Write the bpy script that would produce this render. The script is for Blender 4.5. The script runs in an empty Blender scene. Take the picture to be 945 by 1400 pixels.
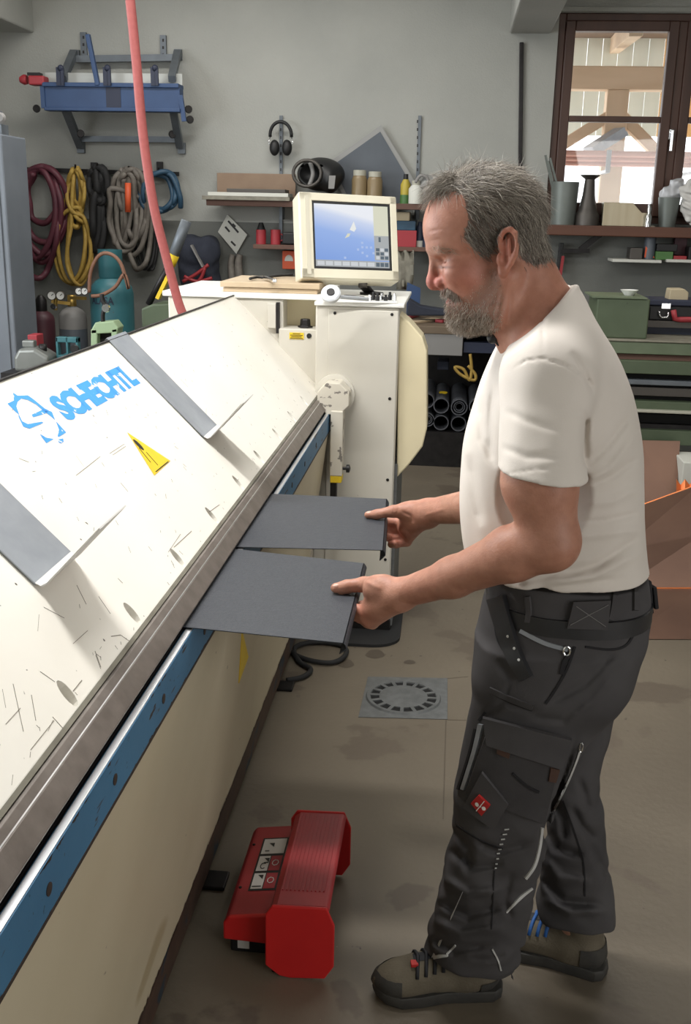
import bpy, bmesh, random, time
import numpy as np
from math import *
from mathutils import Vector, Matrix, Euler
from mathutils.bvhtree import BVHTree
T0 = time.time()
random.seed(7)
RNG = np.random.default_rng(11)
SC = bpy.context.scene
COL = SC.collection

# ------------------------------------------------------------------ camera
F = 1400.0; TH = radians(16.3); AZ = radians(-5.5); RO = radians(1.24); H = 1.68
fw = np.array([sin(AZ)*cos(TH), cos(AZ)*cos(TH), -sin(TH)])
R0 = np.array([cos(AZ), -sin(AZ), 0]); U0 = np.cross(R0, fw)
CR = R0*cos(RO)+U0*sin(RO); CU = U0*cos(RO)-R0*sin(RO)
C0 = np.array([0, 0, H])
cam_d = bpy.data.cameras.new('camera'); cam = bpy.data.objects.new('camera', cam_d); COL.objects.link(cam)
cam.matrix_world = Matrix(((CR[0], CU[0], -fw[0], 0), (CR[1], CU[1], -fw[1], 0), (CR[2], CU[2], -fw[2], H), (0, 0, 0, 1)))
cam_d.sensor_fit = 'HORIZONTAL'; cam_d.sensor_width = 36.0; cam_d.lens = 36.0*F/945.0
cam_d.clip_start = 0.05; cam_d.clip_end = 200
SC.camera = cam
# ------------------------------------------------------------------ world, lights, exposure
W = bpy.data.worlds.new('world'); SC.world = W; W.use_nodes = True
W.node_tree.nodes['Background'].inputs[0].default_value = (0.93, 0.97, 1.0, 1)
W.node_tree.nodes['Background'].inputs[1].default_value = 3.0
SC.view_settings.view_transform = 'Standard'; SC.view_settings.look = 'None'
SC.view_settings.exposure = 0.0; SC.view_settings.gamma = 1.0; SC.view_settings.use_curve_mapping = False

def area(name, loc, target, sx, sy, power, color=(1, 1, 1)):
    d = bpy.data.lights.new(name, 'AREA'); d.shape = 'RECTANGLE'; d.size = sx; d.size_y = sy; d.energy = power; d.color = color
    o = bpy.data.objects.new(name, d); COL.objects.link(o); o.location = loc
    v = Vector(target)-Vector(loc); o.rotation_euler = v.to_track_quat('-Z', 'Y').to_euler()
    return o
# roof light strip above the folding machine
area('roof_light', (-1.05, 2.3, 3.42), (-0.85, 2.3, 1.0), 0.22, 3.2, 158, (1.0, 0.99, 0.97))
# unseen light added above the operator's side to brighten the cover
area('cover_fill_light', (0.0, 3.3, 3.40), (-0.4, 3.2, 1.0), 0.35, 2.4, 36, (1.0, 0.98, 0.95))
# big daylight window in the left wall
area('left_daylight', (-3.9, 3.0, 2.1), (0.5, 2.6, 1.0), 3.4, 1.8, 90, (0.93, 0.97, 1.0))
# fill light added from the right, behind the camera
area('side_fill_light', (2.4, -0.9, 1.7), (-0.4, 2.2, 0.9), 3.2, 2.2, 80, (1.0, 0.98, 0.95))
# unseen lights added under the ceiling to brighten the back
area('ceiling_fill_light', (1.2, 5.4, 3.40), (1.2, 5.2, 0), 2.4, 0.3, 26, (1.0, 0.96, 0.88))
area('ceiling_fill_light', (-1.5, 6.2, 3.40), (-1.5, 6.4, 0), 2.4, 0.4, 44, (1.0, 0.97, 0.92))

# ------------------------------------------------------------------ pixel helpers (photo pixel + a real plane -> world point)
def ray(x, y): return fw+CR*((x-472.5)/F)+CU*((700-y)/F)
def PY(x, y, Y): d = ray(x, y); return C0+d*(Y/d[1])
def PZ(x, y, Z): d = ray(x, y); return C0+d*((Z-H)/d[2])
def PX(x, y, X): d = ray(x, y); return C0+d*(X/d[0])
def mpp(Y, z=1.2): return float((np.array([0.1, Y, z])-C0)@fw)/F

# ------------------------------------------------------------------ materials
MATS = {}
def mat(name, col, rough=0.6, metal=0.0, col2=None, nscale=8.0, namt=0.5, bump=0.0, bscale=60.0, stretch=None, spots=None, emit=None, estr=1.0, spec=0.5, vcol=False, detail=4.0, trans=0.0, coat=0.0):
    """procedural principled material: base colour mixed with a second colour by noise, optional chips/spots, bump"""
    m = bpy.data.materials.new(name); m.use_nodes = True; MATS[name] = m
    nt = m.node_tree; N = nt.nodes; L = nt.links; b = N['Principled BSDF']
    b.inputs['Roughness'].default_value = rough; b.inputs['Metallic'].default_value = metal
    b.inputs['Specular IOR Level'].default_value = spec
    if coat: b.inputs['Coat Weight'].default_value = coat
    tc = N.new('ShaderNodeTexCoord'); vec = tc.outputs['Object']
    if stretch:
        mp = N.new('ShaderNodeMapping'); mp.inputs['Scale'].default_value = stretch[:3]
        if len(stretch) > 3: mp.inputs['Rotation'].default_value = stretch[3:6]
        L.new(vec, mp.inputs[0]); vec2 = mp.outputs[0]
    else: vec2 = vec
    c4 = (*col, 1)
    b.inputs['Base Color'].default_value = c4
    out = None
    if vcol:
        a = N.new('ShaderNodeVertexColor'); a.layer_name = 'Col'; out = a.outputs['Color']
    if col2 is not None:
        n = N.new('ShaderNodeTexNoise'); n.inputs['Scale'].default_value = nscale; n.inputs['Detail'].default_value = detail
        L.new(vec2, n.inputs['Vector'])
        r = N.new('ShaderNodeValToRGB'); r.color_ramp.elements[0].position = 0.5-0.5*namt+0.0; r.color_ramp.elements[1].position = min(1, 0.5+0.3*namt)
        L.new(n.outputs['Fac'], r.inputs[0])
        x = N.new('ShaderNodeMixRGB'); L.new(r.outputs[0], x.inputs[0])
        x.inputs[1].default_value = c4; x.inputs[2].default_value = (*col2, 1)
        if vcol:
            x.blend_type = 'MULTIPLY'; L.new(out, x.inputs[1])
        out = x.outputs[0]
    for sp in (spots or []):
        # sp = (scale, threshold, colour, stretch or None)
        n = N.new('ShaderNodeTexNoise'); n.inputs['Scale'].default_value = sp[0]; n.inputs['Detail'].default_value = sp[4] if len(sp) > 4 else 3
        if sp[3]:
            mp = N.new('ShaderNodeMapping'); mp.inputs['Scale'].default_value = sp[3][:3]
            if len(sp[3]) > 3: mp.inputs['Rotation'].default_value = sp[3][3:6]
            L.new(tc.outputs['Object'], mp.inputs[0]); L.new(mp.outputs[0], n.inputs['Vector'])
        else: L.new(tc.outputs['Object'], n.inputs['Vector'])
        r = N.new('ShaderNodeValToRGB'); r.color_ramp.elements[0].position = sp[1]; r.color_ramp.elements[1].position = min(1, sp[1]+0.03)
        L.new(n.outputs['Fac'], r.inputs[0])
        x = N.new('ShaderNodeMixRGB'); L.new(r.outputs[0], x.inputs[0])
        if out is not None: L.new(out, x.inputs[1])
        else: x.inputs[1].default_value = c4
        x.inputs[2].default_value = (*sp[2], 1); out = x.outputs[0]
    if out is not None: L.new(out, b.inputs['Base Color'])
    if bump:
        n = N.new('ShaderNodeTexNoise'); n.inputs['Scale'].default_value = bscale; n.inputs['Detail'].default_value = 5
        L.new(vec2, n.inputs['Vector'])
        bp = N.new('ShaderNodeBump'); bp.inputs['Strength'].default_value = bump; bp.inputs['Distance'].default_value = 0.01
        L.new(n.outputs['Fac'], bp.inputs['Height']); L.new(bp.outputs[0], b.inputs['Normal'])
    if emit is not None:
        b.inputs['Emission Color'].default_value = (*emit, 1); b.inputs['Emission Strength'].default_value = estr
    if trans:
        b.inputs['Transmission Weight'].default_value = trans
    return m
def srgb(r, g, b):
    f = lambda c: (c/255/12.92) if c/255 <= 0.04045 else ((c/255+0.055)/1.055)**2.4
    return (f(r), f(g), f(b))

# ------------------------------------------------------------------ mesh builder
class MB:
    def __init__(s): s.v = []; s.f = []; s.m = []; s.cur = 0
    def add(s, vs, fs):
        o = len(s.v); s.v += [tuple(map(float, p)) for p in vs]; s.f += [tuple(i+o for i in f) for f in fs]; s.m += [s.cur]*len(fs); return s
    def box(s, lo, hi, rot=None, piv=None):
        (a, b, c), (d, e, f) = lo, hi
        vs = [(a, b, c), (d, b, c), (d, e, c), (a, e, c), (a, b, f), (d, b, f), (d, e, f), (a, e, f)]
        if rot is not None:
            M = Euler(rot).to_matrix(); pv = Vector(piv) if piv is not None else (Vector(lo)+Vector(hi))/2
            vs = [M@(Vector(v)-pv)+pv for v in vs]
        return s.add(vs, [(0, 3, 2, 1), (4, 5, 6, 7), (0, 1, 5, 4), (1, 2, 6, 5), (2, 3, 7, 6), (3, 0, 4, 7)])
    def obox(s, c, ax, ay, az, hx, hy, hz):
        c, ax, ay, az = map(np.array, (c, ax, ay, az)); vs = []
        for k in (-1, 1):
            for (i, j) in ((-1, -1), (1, -1), (1, 1), (-1, 1)): vs.append(c+ax*hx*i+ay*hy*j+az*hz*k)
        return s.add(vs, [(0, 3, 2, 1), (4, 5, 6, 7), (0, 1, 5, 4), (1, 2, 6, 5), (2, 3, 7, 6), (3, 0, 4, 7)])
    def prism(s, poly, o, u, v, n):
        """2D polygon (a,b) -> o+u*a+v*b, extruded by vector n"""
        o, u, v, n = (np.array(q, float) for q in (o, u, v, n)); k = len(poly)
        vs = [o+u*a+v*b for a, b in poly]; vs += [p+n for p in vs]
        fs = [tuple(range(k))[::-1], tuple(range(k, 2*k))]+[(i, (i+1) % k, k+(i+1) % k, k+i) for i in range(k)]
        return s.add(vs, fs)
    def bar(s, a, b, w, h, up=(0, 0, 1)):
        a, b, up = (np.array(q, float) for q in (a, b, up)); d = b-a; L = np.linalg.norm(d); d = d/L
        x = np.cross(d, up); x /= np.linalg.norm(x)+1e-12; y = np.cross(x, d)
        return s.obox((a+b)/2, x, d, y, w/2, L/2, h/2)
    def tube(s, pts, r, n=8, closed=False, cap=True):
        P = np.array(pts, float); k = len(P)
        rs = np.full(k, r) if np.isscalar(r) else np.array(r, float)
        T = np.zeros_like(P)
        if closed: T = np.roll(P, -1, 0)-np.roll(P, 1, 0)
        else: T[1:-1] = P[2:]-P[:-2]; T[0] = P[1]-P[0]; T[-1] = P[-1]-P[-2]
        T /= np.linalg.norm(T, axis=1)[:, None]+1e-12
        u = np.cross(T[0], (0, 0, 1)) if abs(T[0][2]) < 0.9 else np.cross(T[0], (1, 0, 0)); u /= np.linalg.norm(u)
        vs = []; an = np.arange(n)*2*pi/n
        for i in range(k):
            u = u-T[i]*(u@T[i]); u /= np.linalg.norm(u)+1e-12; w = np.cross(T[i], u)
            vs += [P[i]+rs[i]*(cos(a)*u+sin(a)*w) for a in an]
        fs = []
        for i in range(k if closed else k-1):
            j = (i+1) % k
            for q in range(n): fs.append((i*n+q, i*n+(q+1) % n, j*n+(q+1) % n, j*n+q))
        if cap and not closed: fs += [tuple(range(n))[::-1], tuple((k-1)*n+q for q in range(n))]
        return s.add(vs, fs)
    def cyl(s, a, b, r, r2=None, n=20):
        return s.tube([a, b], [r, r if r2 is None else r2], n)
    def lathe(s, prof, o, ax=(0, 0, 1), n=24, cap=True):
        """prof: (r, h) list along axis"""
        o, ax = np.array(o, float), np.array(ax, float); ax /= np.linalg.norm(ax)
        u = np.cross(ax, (0, 1, 0)) if abs(ax[1]) < 0.9 else np.cross(ax, (1, 0, 0)); u /= np.linalg.norm(u); w = np.cross(ax, u)
        vs = []; k = len(prof)
        for r, h in prof: vs += [o+ax*h+r*(cos(2*pi*q/n)*u+sin(2*pi*q/n)*w) for q in range(n)]
        fs = [(i*n+q, i*n+(q+1) % n, (i+1)*n+(q+1) % n, (i+1)*n+q) for i in range(k-1) for q in range(n)]
        if cap: fs += [tuple(range(n))[::-1], tuple((k-1)*n+q for q in range(n))]
        return s.add(vs, fs)
    def sphere(s, c, r, n=12, m=8, sc=(1, 1, 1)):
        c = np.array(c, float); prof = []
        vs = []
        for i in range(m+1):
            a = -pi/2+pi*i/m; a = max(-pi/2+1e-3, min(pi/2-1e-3, a))
            vs += [c+np.array(sc)*r*np.array([cos(a)*cos(2*pi*q/n), cos(a)*sin(2*pi*q/n), sin(a)]) for q in range(n)]
        fs = [(i*n+q, i*n+(q+1) % n, (i+1)*n+(q+1) % n, (i+1)*n+q) for i in range(m) for q in range(n)]
        return s.add(vs, fs)
    def grid(s, G, th=None):
        """G: rows of points; optional thickness vector"""
        r, c = len(G), len(G[0]); vs = [p for row in G for p in row]
        fs = [(i*c+j, i*c+j+1, (i+1)*c+j+1, (i+1)*c+j) for i in range(r-1) for j in range(c-1)]
        if th is not None:
            th = np.array(th); k = r*c; vs = list(vs)+[np.array(p)-th for p in vs]
            fs += [tuple(k+q for q in f[::-1]) for f in fs]
            bd = [j for j in range(c)]+[i*c+c-1 for i in range(1, r)]+[(r-1)*c+j for j in range(c-2, -1, -1)]+[i*c for i in range(r-2, 0, -1)]
            fs += [(bd[i], k+bd[i], k+bd[(i+1) % len(bd)], bd[(i+1) % len(bd)]) for i in range(len(bd))]
        return s.add(vs, fs)
    def build(s, name, m, parent=None, bevel=0.0, seg=2, smooth=False, sub=0, loc=None, auto=None):
        me = bpy.data.meshes.new(name)
        org = np.array(parent['_org']) if parent is not None else np.array(loc if loc is not None else s.base())
        me.from_pydata([tuple(np.array(v)-org) for v in s.v], [], s.f)
        bm = bmesh.new(); bm.from_mesh(me); bmesh.ops.recalc_face_normals(bm, faces=bm.faces); bm.to_mesh(me); bm.free()
        ms = m if isinstance(m, (list, tuple)) else [m]
        for q in ms: me.materials.append(MATS[q] if isinstance(q, str) else q)
        if len(ms) > 1: me.polygons.foreach_set('material_index', s.m)
        o = bpy.data.objects.new(name, me); COL.objects.link(o)
        if parent is not None: o.parent = parent; o['_org'] = list(org)
        else: o.location = org; o['_org'] = list(org)
        if smooth: me.polygons.foreach_set('use_smooth', [True]*len(me.polygons))
        if auto: 
            me.polygons.foreach_set('use_smooth', [True]*len(me.polygons)); me.set_sharp_from_angle(angle=radians(auto))
        if bevel:
            b = o.modifiers.new('bevel', 'BEVEL'); b.width = bevel; b.segments = seg; b.limit_method = 'ANGLE'; b.angle_limit = radians(35)
        if sub:
            b = o.modifiers.new('sub', 'SUBSURF'); b.levels = sub; b.render_levels = sub
        return o
    def base(s):
        V = np.array(s.v); return ((V[:, 0].min()+V[:, 0].max())/2, (V[:, 1].min()+V[:, 1].max())/2, V[:, 2].min())

def thing(name, label, cat, loc, group=None):
    o = bpy.data.objects.new(name, None); COL.objects.link(o); o.location = tuple(map(float, loc)); o['_org'] = list(map(float, loc))
    o.empty_display_size = 0.05
    o['label'] = label; o['category'] = cat
    if group: o['group'] = group
    return o
def tag(o, label, cat, group=None):
    o['label'] = label; o['category'] = cat
    if group: o['group'] = group
    return o
def struct(o): o['kind'] = 'structure'; return o
def copy_part(o, parent, delta):
    c = o.copy(); COL.objects.link(c); c.parent = parent; c.location = Vector(o.location)+Vector(delta); return c
def text_mesh(txt, size=1.0, offset=0.0, shear=0.0, space=1.0):
    cu = bpy.data.curves.new('t', 'FONT'); cu.body = txt; cu.size = size; cu.offset = offset; cu.shear = shear; cu.space_character = space; cu.resolution_u = 3
    ob = bpy.data.objects.new('t', cu); COL.objects.link(ob)
    dg = bpy.context.evaluated_depsgraph_get(); me = bpy.data.meshes.new_from_object(ob.evaluated_get(dg))
    V = np.array([v.co[:2] for v in me.vertices]); Fs = [tuple(p.vertices) for p in me.polygons]
    bpy.data.objects.remove(ob); bpy.data.curves.remove(cu); bpy.data.meshes.remove(me)
    return V, Fs
def put_text(mb, txt, o, u, v, n, size=None, offset=0.0, shear=0.0, space=1.0):
    """text fitted in the box o + u*[0..1] + v*[0..1], raised by n"""
    V, Fs = text_mesh(txt, 1.0, offset, shear, space); lo = V.min(0); hi = V.max(0); Q = (V-lo)/(hi-lo)
    o, u, v, n = (np.array(q, float) for q in (o, u, v, n))
    mb.add([o+u*a+v*b+n for a, b in Q], Fs)
# ------------------------------------------------------------------ material library
mat('plaster', srgb(176, 176, 170), 0.9, 0, srgb(160, 161, 156), 1.6, 0.7, 0.25, 90)
mat('grey_wainscot', srgb(118, 119, 114), 0.75, 0, srgb(104, 106, 102), 2.5, 0.7, 0.2, 70)
mat('concrete', srgb(130, 120, 104), 0.5, 0, srgb(90, 81, 69), 1.1, 0.9, 0.15, 40, spots=[(3.5, 0.60, srgb(96, 86, 74), None, 8), (26, 0.745, srgb(60, 52, 45), None, 2), (60, 0.80, srgb(170, 162, 144), None, 2)], detail=10)
mat('stain', srgb(86, 77, 66), 0.4)
mat('window_brown', srgb(84, 56, 44), 0.45, 0, srgb(68, 44, 35), 9, 0.6, 0.08, 60, stretch=(1, 1, 0.12))
mat('sill_brown', srgb(104, 66, 48), 0.5, 0, srgb(84, 52, 39), 9, 0.6, 0.08, 60, stretch=(0.12, 1, 1))
mat('cream_paint', srgb(240, 237, 229), 0.42, 0, srgb(233, 228, 217), 3, 0.8, 0.03, 50, spots=[(70, 0.79, srgb(74, 66, 56), None, 1)])
mat('scratch', srgb(124, 116, 104), 0.7)
mat('cream_plain', srgb(210, 206, 196), 0.45, 0, srgb(200, 195, 183), 3, 0.8, 0.02, 50, spots=[(48, 0.80, srgb(90, 82, 70), None, 1)])
mat('cream_yellowed', srgb(228, 216, 180), 0.45, 0, srgb(216, 204, 172), 4, 0.7)
mat('body_cream', srgb(208, 197, 172), 0.5, 0, srgb(194, 182, 155), 2.5, 0.7, 0.02, 40, spots=[(3.2, 0.64, srgb(178, 163, 132), (1, 0.5, 1), 2), (40, 0.79, srgb(84, 72, 58), None, 1)])
mat('chipped_cream', srgb(214, 208, 194), 0.5, 0, srgb(204, 197, 182), 3, 0.7, spots=[(28, 0.60, srgb(126, 120, 112), None, 4)])
mat('rusty_steel', srgb(62, 52, 46), 0.6, 0.3, srgb(88, 66, 54), 14, 0.7, 0.15, 60, spots=[(9, 0.62, srgb(40, 58, 70), (1, 1, 1), 3)])
mat('dirty_edge', srgb(150, 146, 132), 0.6, 0.1, srgb(118, 114, 102), 20, 0.7)
mat('nose_steel', srgb(136, 128, 121), 0.45, 0.35, srgb(104, 96, 90), 26, 0.8, 0.06, 90)
mat('dark_steel', srgb(52, 50, 50), 0.45, 0.6, srgb(38, 36, 36), 20, 0.6)
mat('bright_steel', srgb(232, 234, 236), 0.32, 0.9)
mat('galvanised', srgb(160, 164, 170), 0.5, 0.35, srgb(142, 147, 154), 18, 0.7, 0.02, 30)
mat('steel_blue', srgb(72, 122, 158), 0.5, 0, srgb(62, 108, 142), 5, 0.6, 0.04, 40, spots=[(34, 0.635, srgb(58, 52, 50), (1, 0.3, 1.6), 4), (90, 0.70, srgb(52, 84, 104), None, 2)])
mat('blue_wear', srgb(58, 50, 46), 0.6, 0.3, srgb(76, 64, 58), 20, 0.6)
mat('logo_blue', srgb(64, 150, 226), 0.5, 0, None, spots=[(60, 0.66, srgb(226, 221, 207), None, 4)])
mat('sticker_yellow', srgb(236, 204, 38), 0.5, 0, srgb(226, 192, 40), 20, 0.5)
mat('black', srgb(24, 24, 25), 0.5)
mat('black_rubber', srgb(30, 30, 31), 0.75)
mat('near_black', srgb(14, 14, 15), 0.8)
mat('white_paint', srgb(232, 231, 226), 0.45)
mat('monitor_shell', srgb(216, 210, 190), 0.45, 0, srgb(206, 199, 178), 4, 0.5)
mat('monitor_strip', srgb(196, 190, 172), 0.5)
mat('red_plastic', srgb(208, 38, 36), 0.42, 0, srgb(192, 32, 34), 6, 0.6, spots=[(40, 0.76, srgb(110, 30, 30), None, 2)])
mat('red_top', srgb(172, 50, 54), 0.5, 0, srgb(150, 46, 50), 8, 0.7)
mat('label_white', srgb(206, 204, 200), 0.5)
mat('label_red', srgb(150, 44, 50), 0.5)
mat('sheet_anthracite', srgb(64, 67, 73), 0.5, 0.1, srgb(50, 53, 59), 120, 0.9, 0.25, 420, stretch=(0.35, 1, 1), spec=0.4)
mat('chrome', srgb(220, 222, 224), 0.18, 1.0)
mat('iron_grate', srgb(122, 124, 124), 0.55, 0.3, srgb(98, 100, 100), 30, 0.7, 0.1, 80)
mat('wood_pale', srgb(206, 186, 158), 0.6, 0, srgb(188, 166, 136), 10, 0.6, 0.05, 40, stretch=(0.2, 1, 1))

mat('tool_chrome', srgb(214, 217, 221), 0.3, 0.35)
# ------------------------------------------------------------------ room shell
YW = 7.8
SILL_Z = float(PY(850, 309, YW)[2])
wl, wr, wt, wb = float(PY(762, 150, YW)[0])-0.03, 2.62, float(PY(770, 17, YW)[2]), SILL_Z+0.02
flo = struct(MB().box((-4.2, -1.2, -0.2), (4.6, YW+0.3, 0)).build('floor', 'concrete'))
for x, y, rx, ry in ((473, 907, 11, 6), (513, 894, 13, 6), (560, 905, 8, 3)):
    m = MB(); c = [PZ(x+rx*cos(a)*(1+0.15*sin(3*a)), y+ry*sin(a), 0.0008) for a in np.linspace(0, 2*pi, 17)[:-1]]; m.add(c, [tuple(range(16))]); m.build('stain', 'stain', flo)
for a, b_ in (((610, 985), (606, 1120)), ((607, 928), (640, 925)), ((612, 984), (650, 985))):
    m = MB(); m.bar(PZ(*a, 0.0004), PZ(*b_, 0.0004), 0.003, 0.0008); m.build('joint_line', 'stain', flo)
w = MB()
def wall_piece(mb, x0, x1, z0, z1): mb.box((x0, YW, z0), (x1, YW+0.3, z1))
PAINT_Z = float(PY(300, 303, YW)[2])
w.cur = 0
wall_piece(w, -4.2, wl, PAINT_Z, 3.5); wall_piece(w, wl, wr, wt, 3.5); wall_piece(w, wr, 4.6, PAINT_Z, 3.5)
w.cur = 1
wall_piece(w, -4.2, wl, 0, PAINT_Z); wall_piece(w, wl, wr, 0, wb); wall_piece(w, wr, 4.6, 0, PAINT_Z)
struct(w.build('wall_back', ['plaster', 'grey_wainscot']))
# left wall with its big daylight opening, out of frame
w = MB()
w.box((-4.2, -1.2, 0), (-4.0, YW, 0.9)).box((-4.2, -1.2, 3.2), (-4.0, YW, 3.5)).box((-4.2, -1.2, 0.9), (-4.0, 0.8, 3.2)).box((-4.2, 5.2, 0.9), (-4.0, YW, 3.2))
struct(w.build('wall_left', 'plaster'))
struct(MB().box((-4.2, -1.4, 0), (4.6, -1.2, 3.5)).build('wall_front', 'plaster'))
struct(MB().box((4.6, -1.4, 0), (4.8, YW+0.3, 3.5)).build('wall_right', 'plaster'))
struct(MB().box((-4.2, -1.2, 3.5), (4.6, YW+0.3, 3.7)).build('ceiling', 'plaster'))
# two ceiling beams whose ends show at the top of the frame
for nm, x0, x1, z in (('trim_1', -3.75, float(PY(47, 45, YW)[0]), float(PY(45, 45, YW)[2])), ('trim_2', float(PY(697, 42, YW)[0]), float(PY(753, 46, YW)[0]), float(PY(725, 46, YW)[2]))):
    struct(MB().box((x0, 1.0, z), (x1, YW, 3.5)).build(nm, 'plaster', bevel=0.012))
# window head trim strip
z = float(PY(860, 14, YW)[2])
struct(MB().box((wl-0.15, YW-0.02, z-0.012), (wr+0.1, YW, z+0.02)).build('trim_3', 'plaster', bevel=0.004))
# window: fixed frame, sashes with glazing bar, panes, handle
win = struct(thing('window_1', '', '', (wl, YW, wb))); del win['label']; del win['category']
fy0, fy1 = YW+0.02, YW+0.12
sash_w = float(PY(916, 150, YW)[0])
f = MB()
f.box((wl, fy0, wb), (wl+0.05, fy1, wt)).box((wl+0.05, fy0, wt-0.05), (wr-0.05, fy1, wt)).box((wl+0.05, fy0, wb), (wr-0.05, fy1, wb+0.05)).box((wr-0.05, fy0, wb), (wr, fy1, wt))
f.build('frame', 'window_brown', win, bevel=0.006)
xm = float(PY(925, 140, YW)[0])
f = MB().box((xm-0.03, fy0-0.01, wb+0.05), (xm+0.03, fy1, wt-0.05)); f.build('mullion', 'window_brown', win, bevel=0.006)
def sash(x0, x1):
    t = 0.066; y0, y1 = fy0-0.025, fy0+0.05
    zb = float(PY(850, 163, YW)[2])
    b0, b1, z0, z1 = x0+t, x1-t, wb+0.05+t+0.02, wt-0.05-t
    s = MB().box((x0, y0, wb+0.05), (b0, y1, wt-0.05)).box((b1, y0, wb+0.05), (x1, y1, wt-0.05)).box((b0, y0, wb+0.05), (b1, y1, z0)).box((b0, y0, z1), (b1, y1, wt-0.05))
    so = s.build('sash', 'window_brown', win, bevel=0.006)
    MB().box((b0, y0+0.005, zb-0.02), (b1, y1-0.005, zb+0.02)).build('glazing_bar', 'window_brown', so, bevel=0.005)
    for (p0, p1) in ((z0, zb-0.02), (zb+0.02, z1)):
        MB().box((b0, y0+0.03, p0), (b1, y0+0.036, p1)).build('pane', 'glass', so)
    # light seal strips around the panes
    return so
g = bpy.data.materials.new('glass'); g.use_nodes = True; MATS['glass'] = g
nt = g.node_tree; nt.nodes.remove(nt.nodes['Principled BSDF']); tr = nt.nodes.new('ShaderNodeBsdfTransparent'); gl = nt.nodes.new('ShaderNodeBsdfGlossy'); gl.inputs['Roughness'].default_value = 0.02
mx = nt.nodes.new('ShaderNodeMixShader'); mx.inputs[0].default_value = 0.06; nt.links.new(tr.outputs[0], mx.inputs[1]); nt.links.new(gl.outputs[0], mx.inputs[2]); nt.links.new(mx.outputs[0], nt.nodes['Material Output'].inputs[0])
s1 = sash(wl+0.05, xm-0.028); s2 = sash(xm+0.028, wr-0.05)
hp = PY(918, 184, YW-0.02)
hx = float(hp[0]); hz = float(PY(918, 187, YW)[2])
h = MB().box((hx-0.014, fy0-0.035, hz-0.02), (hx+0.014, fy0-0.02, hz+0.05)).cyl((hx, fy0-0.03, hz+0.03), (hx, fy0-0.075, hz+0.03), 0.01).box((hx-0.01, fy0-0.085, hz-0.10), (hx+0.01, fy0-0.065, hz+0.042))
h.build('handle', 'chrome', s1, bevel=0.004)
# window sill board
struct(MB().box((wl-0.08, YW-0.24, SILL_Z-0.07), (wr+0.1, YW+0.03, SILL_Z)).build('trim_4', 'sill_brown', bevel=0.006))
# ------------------------------------------------------------------ outside: timber shelter seen through the window
mat('timber', srgb(226, 200, 172), 0.75, 0, srgb(208, 180, 150), 7, 0.7, 0.1, 40, stretch=(0.15, 1, 1))
mat('timber_v', srgb(226, 200, 172), 0.75, 0, srgb(208, 180, 150), 7, 0.7, 0.1, 40, stretch=(1, 1, 0.15))
mat('board_dark', srgb(128, 104, 84), 0.8, 0, srgb(108, 86, 68), 7, 0.7, 0.1, 40, stretch=(1, 0.1, 1))
mat('board_orange', srgb(246, 208, 146), 0.75, 0, srgb(238, 188, 124), 9, 0.7, 0.05, 40, stretch=(1, 1, 0.1))
mat('board_grey', srgb(236, 236, 222), 0.8, 0, srgb(220, 222, 208), 9, 0.7, 0.05, 40, stretch=(1, 1, 0.1))
mat('copper_pipe', srgb(206, 152, 138), 0.45, 0.5)
mat('yard', srgb(225, 222, 214), 0.9)
struct(MB().box((-5, YW+0.35, -0.3), (12, 40, -0.05)).build('floor_yard', 'yard'))
YO = YW+2.6
shel = thing('timber_shelter', 'open timber shelter with braced post outside the window', 'shelter', (2.0, YO, -0.05))
def pz(x, y, Y=YO): return PY(x, y, Y)
zb0, zb1 = pz(845, 124)[2], pz(845, 92)[2]
MB().box((0.2, YO-0.09, zb0), (6, YO+0.09, zb1)).build('beam', 'timber', shel, bevel=0.01)
px_ = pz(842, 150)[0]
MB().box((px_-0.10, YO-0.09, -0.05), (px_+0.10, YO+0.09, zb0)).build('post', 'timber_v', shel, bevel=0.01)
for sx in (-1, 1):
    a = np.array([px_+sx*0.05, YO, pz(842, 158)[2]]); b = np.array([px_+sx*0.62, YO, pz(842, 236)[2]]) if sx > 0 else np.array([px_-0.75, YO, pz(842, 228)[2]])
    MB().bar(a, b, 0.10, 0.15, (0, 1, 0)).build('brace', 'timber', shel, bevel=0.008)
# roof: rafters running towards the house and the roof boards above them
zr = zb1
for k, xr in enumerate((0.45, 1.25, 2.05, 2.85, 3.65, 4.45)):
    MB().bar((xr, YW+0.5, zr+0.02), (xr+0.35, YO+1.6, zr+0.42), 0.10, 0.16).build('rafter', 'timber', shel, bevel=0.006)
for k in range(13):
    y0 = YW+0.5+k*0.29; za = zr+0.11+k*0.032
    MB().box((0.0, y0, za), (6, y0+0.284, za+0.02)).build('roof_board', 'board_dark', shel)
# boarded far wall of the shelter: orange boards right, greyed boards left
for k in range(26):
    x0 = 1.0+k*0.16; YF = YO+1.6
    z0 = PY(842, 186, YF)[2]; z1 = PY(842, 122, YF)[2]
    MB().box((x0, YF, z0), (x0+0.155, YF+0.022, z1+0.5)).build('wall_board', 'board_orange' if x0 > 2.05 else 'board_grey', shel)
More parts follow.
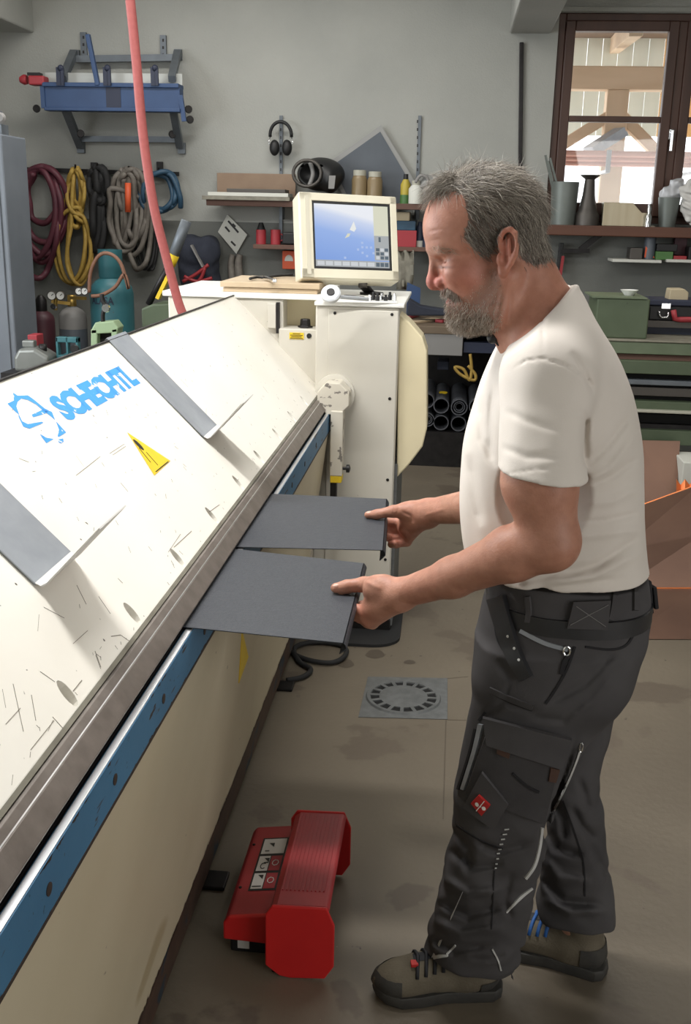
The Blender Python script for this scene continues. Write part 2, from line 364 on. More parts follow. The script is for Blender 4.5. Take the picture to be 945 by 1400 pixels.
# copper gutters stacked on brackets
for k in range(3):
    zz = pz(800, 210+k*6, YO-0.45)[2]; 
    MB().cyl((0.3, YO-0.45+0.05*k, zz), (3.3, YO-0.45+0.05*k, zz), 0.028, n=12).build('copper_tube', 'copper_pipe', shel, auto=40)
bk = MB()
for xx in (1.35, 2.1): bk.box((xx-0.02, YO-0.5, pz(800, 236, YO-0.45)[2]), (xx+0.02, YO-0.1, pz(800, 232, YO-0.45)[2])).box((xx-0.02, YO-0.52, pz(800, 236, YO-0.45)[2]), (xx+0.02, YO-0.5, pz(800, 205, YO-0.45)[2]))
bk.build('bracket', 'galvanised', shel)
ch = MB(); a = pz(805, 205, YO-0.35); b = pz(848, 178, YO-0.2)
ch.bar(a, b, 0.16, 0.05); ch.bar(a+np.array([0.05, 0.1, -0.02]), b+np.array([0.05, 0.1, -0.02]), 0.12, 0.04)
ch.build('sheet_channel', 'galvanised', shel)
# ------------------------------------------------------------------ folding machine (long axis = Y)
YN, YE = 0.30, 4.0
S45 = sqrt(0.5)
PA = np.array([-0.492, 0.0, 0.995]); PU = np.array([-S45, 0, S45]); PN = np.array([S45, 0, S45]); PL = 0.511
def PP(Y, s, off=0.0): return PA+np.array([0, Y, 0])+PU*s+PN*off
def PPIX(x, y, off=0.0):
    d = ray(x, y); t = ((PA+PN*off-C0)@PN)/(d@PN); return C0+d*t
mach = thing('folding_machine', 'long cream sheet metal folding machine with sloping scratched cover and blue beam', 'machine', (-0.7, 2.4, 0))
# sloping cover with slotted bolt holes along its lower edge
from mathutils.geometry import tessellate_polygon
def slot(Yc, sc_, ry, rs, n=14, lean=0.012): return [(Yc+ry*cos(2*pi*k/n)+lean*sin(2*pi*k/n)*0.4, sc_+rs*sin(2*pi*k/n)) for k in range(n)]
hY = [0.69, 0.985, 1.277, 1.583, 1.88, 2.18, 2.475, 2.765, 3.073, 3.37, 3.67]
cov = MB(); s_lo = 0.0
outer = [(YN, s_lo), (YE+0.03, s_lo), (YE+0.09, PL), (YN, PL)]
holes = [slot(Y, 0.031, 0.012, 0.023) for Y in hY]
loops = [outer]+[h[::-1] for h in holes]
flat = [p for l in loops for p in l]
tris = tessellate_polygon([[Vector((a, b, 0)) for a, b in l] for l in loops])
cov.add([PP(a, b) for a, b in flat], [tuple(t) for t in tris])
for h in holes: cov.add([PP(a, b) for a, b in h]+[PP(a, b, -0.02) for a, b in h], [(i, (i+1) % 14, 14+(i+1) % 14, 14+i) for i in range(14)])
# folded lips: top lip going back and end plates
cov.add([PP(YN, PL), PP(YE+0.09, PL), PP(YE+0.09, PL)+[-0.05, 0, -0.02], PP(YN, PL)+[-0.05, 0, -0.02]], [(0, 1, 2, 3)])
cov.add([PP(YE+0.03, 0), PP(YE+0.09, PL), PP(YE+0.09, PL)+[-0.02, 0, -0.03], PP(YE+0.03, 0, -0.02)], [(0, 1, 2, 3)])
co = cov.build('clamp_cover', 'cream_paint', mach)
# dirty folded edge along the bottom of the cover
MB().add([PP(YN, -0.001, 0.001), PP(YE+0.02, -0.001, 0.001), PP(YE+0.02, 0.0065, 0.0015), PP(YN, 0.0065, 0.0015)], [(0, 1, 2, 3)]).build('edge_strip', 'dirty_edge', mach)
MB().prism([(0, -0.021), (0, -0.045), (PL-0.02, -0.045), (PL-0.02, -0.021)], (PA[0], YN, PA[2]), PU, PN, (0, YE-YN, 0)).build('cover_backing', 'dirty_edge', mach)
for Y in hY:
    c = PP(Y-0.004, 0.018, -0.019)
    b = MB().lathe([(0.011, 0), (0.011, 0.006), (0.0055, 0.0062), (0.0055, 0.003)], c, PN, n=12); b.build('clamp_bolt', 'bright_steel', mach, auto=30)
# dark top lip
MB().bar(PP(YN, PL, 0.0015), PP(YE+0.088, PL, 0.0015), 0.006, 0.004).build('top_edge', 'dark_steel', mach)
# rail and clamp nose
MB().prism([(-0.4935, 0.992), (-0.485, 0.9935), (-0.4755, 0.985), (-0.482, 0.976)], (0, YN, 0), (1, 0, 0), (0, 0, 1), (0, YE-YN-0.05, 0)).build('clamp_rail', 'nose_steel', mach, bevel=0.001)
MB().prism([(-0.480, 0.9815), (-0.4775, 0.984), (-0.4745, 0.9815), (-0.477, 0.979)], (0, YN, 0.0025), (1, 0, 0), (0, 0, 1), (0, YE-YN-0.05, 0)).build('rail_line', 'bright_steel', mach)
MB().prism([(-0.484, 0.984), (-0.4735, 0.983), (-0.4525, 0.958), (-0.4535, 0.954), (-0.52, 0.953), (-0.52, 0.975)], (0, YN, 0), (1, 0, 0), (0, 0, 1), (0, YE-YN-0.06, 0)).build('clamp_nose', 'nose_steel', mach, bevel=0.001)
MB().prism([(-0.457, 0.944), (-0.457, 0.87), (-0.9, 0.87), (-0.9, 0.944)], (0, YN, 0), (1, 0, 0), (0, 0, 1), (0, YE-YN-0.06, 0)).build('lower_beam', 'dark_steel', mach)
# bending beam
MB().box((-0.4525, YN, 0.925), (-0.4407, YE-0.08, 0.9435)).build('beam_edge', 'bright_steel', mach, bevel=0.0008)
MB().prism([(-0.455, 0.9415), (-0.4395, 0.9415), (-0.4405, 0.868), (-0.458, 0.868)], (0, YN, 0), (1, 0, 0), (0, 0, 1), (0, YE-YN-0.07, 0)).build('bending_beam', 'steel_blue', mach, bevel=0.001)
MB().prism([(-0.4398, 0.8705), (-0.4405, 0.8635), (-0.458, 0.8635), (-0.458, 0.8705)], (0, YN, 0), (1, 0, 0), (0, 0, 1), (0, YE-YN-0.07, 0)).build('beam_lower_edge', 'blue_wear', mach)
ch = MB(); rs = random.Random(8)
for k in range(120):
    Y = rs.uniform(0.6, 3.85); up_ = rs.random() < 0.45; L_ = rs.uniform(0.006, 0.035); d_ = rs.uniform(0.002, 0.007)
    z0 = 0.9412 if up_ else 0.8688; sg = -1 if up_ else 1; n_ = 6; x_ = lambda z: -0.4395-(0.9415-z)*0.0136+0.0004
    pts = [(Y+L_*i/n_, z0+sg*d_*rs.uniform(0.3, 1)*(0.15 if i in (0, n_) else 1)) for i in range(n_+1)]
    vs = [(x_(z0), a, z0) for a, z in pts]+[(x_(z), a, z) for a, z in pts]; ch.add(vs, [(i, i+1, n_+2+i, n_+1+i) for i in range(n_)])
ch.build('paint_chips', 'blue_wear', mach)['kind'] = 'stuff'
ch = MB()
for k in range(150):
    Y = rs.uniform(1.0, 3.8); L_ = rs.uniform(0.01, 0.05); d_ = rs.uniform(0.004, 0.016); n_ = 6; z0 = 0.168; x_ = lambda z: -0.4435-(0.8645-z)*0.1271+0.0012
    pts = [(Y+L_*i/n_, z0+d_*rs.uniform(0.2, 1)*(0.1 if i in (0, n_) else 1)) for i in range(n_+1)]
    ch.add([(x_(z0-0.006), a, z0-0.006) for a, z in pts]+[(x_(z), a, z) for a, z in pts], [(i, i+1, n_+2+i, n_+1+i) for i in range(n_)])
ch.build('rust_edge', 'rusty_steel', mach)['kind'] = 'stuff'
for k, Y in enumerate([1.0, 1.247, 1.5, 1.79, 2.9, 3.17, 3.45]):
    b = MB(); b.lathe([(0.0075, -0.004), (0.0085, 0.0012), (0.005, 0.0016)], (-0.4400, Y, 0.903), (1, 0, -0.014), n=14); b.build('beam_bolt', 'blue_wear', mach, auto=30)
# sloping body plate under the beam, rusty bottom edge, feet
bp = lambda z: -0.437+(z-0.89)*(0.1)/0.80
MB().prism([(-0.4435, 0.8645), (-0.5375, 0.125), (-0.56, 0.125), (-0.466, 0.8645)], (0, YN, 0), (1, 0, 0), (0, 0, 1), (0, YE-0.16-YN, 0)).build('body_plate', 'body_cream', mach)
MB().prism([(-0.5315, 0.17), (-0.5475, 0.045), (-0.57, 0.045), (-0.5535, 0.17)], (0, YN, 0), (1, 0, 0), (0, 0, 1), (0, YE-0.16-YN, 0)).build('bottom_edge', 'rusty_steel', mach, bevel=0.002)
MB().box((-1.25, YN, 0.10), (-0.60, YE, 0.868)).build('machine_core', 'cream_plain', mach)
MB().prism([(-0.872, 1.345), (-1.30, 0.98), (-1.30, 0.5), (-0.9, 0.6)], (0, YN, 0), (1, 0, 0), (0, 0, 1), (0, YE-YN, 0)).build('rear_cover', 'cream_plain', mach)
for Y in (0.9, 2.25, 3.4):
    f = MB().box((-0.62, Y-0.04, 0), (-0.505, Y+0.03, 0.012)).box((-0.60, Y-0.02, 0), (-0.565, Y+0.01, 0.12)); f.build('floor_anchor', 'dark_steel', mach, bevel=0.003)
# yellow triangular warning plate low on the body
tri = [PX(*p, -0.452) for p in ((331.5, 862), (340, 898), (327, 934))]
nn = np.array([0.992, 0, -0.125]); 
def onbody(p):
    d = np.array(p)-C0; o = np.array([-0.4435, 0, 0.8645]); t = ((o+nn*0.0015-C0)@nn)/(d@nn); return C0+d*t
q = [onbody(p) for p in tri]; MB().add(q+[p-nn*0.004 for p in q], [(0, 1, 2), (0, 3, 4, 1), (1, 4, 5, 2), (2, 5, 3, 0)]).build('warning_sticker', 'sticker_yellow', mach)
# two galvanised gauge straps hooked over the cover, free end standing off it
def strap(Y0, Y1, s_end):
    """flat bar hooked over the top edge, its free end bent up square to the cover"""
    g = []
    for s, off in ((PL+0.004, -0.03), (PL+0.008, 0.004), (PL-0.03, 0.004), (0.40, 0.004), (0.30, 0.004), (s_end+0.012, 0.005)):
        g.append([PP(Y0, s, off), PP((Y0+Y1)/2, s, off), PP(Y1, s, off)])
    m = MB().grid(g, PN*0.0025); o = m.build('gauge_strap', 'galvanised', mach)
    f = [[PP(Y0, s_end+0.012, 0.005), PP(Y1, s_end+0.012, 0.005)], [PP(Y0, s_end+0.003, 0.008), PP(Y1, s_end+0.003, 0.008)], [PP(Y0+0.006, s_end, 0.016), PP(Y1, s_end, 0.016)], [PP(Y0+0.012, s_end+0.004, 0.14), PP(Y1-0.012, s_end+0.004, 0.14)]]
    MB().grid(f, PU*-0.0025).build('bent_end', 'label_white', o)  # reflection of the cover is put into the pale colour
strap(2.522, 2.675, 0.160)
strap(1.424, 1.578, 0.163)
# paint scratches
sc_ = MB(); rs = random.Random(5)
def scr(a, b, w): sc_.bar(a, b, w, 0.0003, PN)
for k in range(190):
    Y, s_ = rs.uniform(0.9, 3.9), rs.random()**1.5*PL*0.95+0.01; L_ = rs.uniform(0.003, 0.012) if rs.random() < 0.8 else rs.uniform(0.012, 0.04); an = rs.gauss(0.75, 0.35) if rs.random() < 0.75 else rs.uniform(0, 3.1)
    dy, ds = L_*cos(an), L_*sin(an)
    if 0.003 < s_+ds < PL-0.01: scr(PP(Y, s_, 0.0004), PP(Y+dy, s_+ds, 0.0004), rs.uniform(0.0003, 0.0008))
for a, b_ in (((104, 650), (137, 624)), ((150, 620), (170, 607)), ((154, 622), (172, 610)), ((18, 935), (32, 1000)), ((43, 950), (49, 985)), ((8, 990), (28, 968)), ((42, 1025), (74, 985)), ((72, 980), (90, 1000)), ((100, 880), (120, 862)), ((60, 830), (88, 845)), ((130, 890), (138, 912)), ((105, 800), (118, 826)), ((303, 582), (330, 552)), ((230, 755), (247, 730)), ((165, 660), (175, 672)), ((55, 918), (75, 932)), ((165, 868), (182, 880))):
    scr(PPIX(*a, 0.0004), PPIX(*b_, 0.0004), 0.0008)
for a, b_ in (((152, 870), (165, 868)), ((100, 945), (112, 930)), ((238, 748), (262, 726)), ((286, 700), (300, 690))): scr(PPIX(*a, 0.0004), PPIX(*b_, 0.0004), 0.0013)
sc_.build('scratches', 'scratch', co)['kind'] = 'stuff'
# print on the cover: round emblem and maker's lettering, yellow danger triangle
em = MB()
Z = lambda L: [(a/3.9375, 520+b/3.9375) for a, b in L]
for poly in ([(70, 65), (95, 82), (150, 80), (185, 105), (240, 150), (280, 170), (298, 215), (270, 190), (235, 165), (195, 130), (150, 105), (115, 98), (95, 115), (88, 140), (104, 185), (85, 170), (40, 125), (75, 108)],
             [(170, 185), (235, 155), (262, 168), (240, 180), (180, 198)], [(100, 180), (120, 220), (150, 235), (225, 222), (235, 228), (160, 260), (125, 248), (100, 195)],
             [(215, 288), (250, 308), (290, 315), (250, 338), (225, 305)], [(300, 218), (325, 245), (357, 280), (315, 305), (310, 300), (318, 265)], [(312, 318), (340, 312), (343, 330), (330, 340), (315, 332)]):
    pts = Z(poly); tr = tessellate_polygon([[Vector((a, b, 0)) for a, b in pts]])
    em.add([PPIX(a, b, 0.0006) for a, b in pts], [tuple(t) for t in tr])
em.build('emblem_print', 'logo_blue', co)
lt = MB(); put_text(lt, 'SCHECHTL', PP(1.978, 0.376), (0, 0.497, 0), PU*0.065, PN*0.0006, offset=0.055, space=0.92); lt.build('lettering_print', 'logo_blue', co)
t3 = [PPIX(*p, 0.0008) for p in ((174, 591), (211, 650), (233, 630))]
wt_ = MB().add(t3, [(0, 1, 2)]); wo = wt_.build('danger_triangle', 'sticker_yellow', co)
dk = MB()
for a, b in (((190, 612), (206, 632)), ((200, 618), (216, 636)), ((213, 645), (230, 631))):
    a, b = PPIX(*a, 0.0012), PPIX(*b, 0.0012); dk.bar(a, b, 0.0022, 0.0004, PN)
c = PPIX(189.5, 608, 0.0012); dk.add([c+np.array([0, 0.009*cos(2*pi*k/12), 0])+PU*0.017*sin(2*pi*k/12) for k in range(12)], [tuple(range(12))])
dk.build('danger_symbol', 'black', wo)
# ---------------------------------------------------------------- right hand column with drive housing
XL, XR, YC = -0.512, -0.190, 3.95
MB().box((XL, YC, 0.06), (XR, YC+0.62, 1.335)).build('column_body', 'cream_plain', mach, bevel=0.006)
MB().box((-0.462, YC-0.006, 0.075), (XR-0.004, YC-0.0005, 1.325)).build('column_door', 'cream_plain', mach, bevel=0.003)
MB().box((-0.516, YC-0.012, 1.337), (-0.172, YC+0.66, 1.353)).build('column_lid', 'white_paint', mach, bevel=0.004)
MB().box((XL+0.05, YC+0.01, 0), (XR+0.005, YC+0.6, 0.06)).build('column_plinth', 'dark_steel', mach, bevel=0.004)
for p in ((458, 428), (536, 430), (533, 545), (530, 656), (527, 765)):
    c = PY(*p, YC-0.006); MB().lathe([(0.006, -0.001), (0.006, 0.002), (0.003, 0.003)], c, (0, -1, 0), n=10).build('door_screw', 'dark_steel', mach, auto=30)
g = [tuple(PY(*p, YC+0.04)[[0, 2]]) for p in ((545, 428), (560, 440), (578, 461), (584, 480), (584, 585), (578, 610), (560, 634), (543, 652))]
MB().prism(g, (0, YC+0.03, 0), (1, 0, 0), (0, 0, 1), (0, 0.16, 0)).build('side_guard', 'cream_yellowed', mach, bevel=0.006)
MB().box((XR, YC+0.02, 0.03), (XR+0.012, YC+0.5, 0.72)).build('side_strip', 'iron_grate', mach)
# left (inner) drive housing behind the end of the cover
YH = YC+0.11
MB().box((-1.12, YH, 0.5), (-0.655, YH+0.6, 1.345)).build('drive_housing', 'cream_plain', mach, bevel=0.006)
MB().box((-0.655, YH+0.10, 0.5), (XL-0.001, YH+0.6, 1.345)).build('housing_recess', 'cream_yellowed', mach)
MB().box((-1.14, YH-0.01, 1.347), (-0.50, YH+0.64, 1.368)).build('housing_lid', 'white_paint', mach, bevel=0.004)
MB().box((-0.668, YH-0.03, 0.9), (XL-0.003, YH+0.098, 1.236)).build('bearing_block', 'cream_plain', mach, bevel=0.004)
MB().box((-0.715, YH-0.02, 1.235), (-0.682, YH-0.001, 1.33)).build('slide_cover', 'cream_plain', mach, bevel=0.002)
MB().box((-0.681, YH-0.018, 1.215), (-0.668, YH-0.001, 1.335)).build('slide_gap', 'dark_steel', mach)
MB().lathe([(0.03, 0), (0.03, 0.006), (0.022, 0.0065), (0.02, 0.03), (0.017, 0.034)], (-0.571, YH+0.03, 1.237), (0, 0, 1), n=6).build('hex_bolt', 'dark_steel', mach, bevel=0.001)
ye = MB().box((-0.625, YH-0.0335, 1.197), (-0.568, YH-0.0305, 1.222)); yo = ye.build('information_sticker', 'sticker_yellow', mach)
k = MB()
for i, wd in enumerate((0.03, 0.05, 0.04, 0.05)): k.box((-0.622+(0.05-wd)/2, YH-0.0345, 1.217-i*0.0058), (-0.622+(0.05-wd)/2+wd, YH-0.0336, 1.2192-i*0.0058))
k.build('sticker_print', 'black', yo)
MB().lathe([(0.010, -0.001), (0.010, 0.002), (0.006, 0.0021)], (-0.547, YH-0.031, 1.211), (0, -1, 0), n=14).build('key_hole', 'black', mach, auto=30)
# pivot boss with arm, knob and yellow foot
MB().lathe([(0.078, 0), (0.078, 0.03), (0.070, 0.032)], (-0.43, YC-0.001, 1.000), (0, -1, 0), n=32).build('boss_ring', 'cream_plain', mach, auto=30)
def octo(cx, cz, r): return [(cx+r*cos(pi/8+k*pi/4), cz+r*sin(pi/8+k*pi/4)) for k in range(8)]
MB().prism(octo(-0.425, 1.0, 0.066), (0, YC-0.125, 0), (1, 0, 0), (0, 0, 1), (0, 0.10, 0)).build('pivot_boss', 'chipped_cream', mach, bevel=0.004)
MB().box((-0.433, YC-0.13, 0.70), (-0.385, YC-0.06, 0.955)).build('pivot_arm', 'chipped_cream', mach, bevel=0.004)
MB().box((-0.431, YC-0.128, 0.672), (-0.387, YC-0.062, 0.70)).build('arm_foot', 'sticker_yellow', mach, bevel=0.003)
MB().box((-0.431, YC-0.12, 0.50), (-0.407, YC-0.08, 0.672)).build('gap_strip', 'dark_steel', mach)  # dark strip filling the gap below the arm foot
MB().lathe([(0.006, 0), (0.006, 0.012), (0.016, 0.014), (0.016, 0.026), (0.004, 0.03)], (-0.385, YC-0.10, 0.725), (1, 0, 0), n=14).build('arm_knob', 'black', mach, auto=30)
MB().prism([(-0.50, 1.02), (-0.478, 0.995), (-0.484, 1.045), (-0.495, 1.06)], (0, YE+0.005, 0), (1, 0, 0), (0, 0, 1), (0, 0.03, 0)).build('end_bracket', 'chipped_cream', mach, bevel=0.002)
# rounded grey floor tray under the column
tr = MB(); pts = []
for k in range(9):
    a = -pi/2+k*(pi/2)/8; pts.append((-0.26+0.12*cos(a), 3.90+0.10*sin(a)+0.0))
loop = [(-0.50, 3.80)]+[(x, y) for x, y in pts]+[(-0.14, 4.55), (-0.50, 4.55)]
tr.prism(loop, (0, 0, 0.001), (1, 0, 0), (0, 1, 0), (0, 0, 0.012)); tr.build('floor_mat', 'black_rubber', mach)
# ------------------------------------------------------------------ two anthracite sheets held in the clamp gap
def sheet(label, c4, lip):
    """c4: back-near, front-near, front-far, back-far corners; front edge folded down"""
    bn, fn, ff, bf = (np.array(c) for c in c4)
    o = thing('metal_sheet', label, 'sheet', (bn+fn+ff+bf)/4-np.array([0, 0, 0.001]), 'anthracite sheets in the clamp')
    t = 0.0016
    MB().add([bn, fn, ff, bf]+[p-np.array([0, 0, t]) for p in (bn, fn, ff, bf)], [(0, 3, 2, 1), (4, 5, 6, 7), (0, 1, 5, 4), (1, 2, 6, 5), (2, 3, 7, 6), (3, 0, 4, 7)]).build('sheet_face', 'sheet_anthracite', o)
    g = []
    for k in range(7):
        a = k/6; dx = 0.006*sin(min(a*2, 1)*pi/2)-0.012*max(0, a-0.5)*2; dz = -lip*a
        g.append([fn+np.array([dx, 0, dz]), ff+np.array([dx, 0, dz])])
    MB().grid(g, (t, 0, 0)).build('folded_lip', 'sheet_anthracite', o, smooth=False)
    return o
def zc(p, z=0.948): return PZ(*p, z)
b0 = -0.475
s1 = sheet('nearer anthracite metal sheet, under the hand on the left of the pair', [(b0, zc((260, 858))[1]+0.004, 0.948), zc((470, 879)), zc((498, 770)), (b0, 2.158, 0.948)], 0.022)
s2 = sheet('farther anthracite metal sheet, held by the hand reaching past the belly', [(b0, 2.168, 0.948), zc((524, 752)), zc((529, 682)), (b0, zc((372, 675))[1], 0.948)], 0.026)
for o in (s1, s2): del o['group']
# ------------------------------------------------------------------ red foot pedal
ped = thing('foot_pedal', 'red double foot pedal box with symbol panel on the floor beside the machine', 'pedal', (-0.33, 2.15, 0))
x0, x1, x2 = -0.455, -0.335, -0.198
MB().box((x0+0.012, 1.995, 0.0), (x1+0.03, 2.34, 0.048)).build('base', 'near_black', ped, bevel=0.006)
MB().prism([(x0, 0.045), (x0, 0.09), (x0+0.012, 0.106), (x1+0.005, 0.122), (x1+0.005, 0.045)], (0, 1.985, 0), (1, 0, 0), (0, 0, 1), (0, 0.365, 0)).build('switch_box', 'red_top', ped, bevel=0.006)
MB().prism([(x0-0.001, 0.045), (x0-0.001, 0.09), (x0+0.012, 0.107), (x1+0.005, 0.123), (x1+0.005, 0.04)], (0, 1.98, 0), (1, 0, 0), (0, 0, 1), (0, 0.012, 0)).build('end_plate', 'red_plastic', ped, bevel=0.004)
# hood: ribbed top with two end cheeks, open towards the operator
yh0, yh1 = 1.925, 2.315
hood = [(x1-0.012, 0.125), (x1, 0.178), (x1+0.014, 0.188), (x2-0.012, 0.192), (x2-0.004, 0.186), (x2-0.006, 0.178), (x2-0.014, 0.184), (x1+0.016, 0.178), (x1+0.006, 0.168), (x1-0.004, 0.125)]
MB().prism(hood, (0, yh0+0.008, 0), (1, 0, 0), (0, 0, 1), (0, yh1-yh0-0.016, 0)).build('hood', 'red_top', ped, bevel=0.003)
rb = MB()
for k in range(11):
    x = x1+0.018+k*0.0095; rb.bar((x, yh0+0.06, 0.1895+k*0.0004), (x, yh1-0.02, 0.1895+k*0.0004), 0.0035, 0.0026)
rb.build('hood_ribs', 'red_top', ped)['kind'] = 'stuff'
ck = [(x1-0.012, 0.03), (x1-0.012, 0.165), (x1+0.004, 0.19), (x2-0.01, 0.194), (x2+0.008, 0.15), (x2+0.008, 0.04), (x2-0.012, 0.006), (x1+0.045, 0.0), (x1+0.02, 0.004)]
for y in (yh0, yh1-0.008): MB().prism(ck, (0, y, 0), (1, 0, 0), (0, 0, 1), (0, 0.008, 0)).build('hood_cheek', 'red_plastic', ped, bevel=0.003)
MB().box((x1+0.0, yh0+0.012, 0.0), (x2-0.035, yh1-0.012, 0.05)).build('pedal_plate', 'near_black', ped, bevel=0.004)
MB().cyl((x1-0.002, yh0+0.06, 0.135), (x1-0.002, yh1-0.02, 0.135), 0.0085, n=12).build('hinge_rod', 'chrome', ped, smooth=True)
# symbol panel
def on_top(u, v, off=0.0):  # u across (x), v along (Y)
    x = x0+0.012+u*(x1+0.005-x0-0.012); z = 0.106+u*0.016; return np.array([x, 2.01+v*0.32, z+off])
def plate(u0, u1, v0, v1, off): return [on_top(u0, v0, off), on_top(u1, v0, off), on_top(u1, v1, off), on_top(u0, v1, off)]
sp = MB().add(plate(0.24, 0.84, 0.20, 0.88, 0.0012), [(0, 1, 2, 3)]).build('symbol_panel', 'black', ped)
for nm, m, r in (('symbol_field', 'label_white', (0.28, 0.80, 0.66, 0.86)), ('symbol_field', 'label_white', (0.28, 0.53, 0.44, 0.63)), ('symbol_field', 'label_red', (0.55, 0.80, 0.44, 0.63)), ('symbol_field', 'label_white', (0.28, 0.53, 0.22, 0.41)), ('symbol_field', 'label_red', (0.55, 0.80, 0.22, 0.41))):
    MB().add(plate(*r, 0.002), [(0, 1, 2, 3)]).build(nm, m, sp)
ic = MB()
for (u, v) in ((0.48, 0.80), (0.46, 0.60), (0.43, 0.385)): ic.add([on_top(u-0.06, v, 0.003), on_top(u+0.06, v, 0.003), on_top(u+0.06, v-0.055, 0.003)], [(0, 1, 2)])
for (u, v, L) in ((0.36, 0.69, 0.10), (0.30, 0.24, 0.2)): ic.add(plate(u, u+L, v, v+0.012, 0.003), [(0, 1, 2, 3)])
ic.add(plate(0.42, 0.52, 0.535, 0.548, 0.003), [(0, 1, 2, 3)])
ic.tube([on_top(0.42+0.06*cos(a), 0.50+0.035*sin(a), 0.003) for a in np.linspace(0.9, 5.4, 10)], 0.0011, 4)
ic.build('symbols', 'black', sp)
rr = MB()
for v in (0.535, 0.315): rr.tube([on_top(0.675+0.07*cos(a), v+0.035*sin(a), 0.003) for a in np.linspace(0, 2*pi, 8)[:-1]], 0.0012, 4, closed=True)
rr.build('ring_symbols', 'label_white', sp)
MB().add([(x0+0.03, 1.9945, 0.012), (x0+0.058, 1.9945, 0.012), (x0+0.058, 1.9945, 0.038), (x0+0.03, 1.9945, 0.038)], [(0, 1, 2, 3)]).build('type_label', 'label_white', ped)
for (u, v) in ((0.05, 0.25), (0.05, 0.80), (0.94, 0.03), (0.96, 0.97)): MB().lathe([(0.004, 0), (0.004, 0.002), (0.002, 0.003)], on_top(u, v, 0.0), (0, 0, 1), n=8).build('screw', 'dark_steel', ped)
# ------------------------------------------------------------------ floor drain
dr = thing('floor_drain', 'round cast iron floor drain set in a square grey plate', 'drain', (-0.10, 3.37, 0))
c = np.array([-0.10, 3.37]); 
pl = [PZ(*p, 0.003)[:2] for p in ((490, 980), (612, 983), (612, 927), (503, 925))]
MB().prism(pl, (0, 0, 0.0005), (1, 0, 0), (0, 1, 0), (0, 0, 0.003)).build('frame_plate', 'iron_grate', dr, bevel=0.001)
MB().lathe([(0.118, 0.003), (0.120, 0.009), (0.132, 0.010), (0.136, 0.0035)], (c[0], c[1], 0), n=40, cap=False).build('ring', 'iron_grate', dr, auto=30)
MB().lathe([(0.119, 0.0036), (0.119, 0.004)], (c[0], c[1], 0), n=36).build('slot_bed', 'near_black', dr)
MB().lathe([(0.088, 0.004), (0.088, 0.009), (0.08, 0.010)], (c[0], c[1], 0), n=36).build('lid', 'iron_grate', dr, auto=30)
for k in range(16):
    a = 2*pi*k/16; d = np.array([cos(a), sin(a), 0]); 
    MB().bar(np.array([c[0], c[1], 0.0068])+d*0.086, np.array([c[0], c[1], 0.0068])+d*0.121, 0.013, 0.005).build('spoke', 'iron_grate', dr)
# black cable loops under the machine end
cb = MB(); P = [PZ(*p, 0.012) for p in ((390, 880), (402, 894), (425, 903), (452, 906), (468, 900), (474, 890), (466, 882), (440, 878), (415, 880), (402, 888), (410, 905), (425, 915), (415, 925), (392, 930))]
def smooth_path(P, n=6, closed=False):
    P = [np.array(p, float) for p in P]; out = []; k = len(P)
    for i in range(k if closed else k-1):
        p0, p1, p2, p3 = (P[(i-1) % k], P[i], P[(i+1) % k], P[(i+2) % k]) if closed else (P[max(i-1, 0)], P[i], P[i+1], P[min(i+2, k-1)])
        for t in np.linspace(0, 1, n, endpoint=False):
            out.append(0.5*((2*p1)+(-p0+p2)*t+(2*p0-5*p1+4*p2-p3)*t*t+(-p0+3*p1-3*p2+p3)*t**3))
    if not closed: out.append(P[-1])
    return out
tag(MB().tube(smooth_path(P), 0.010, 8).build('power_cable', 'black_rubber', smooth=True), 'black cable looped on the floor at the machine end', 'cable')
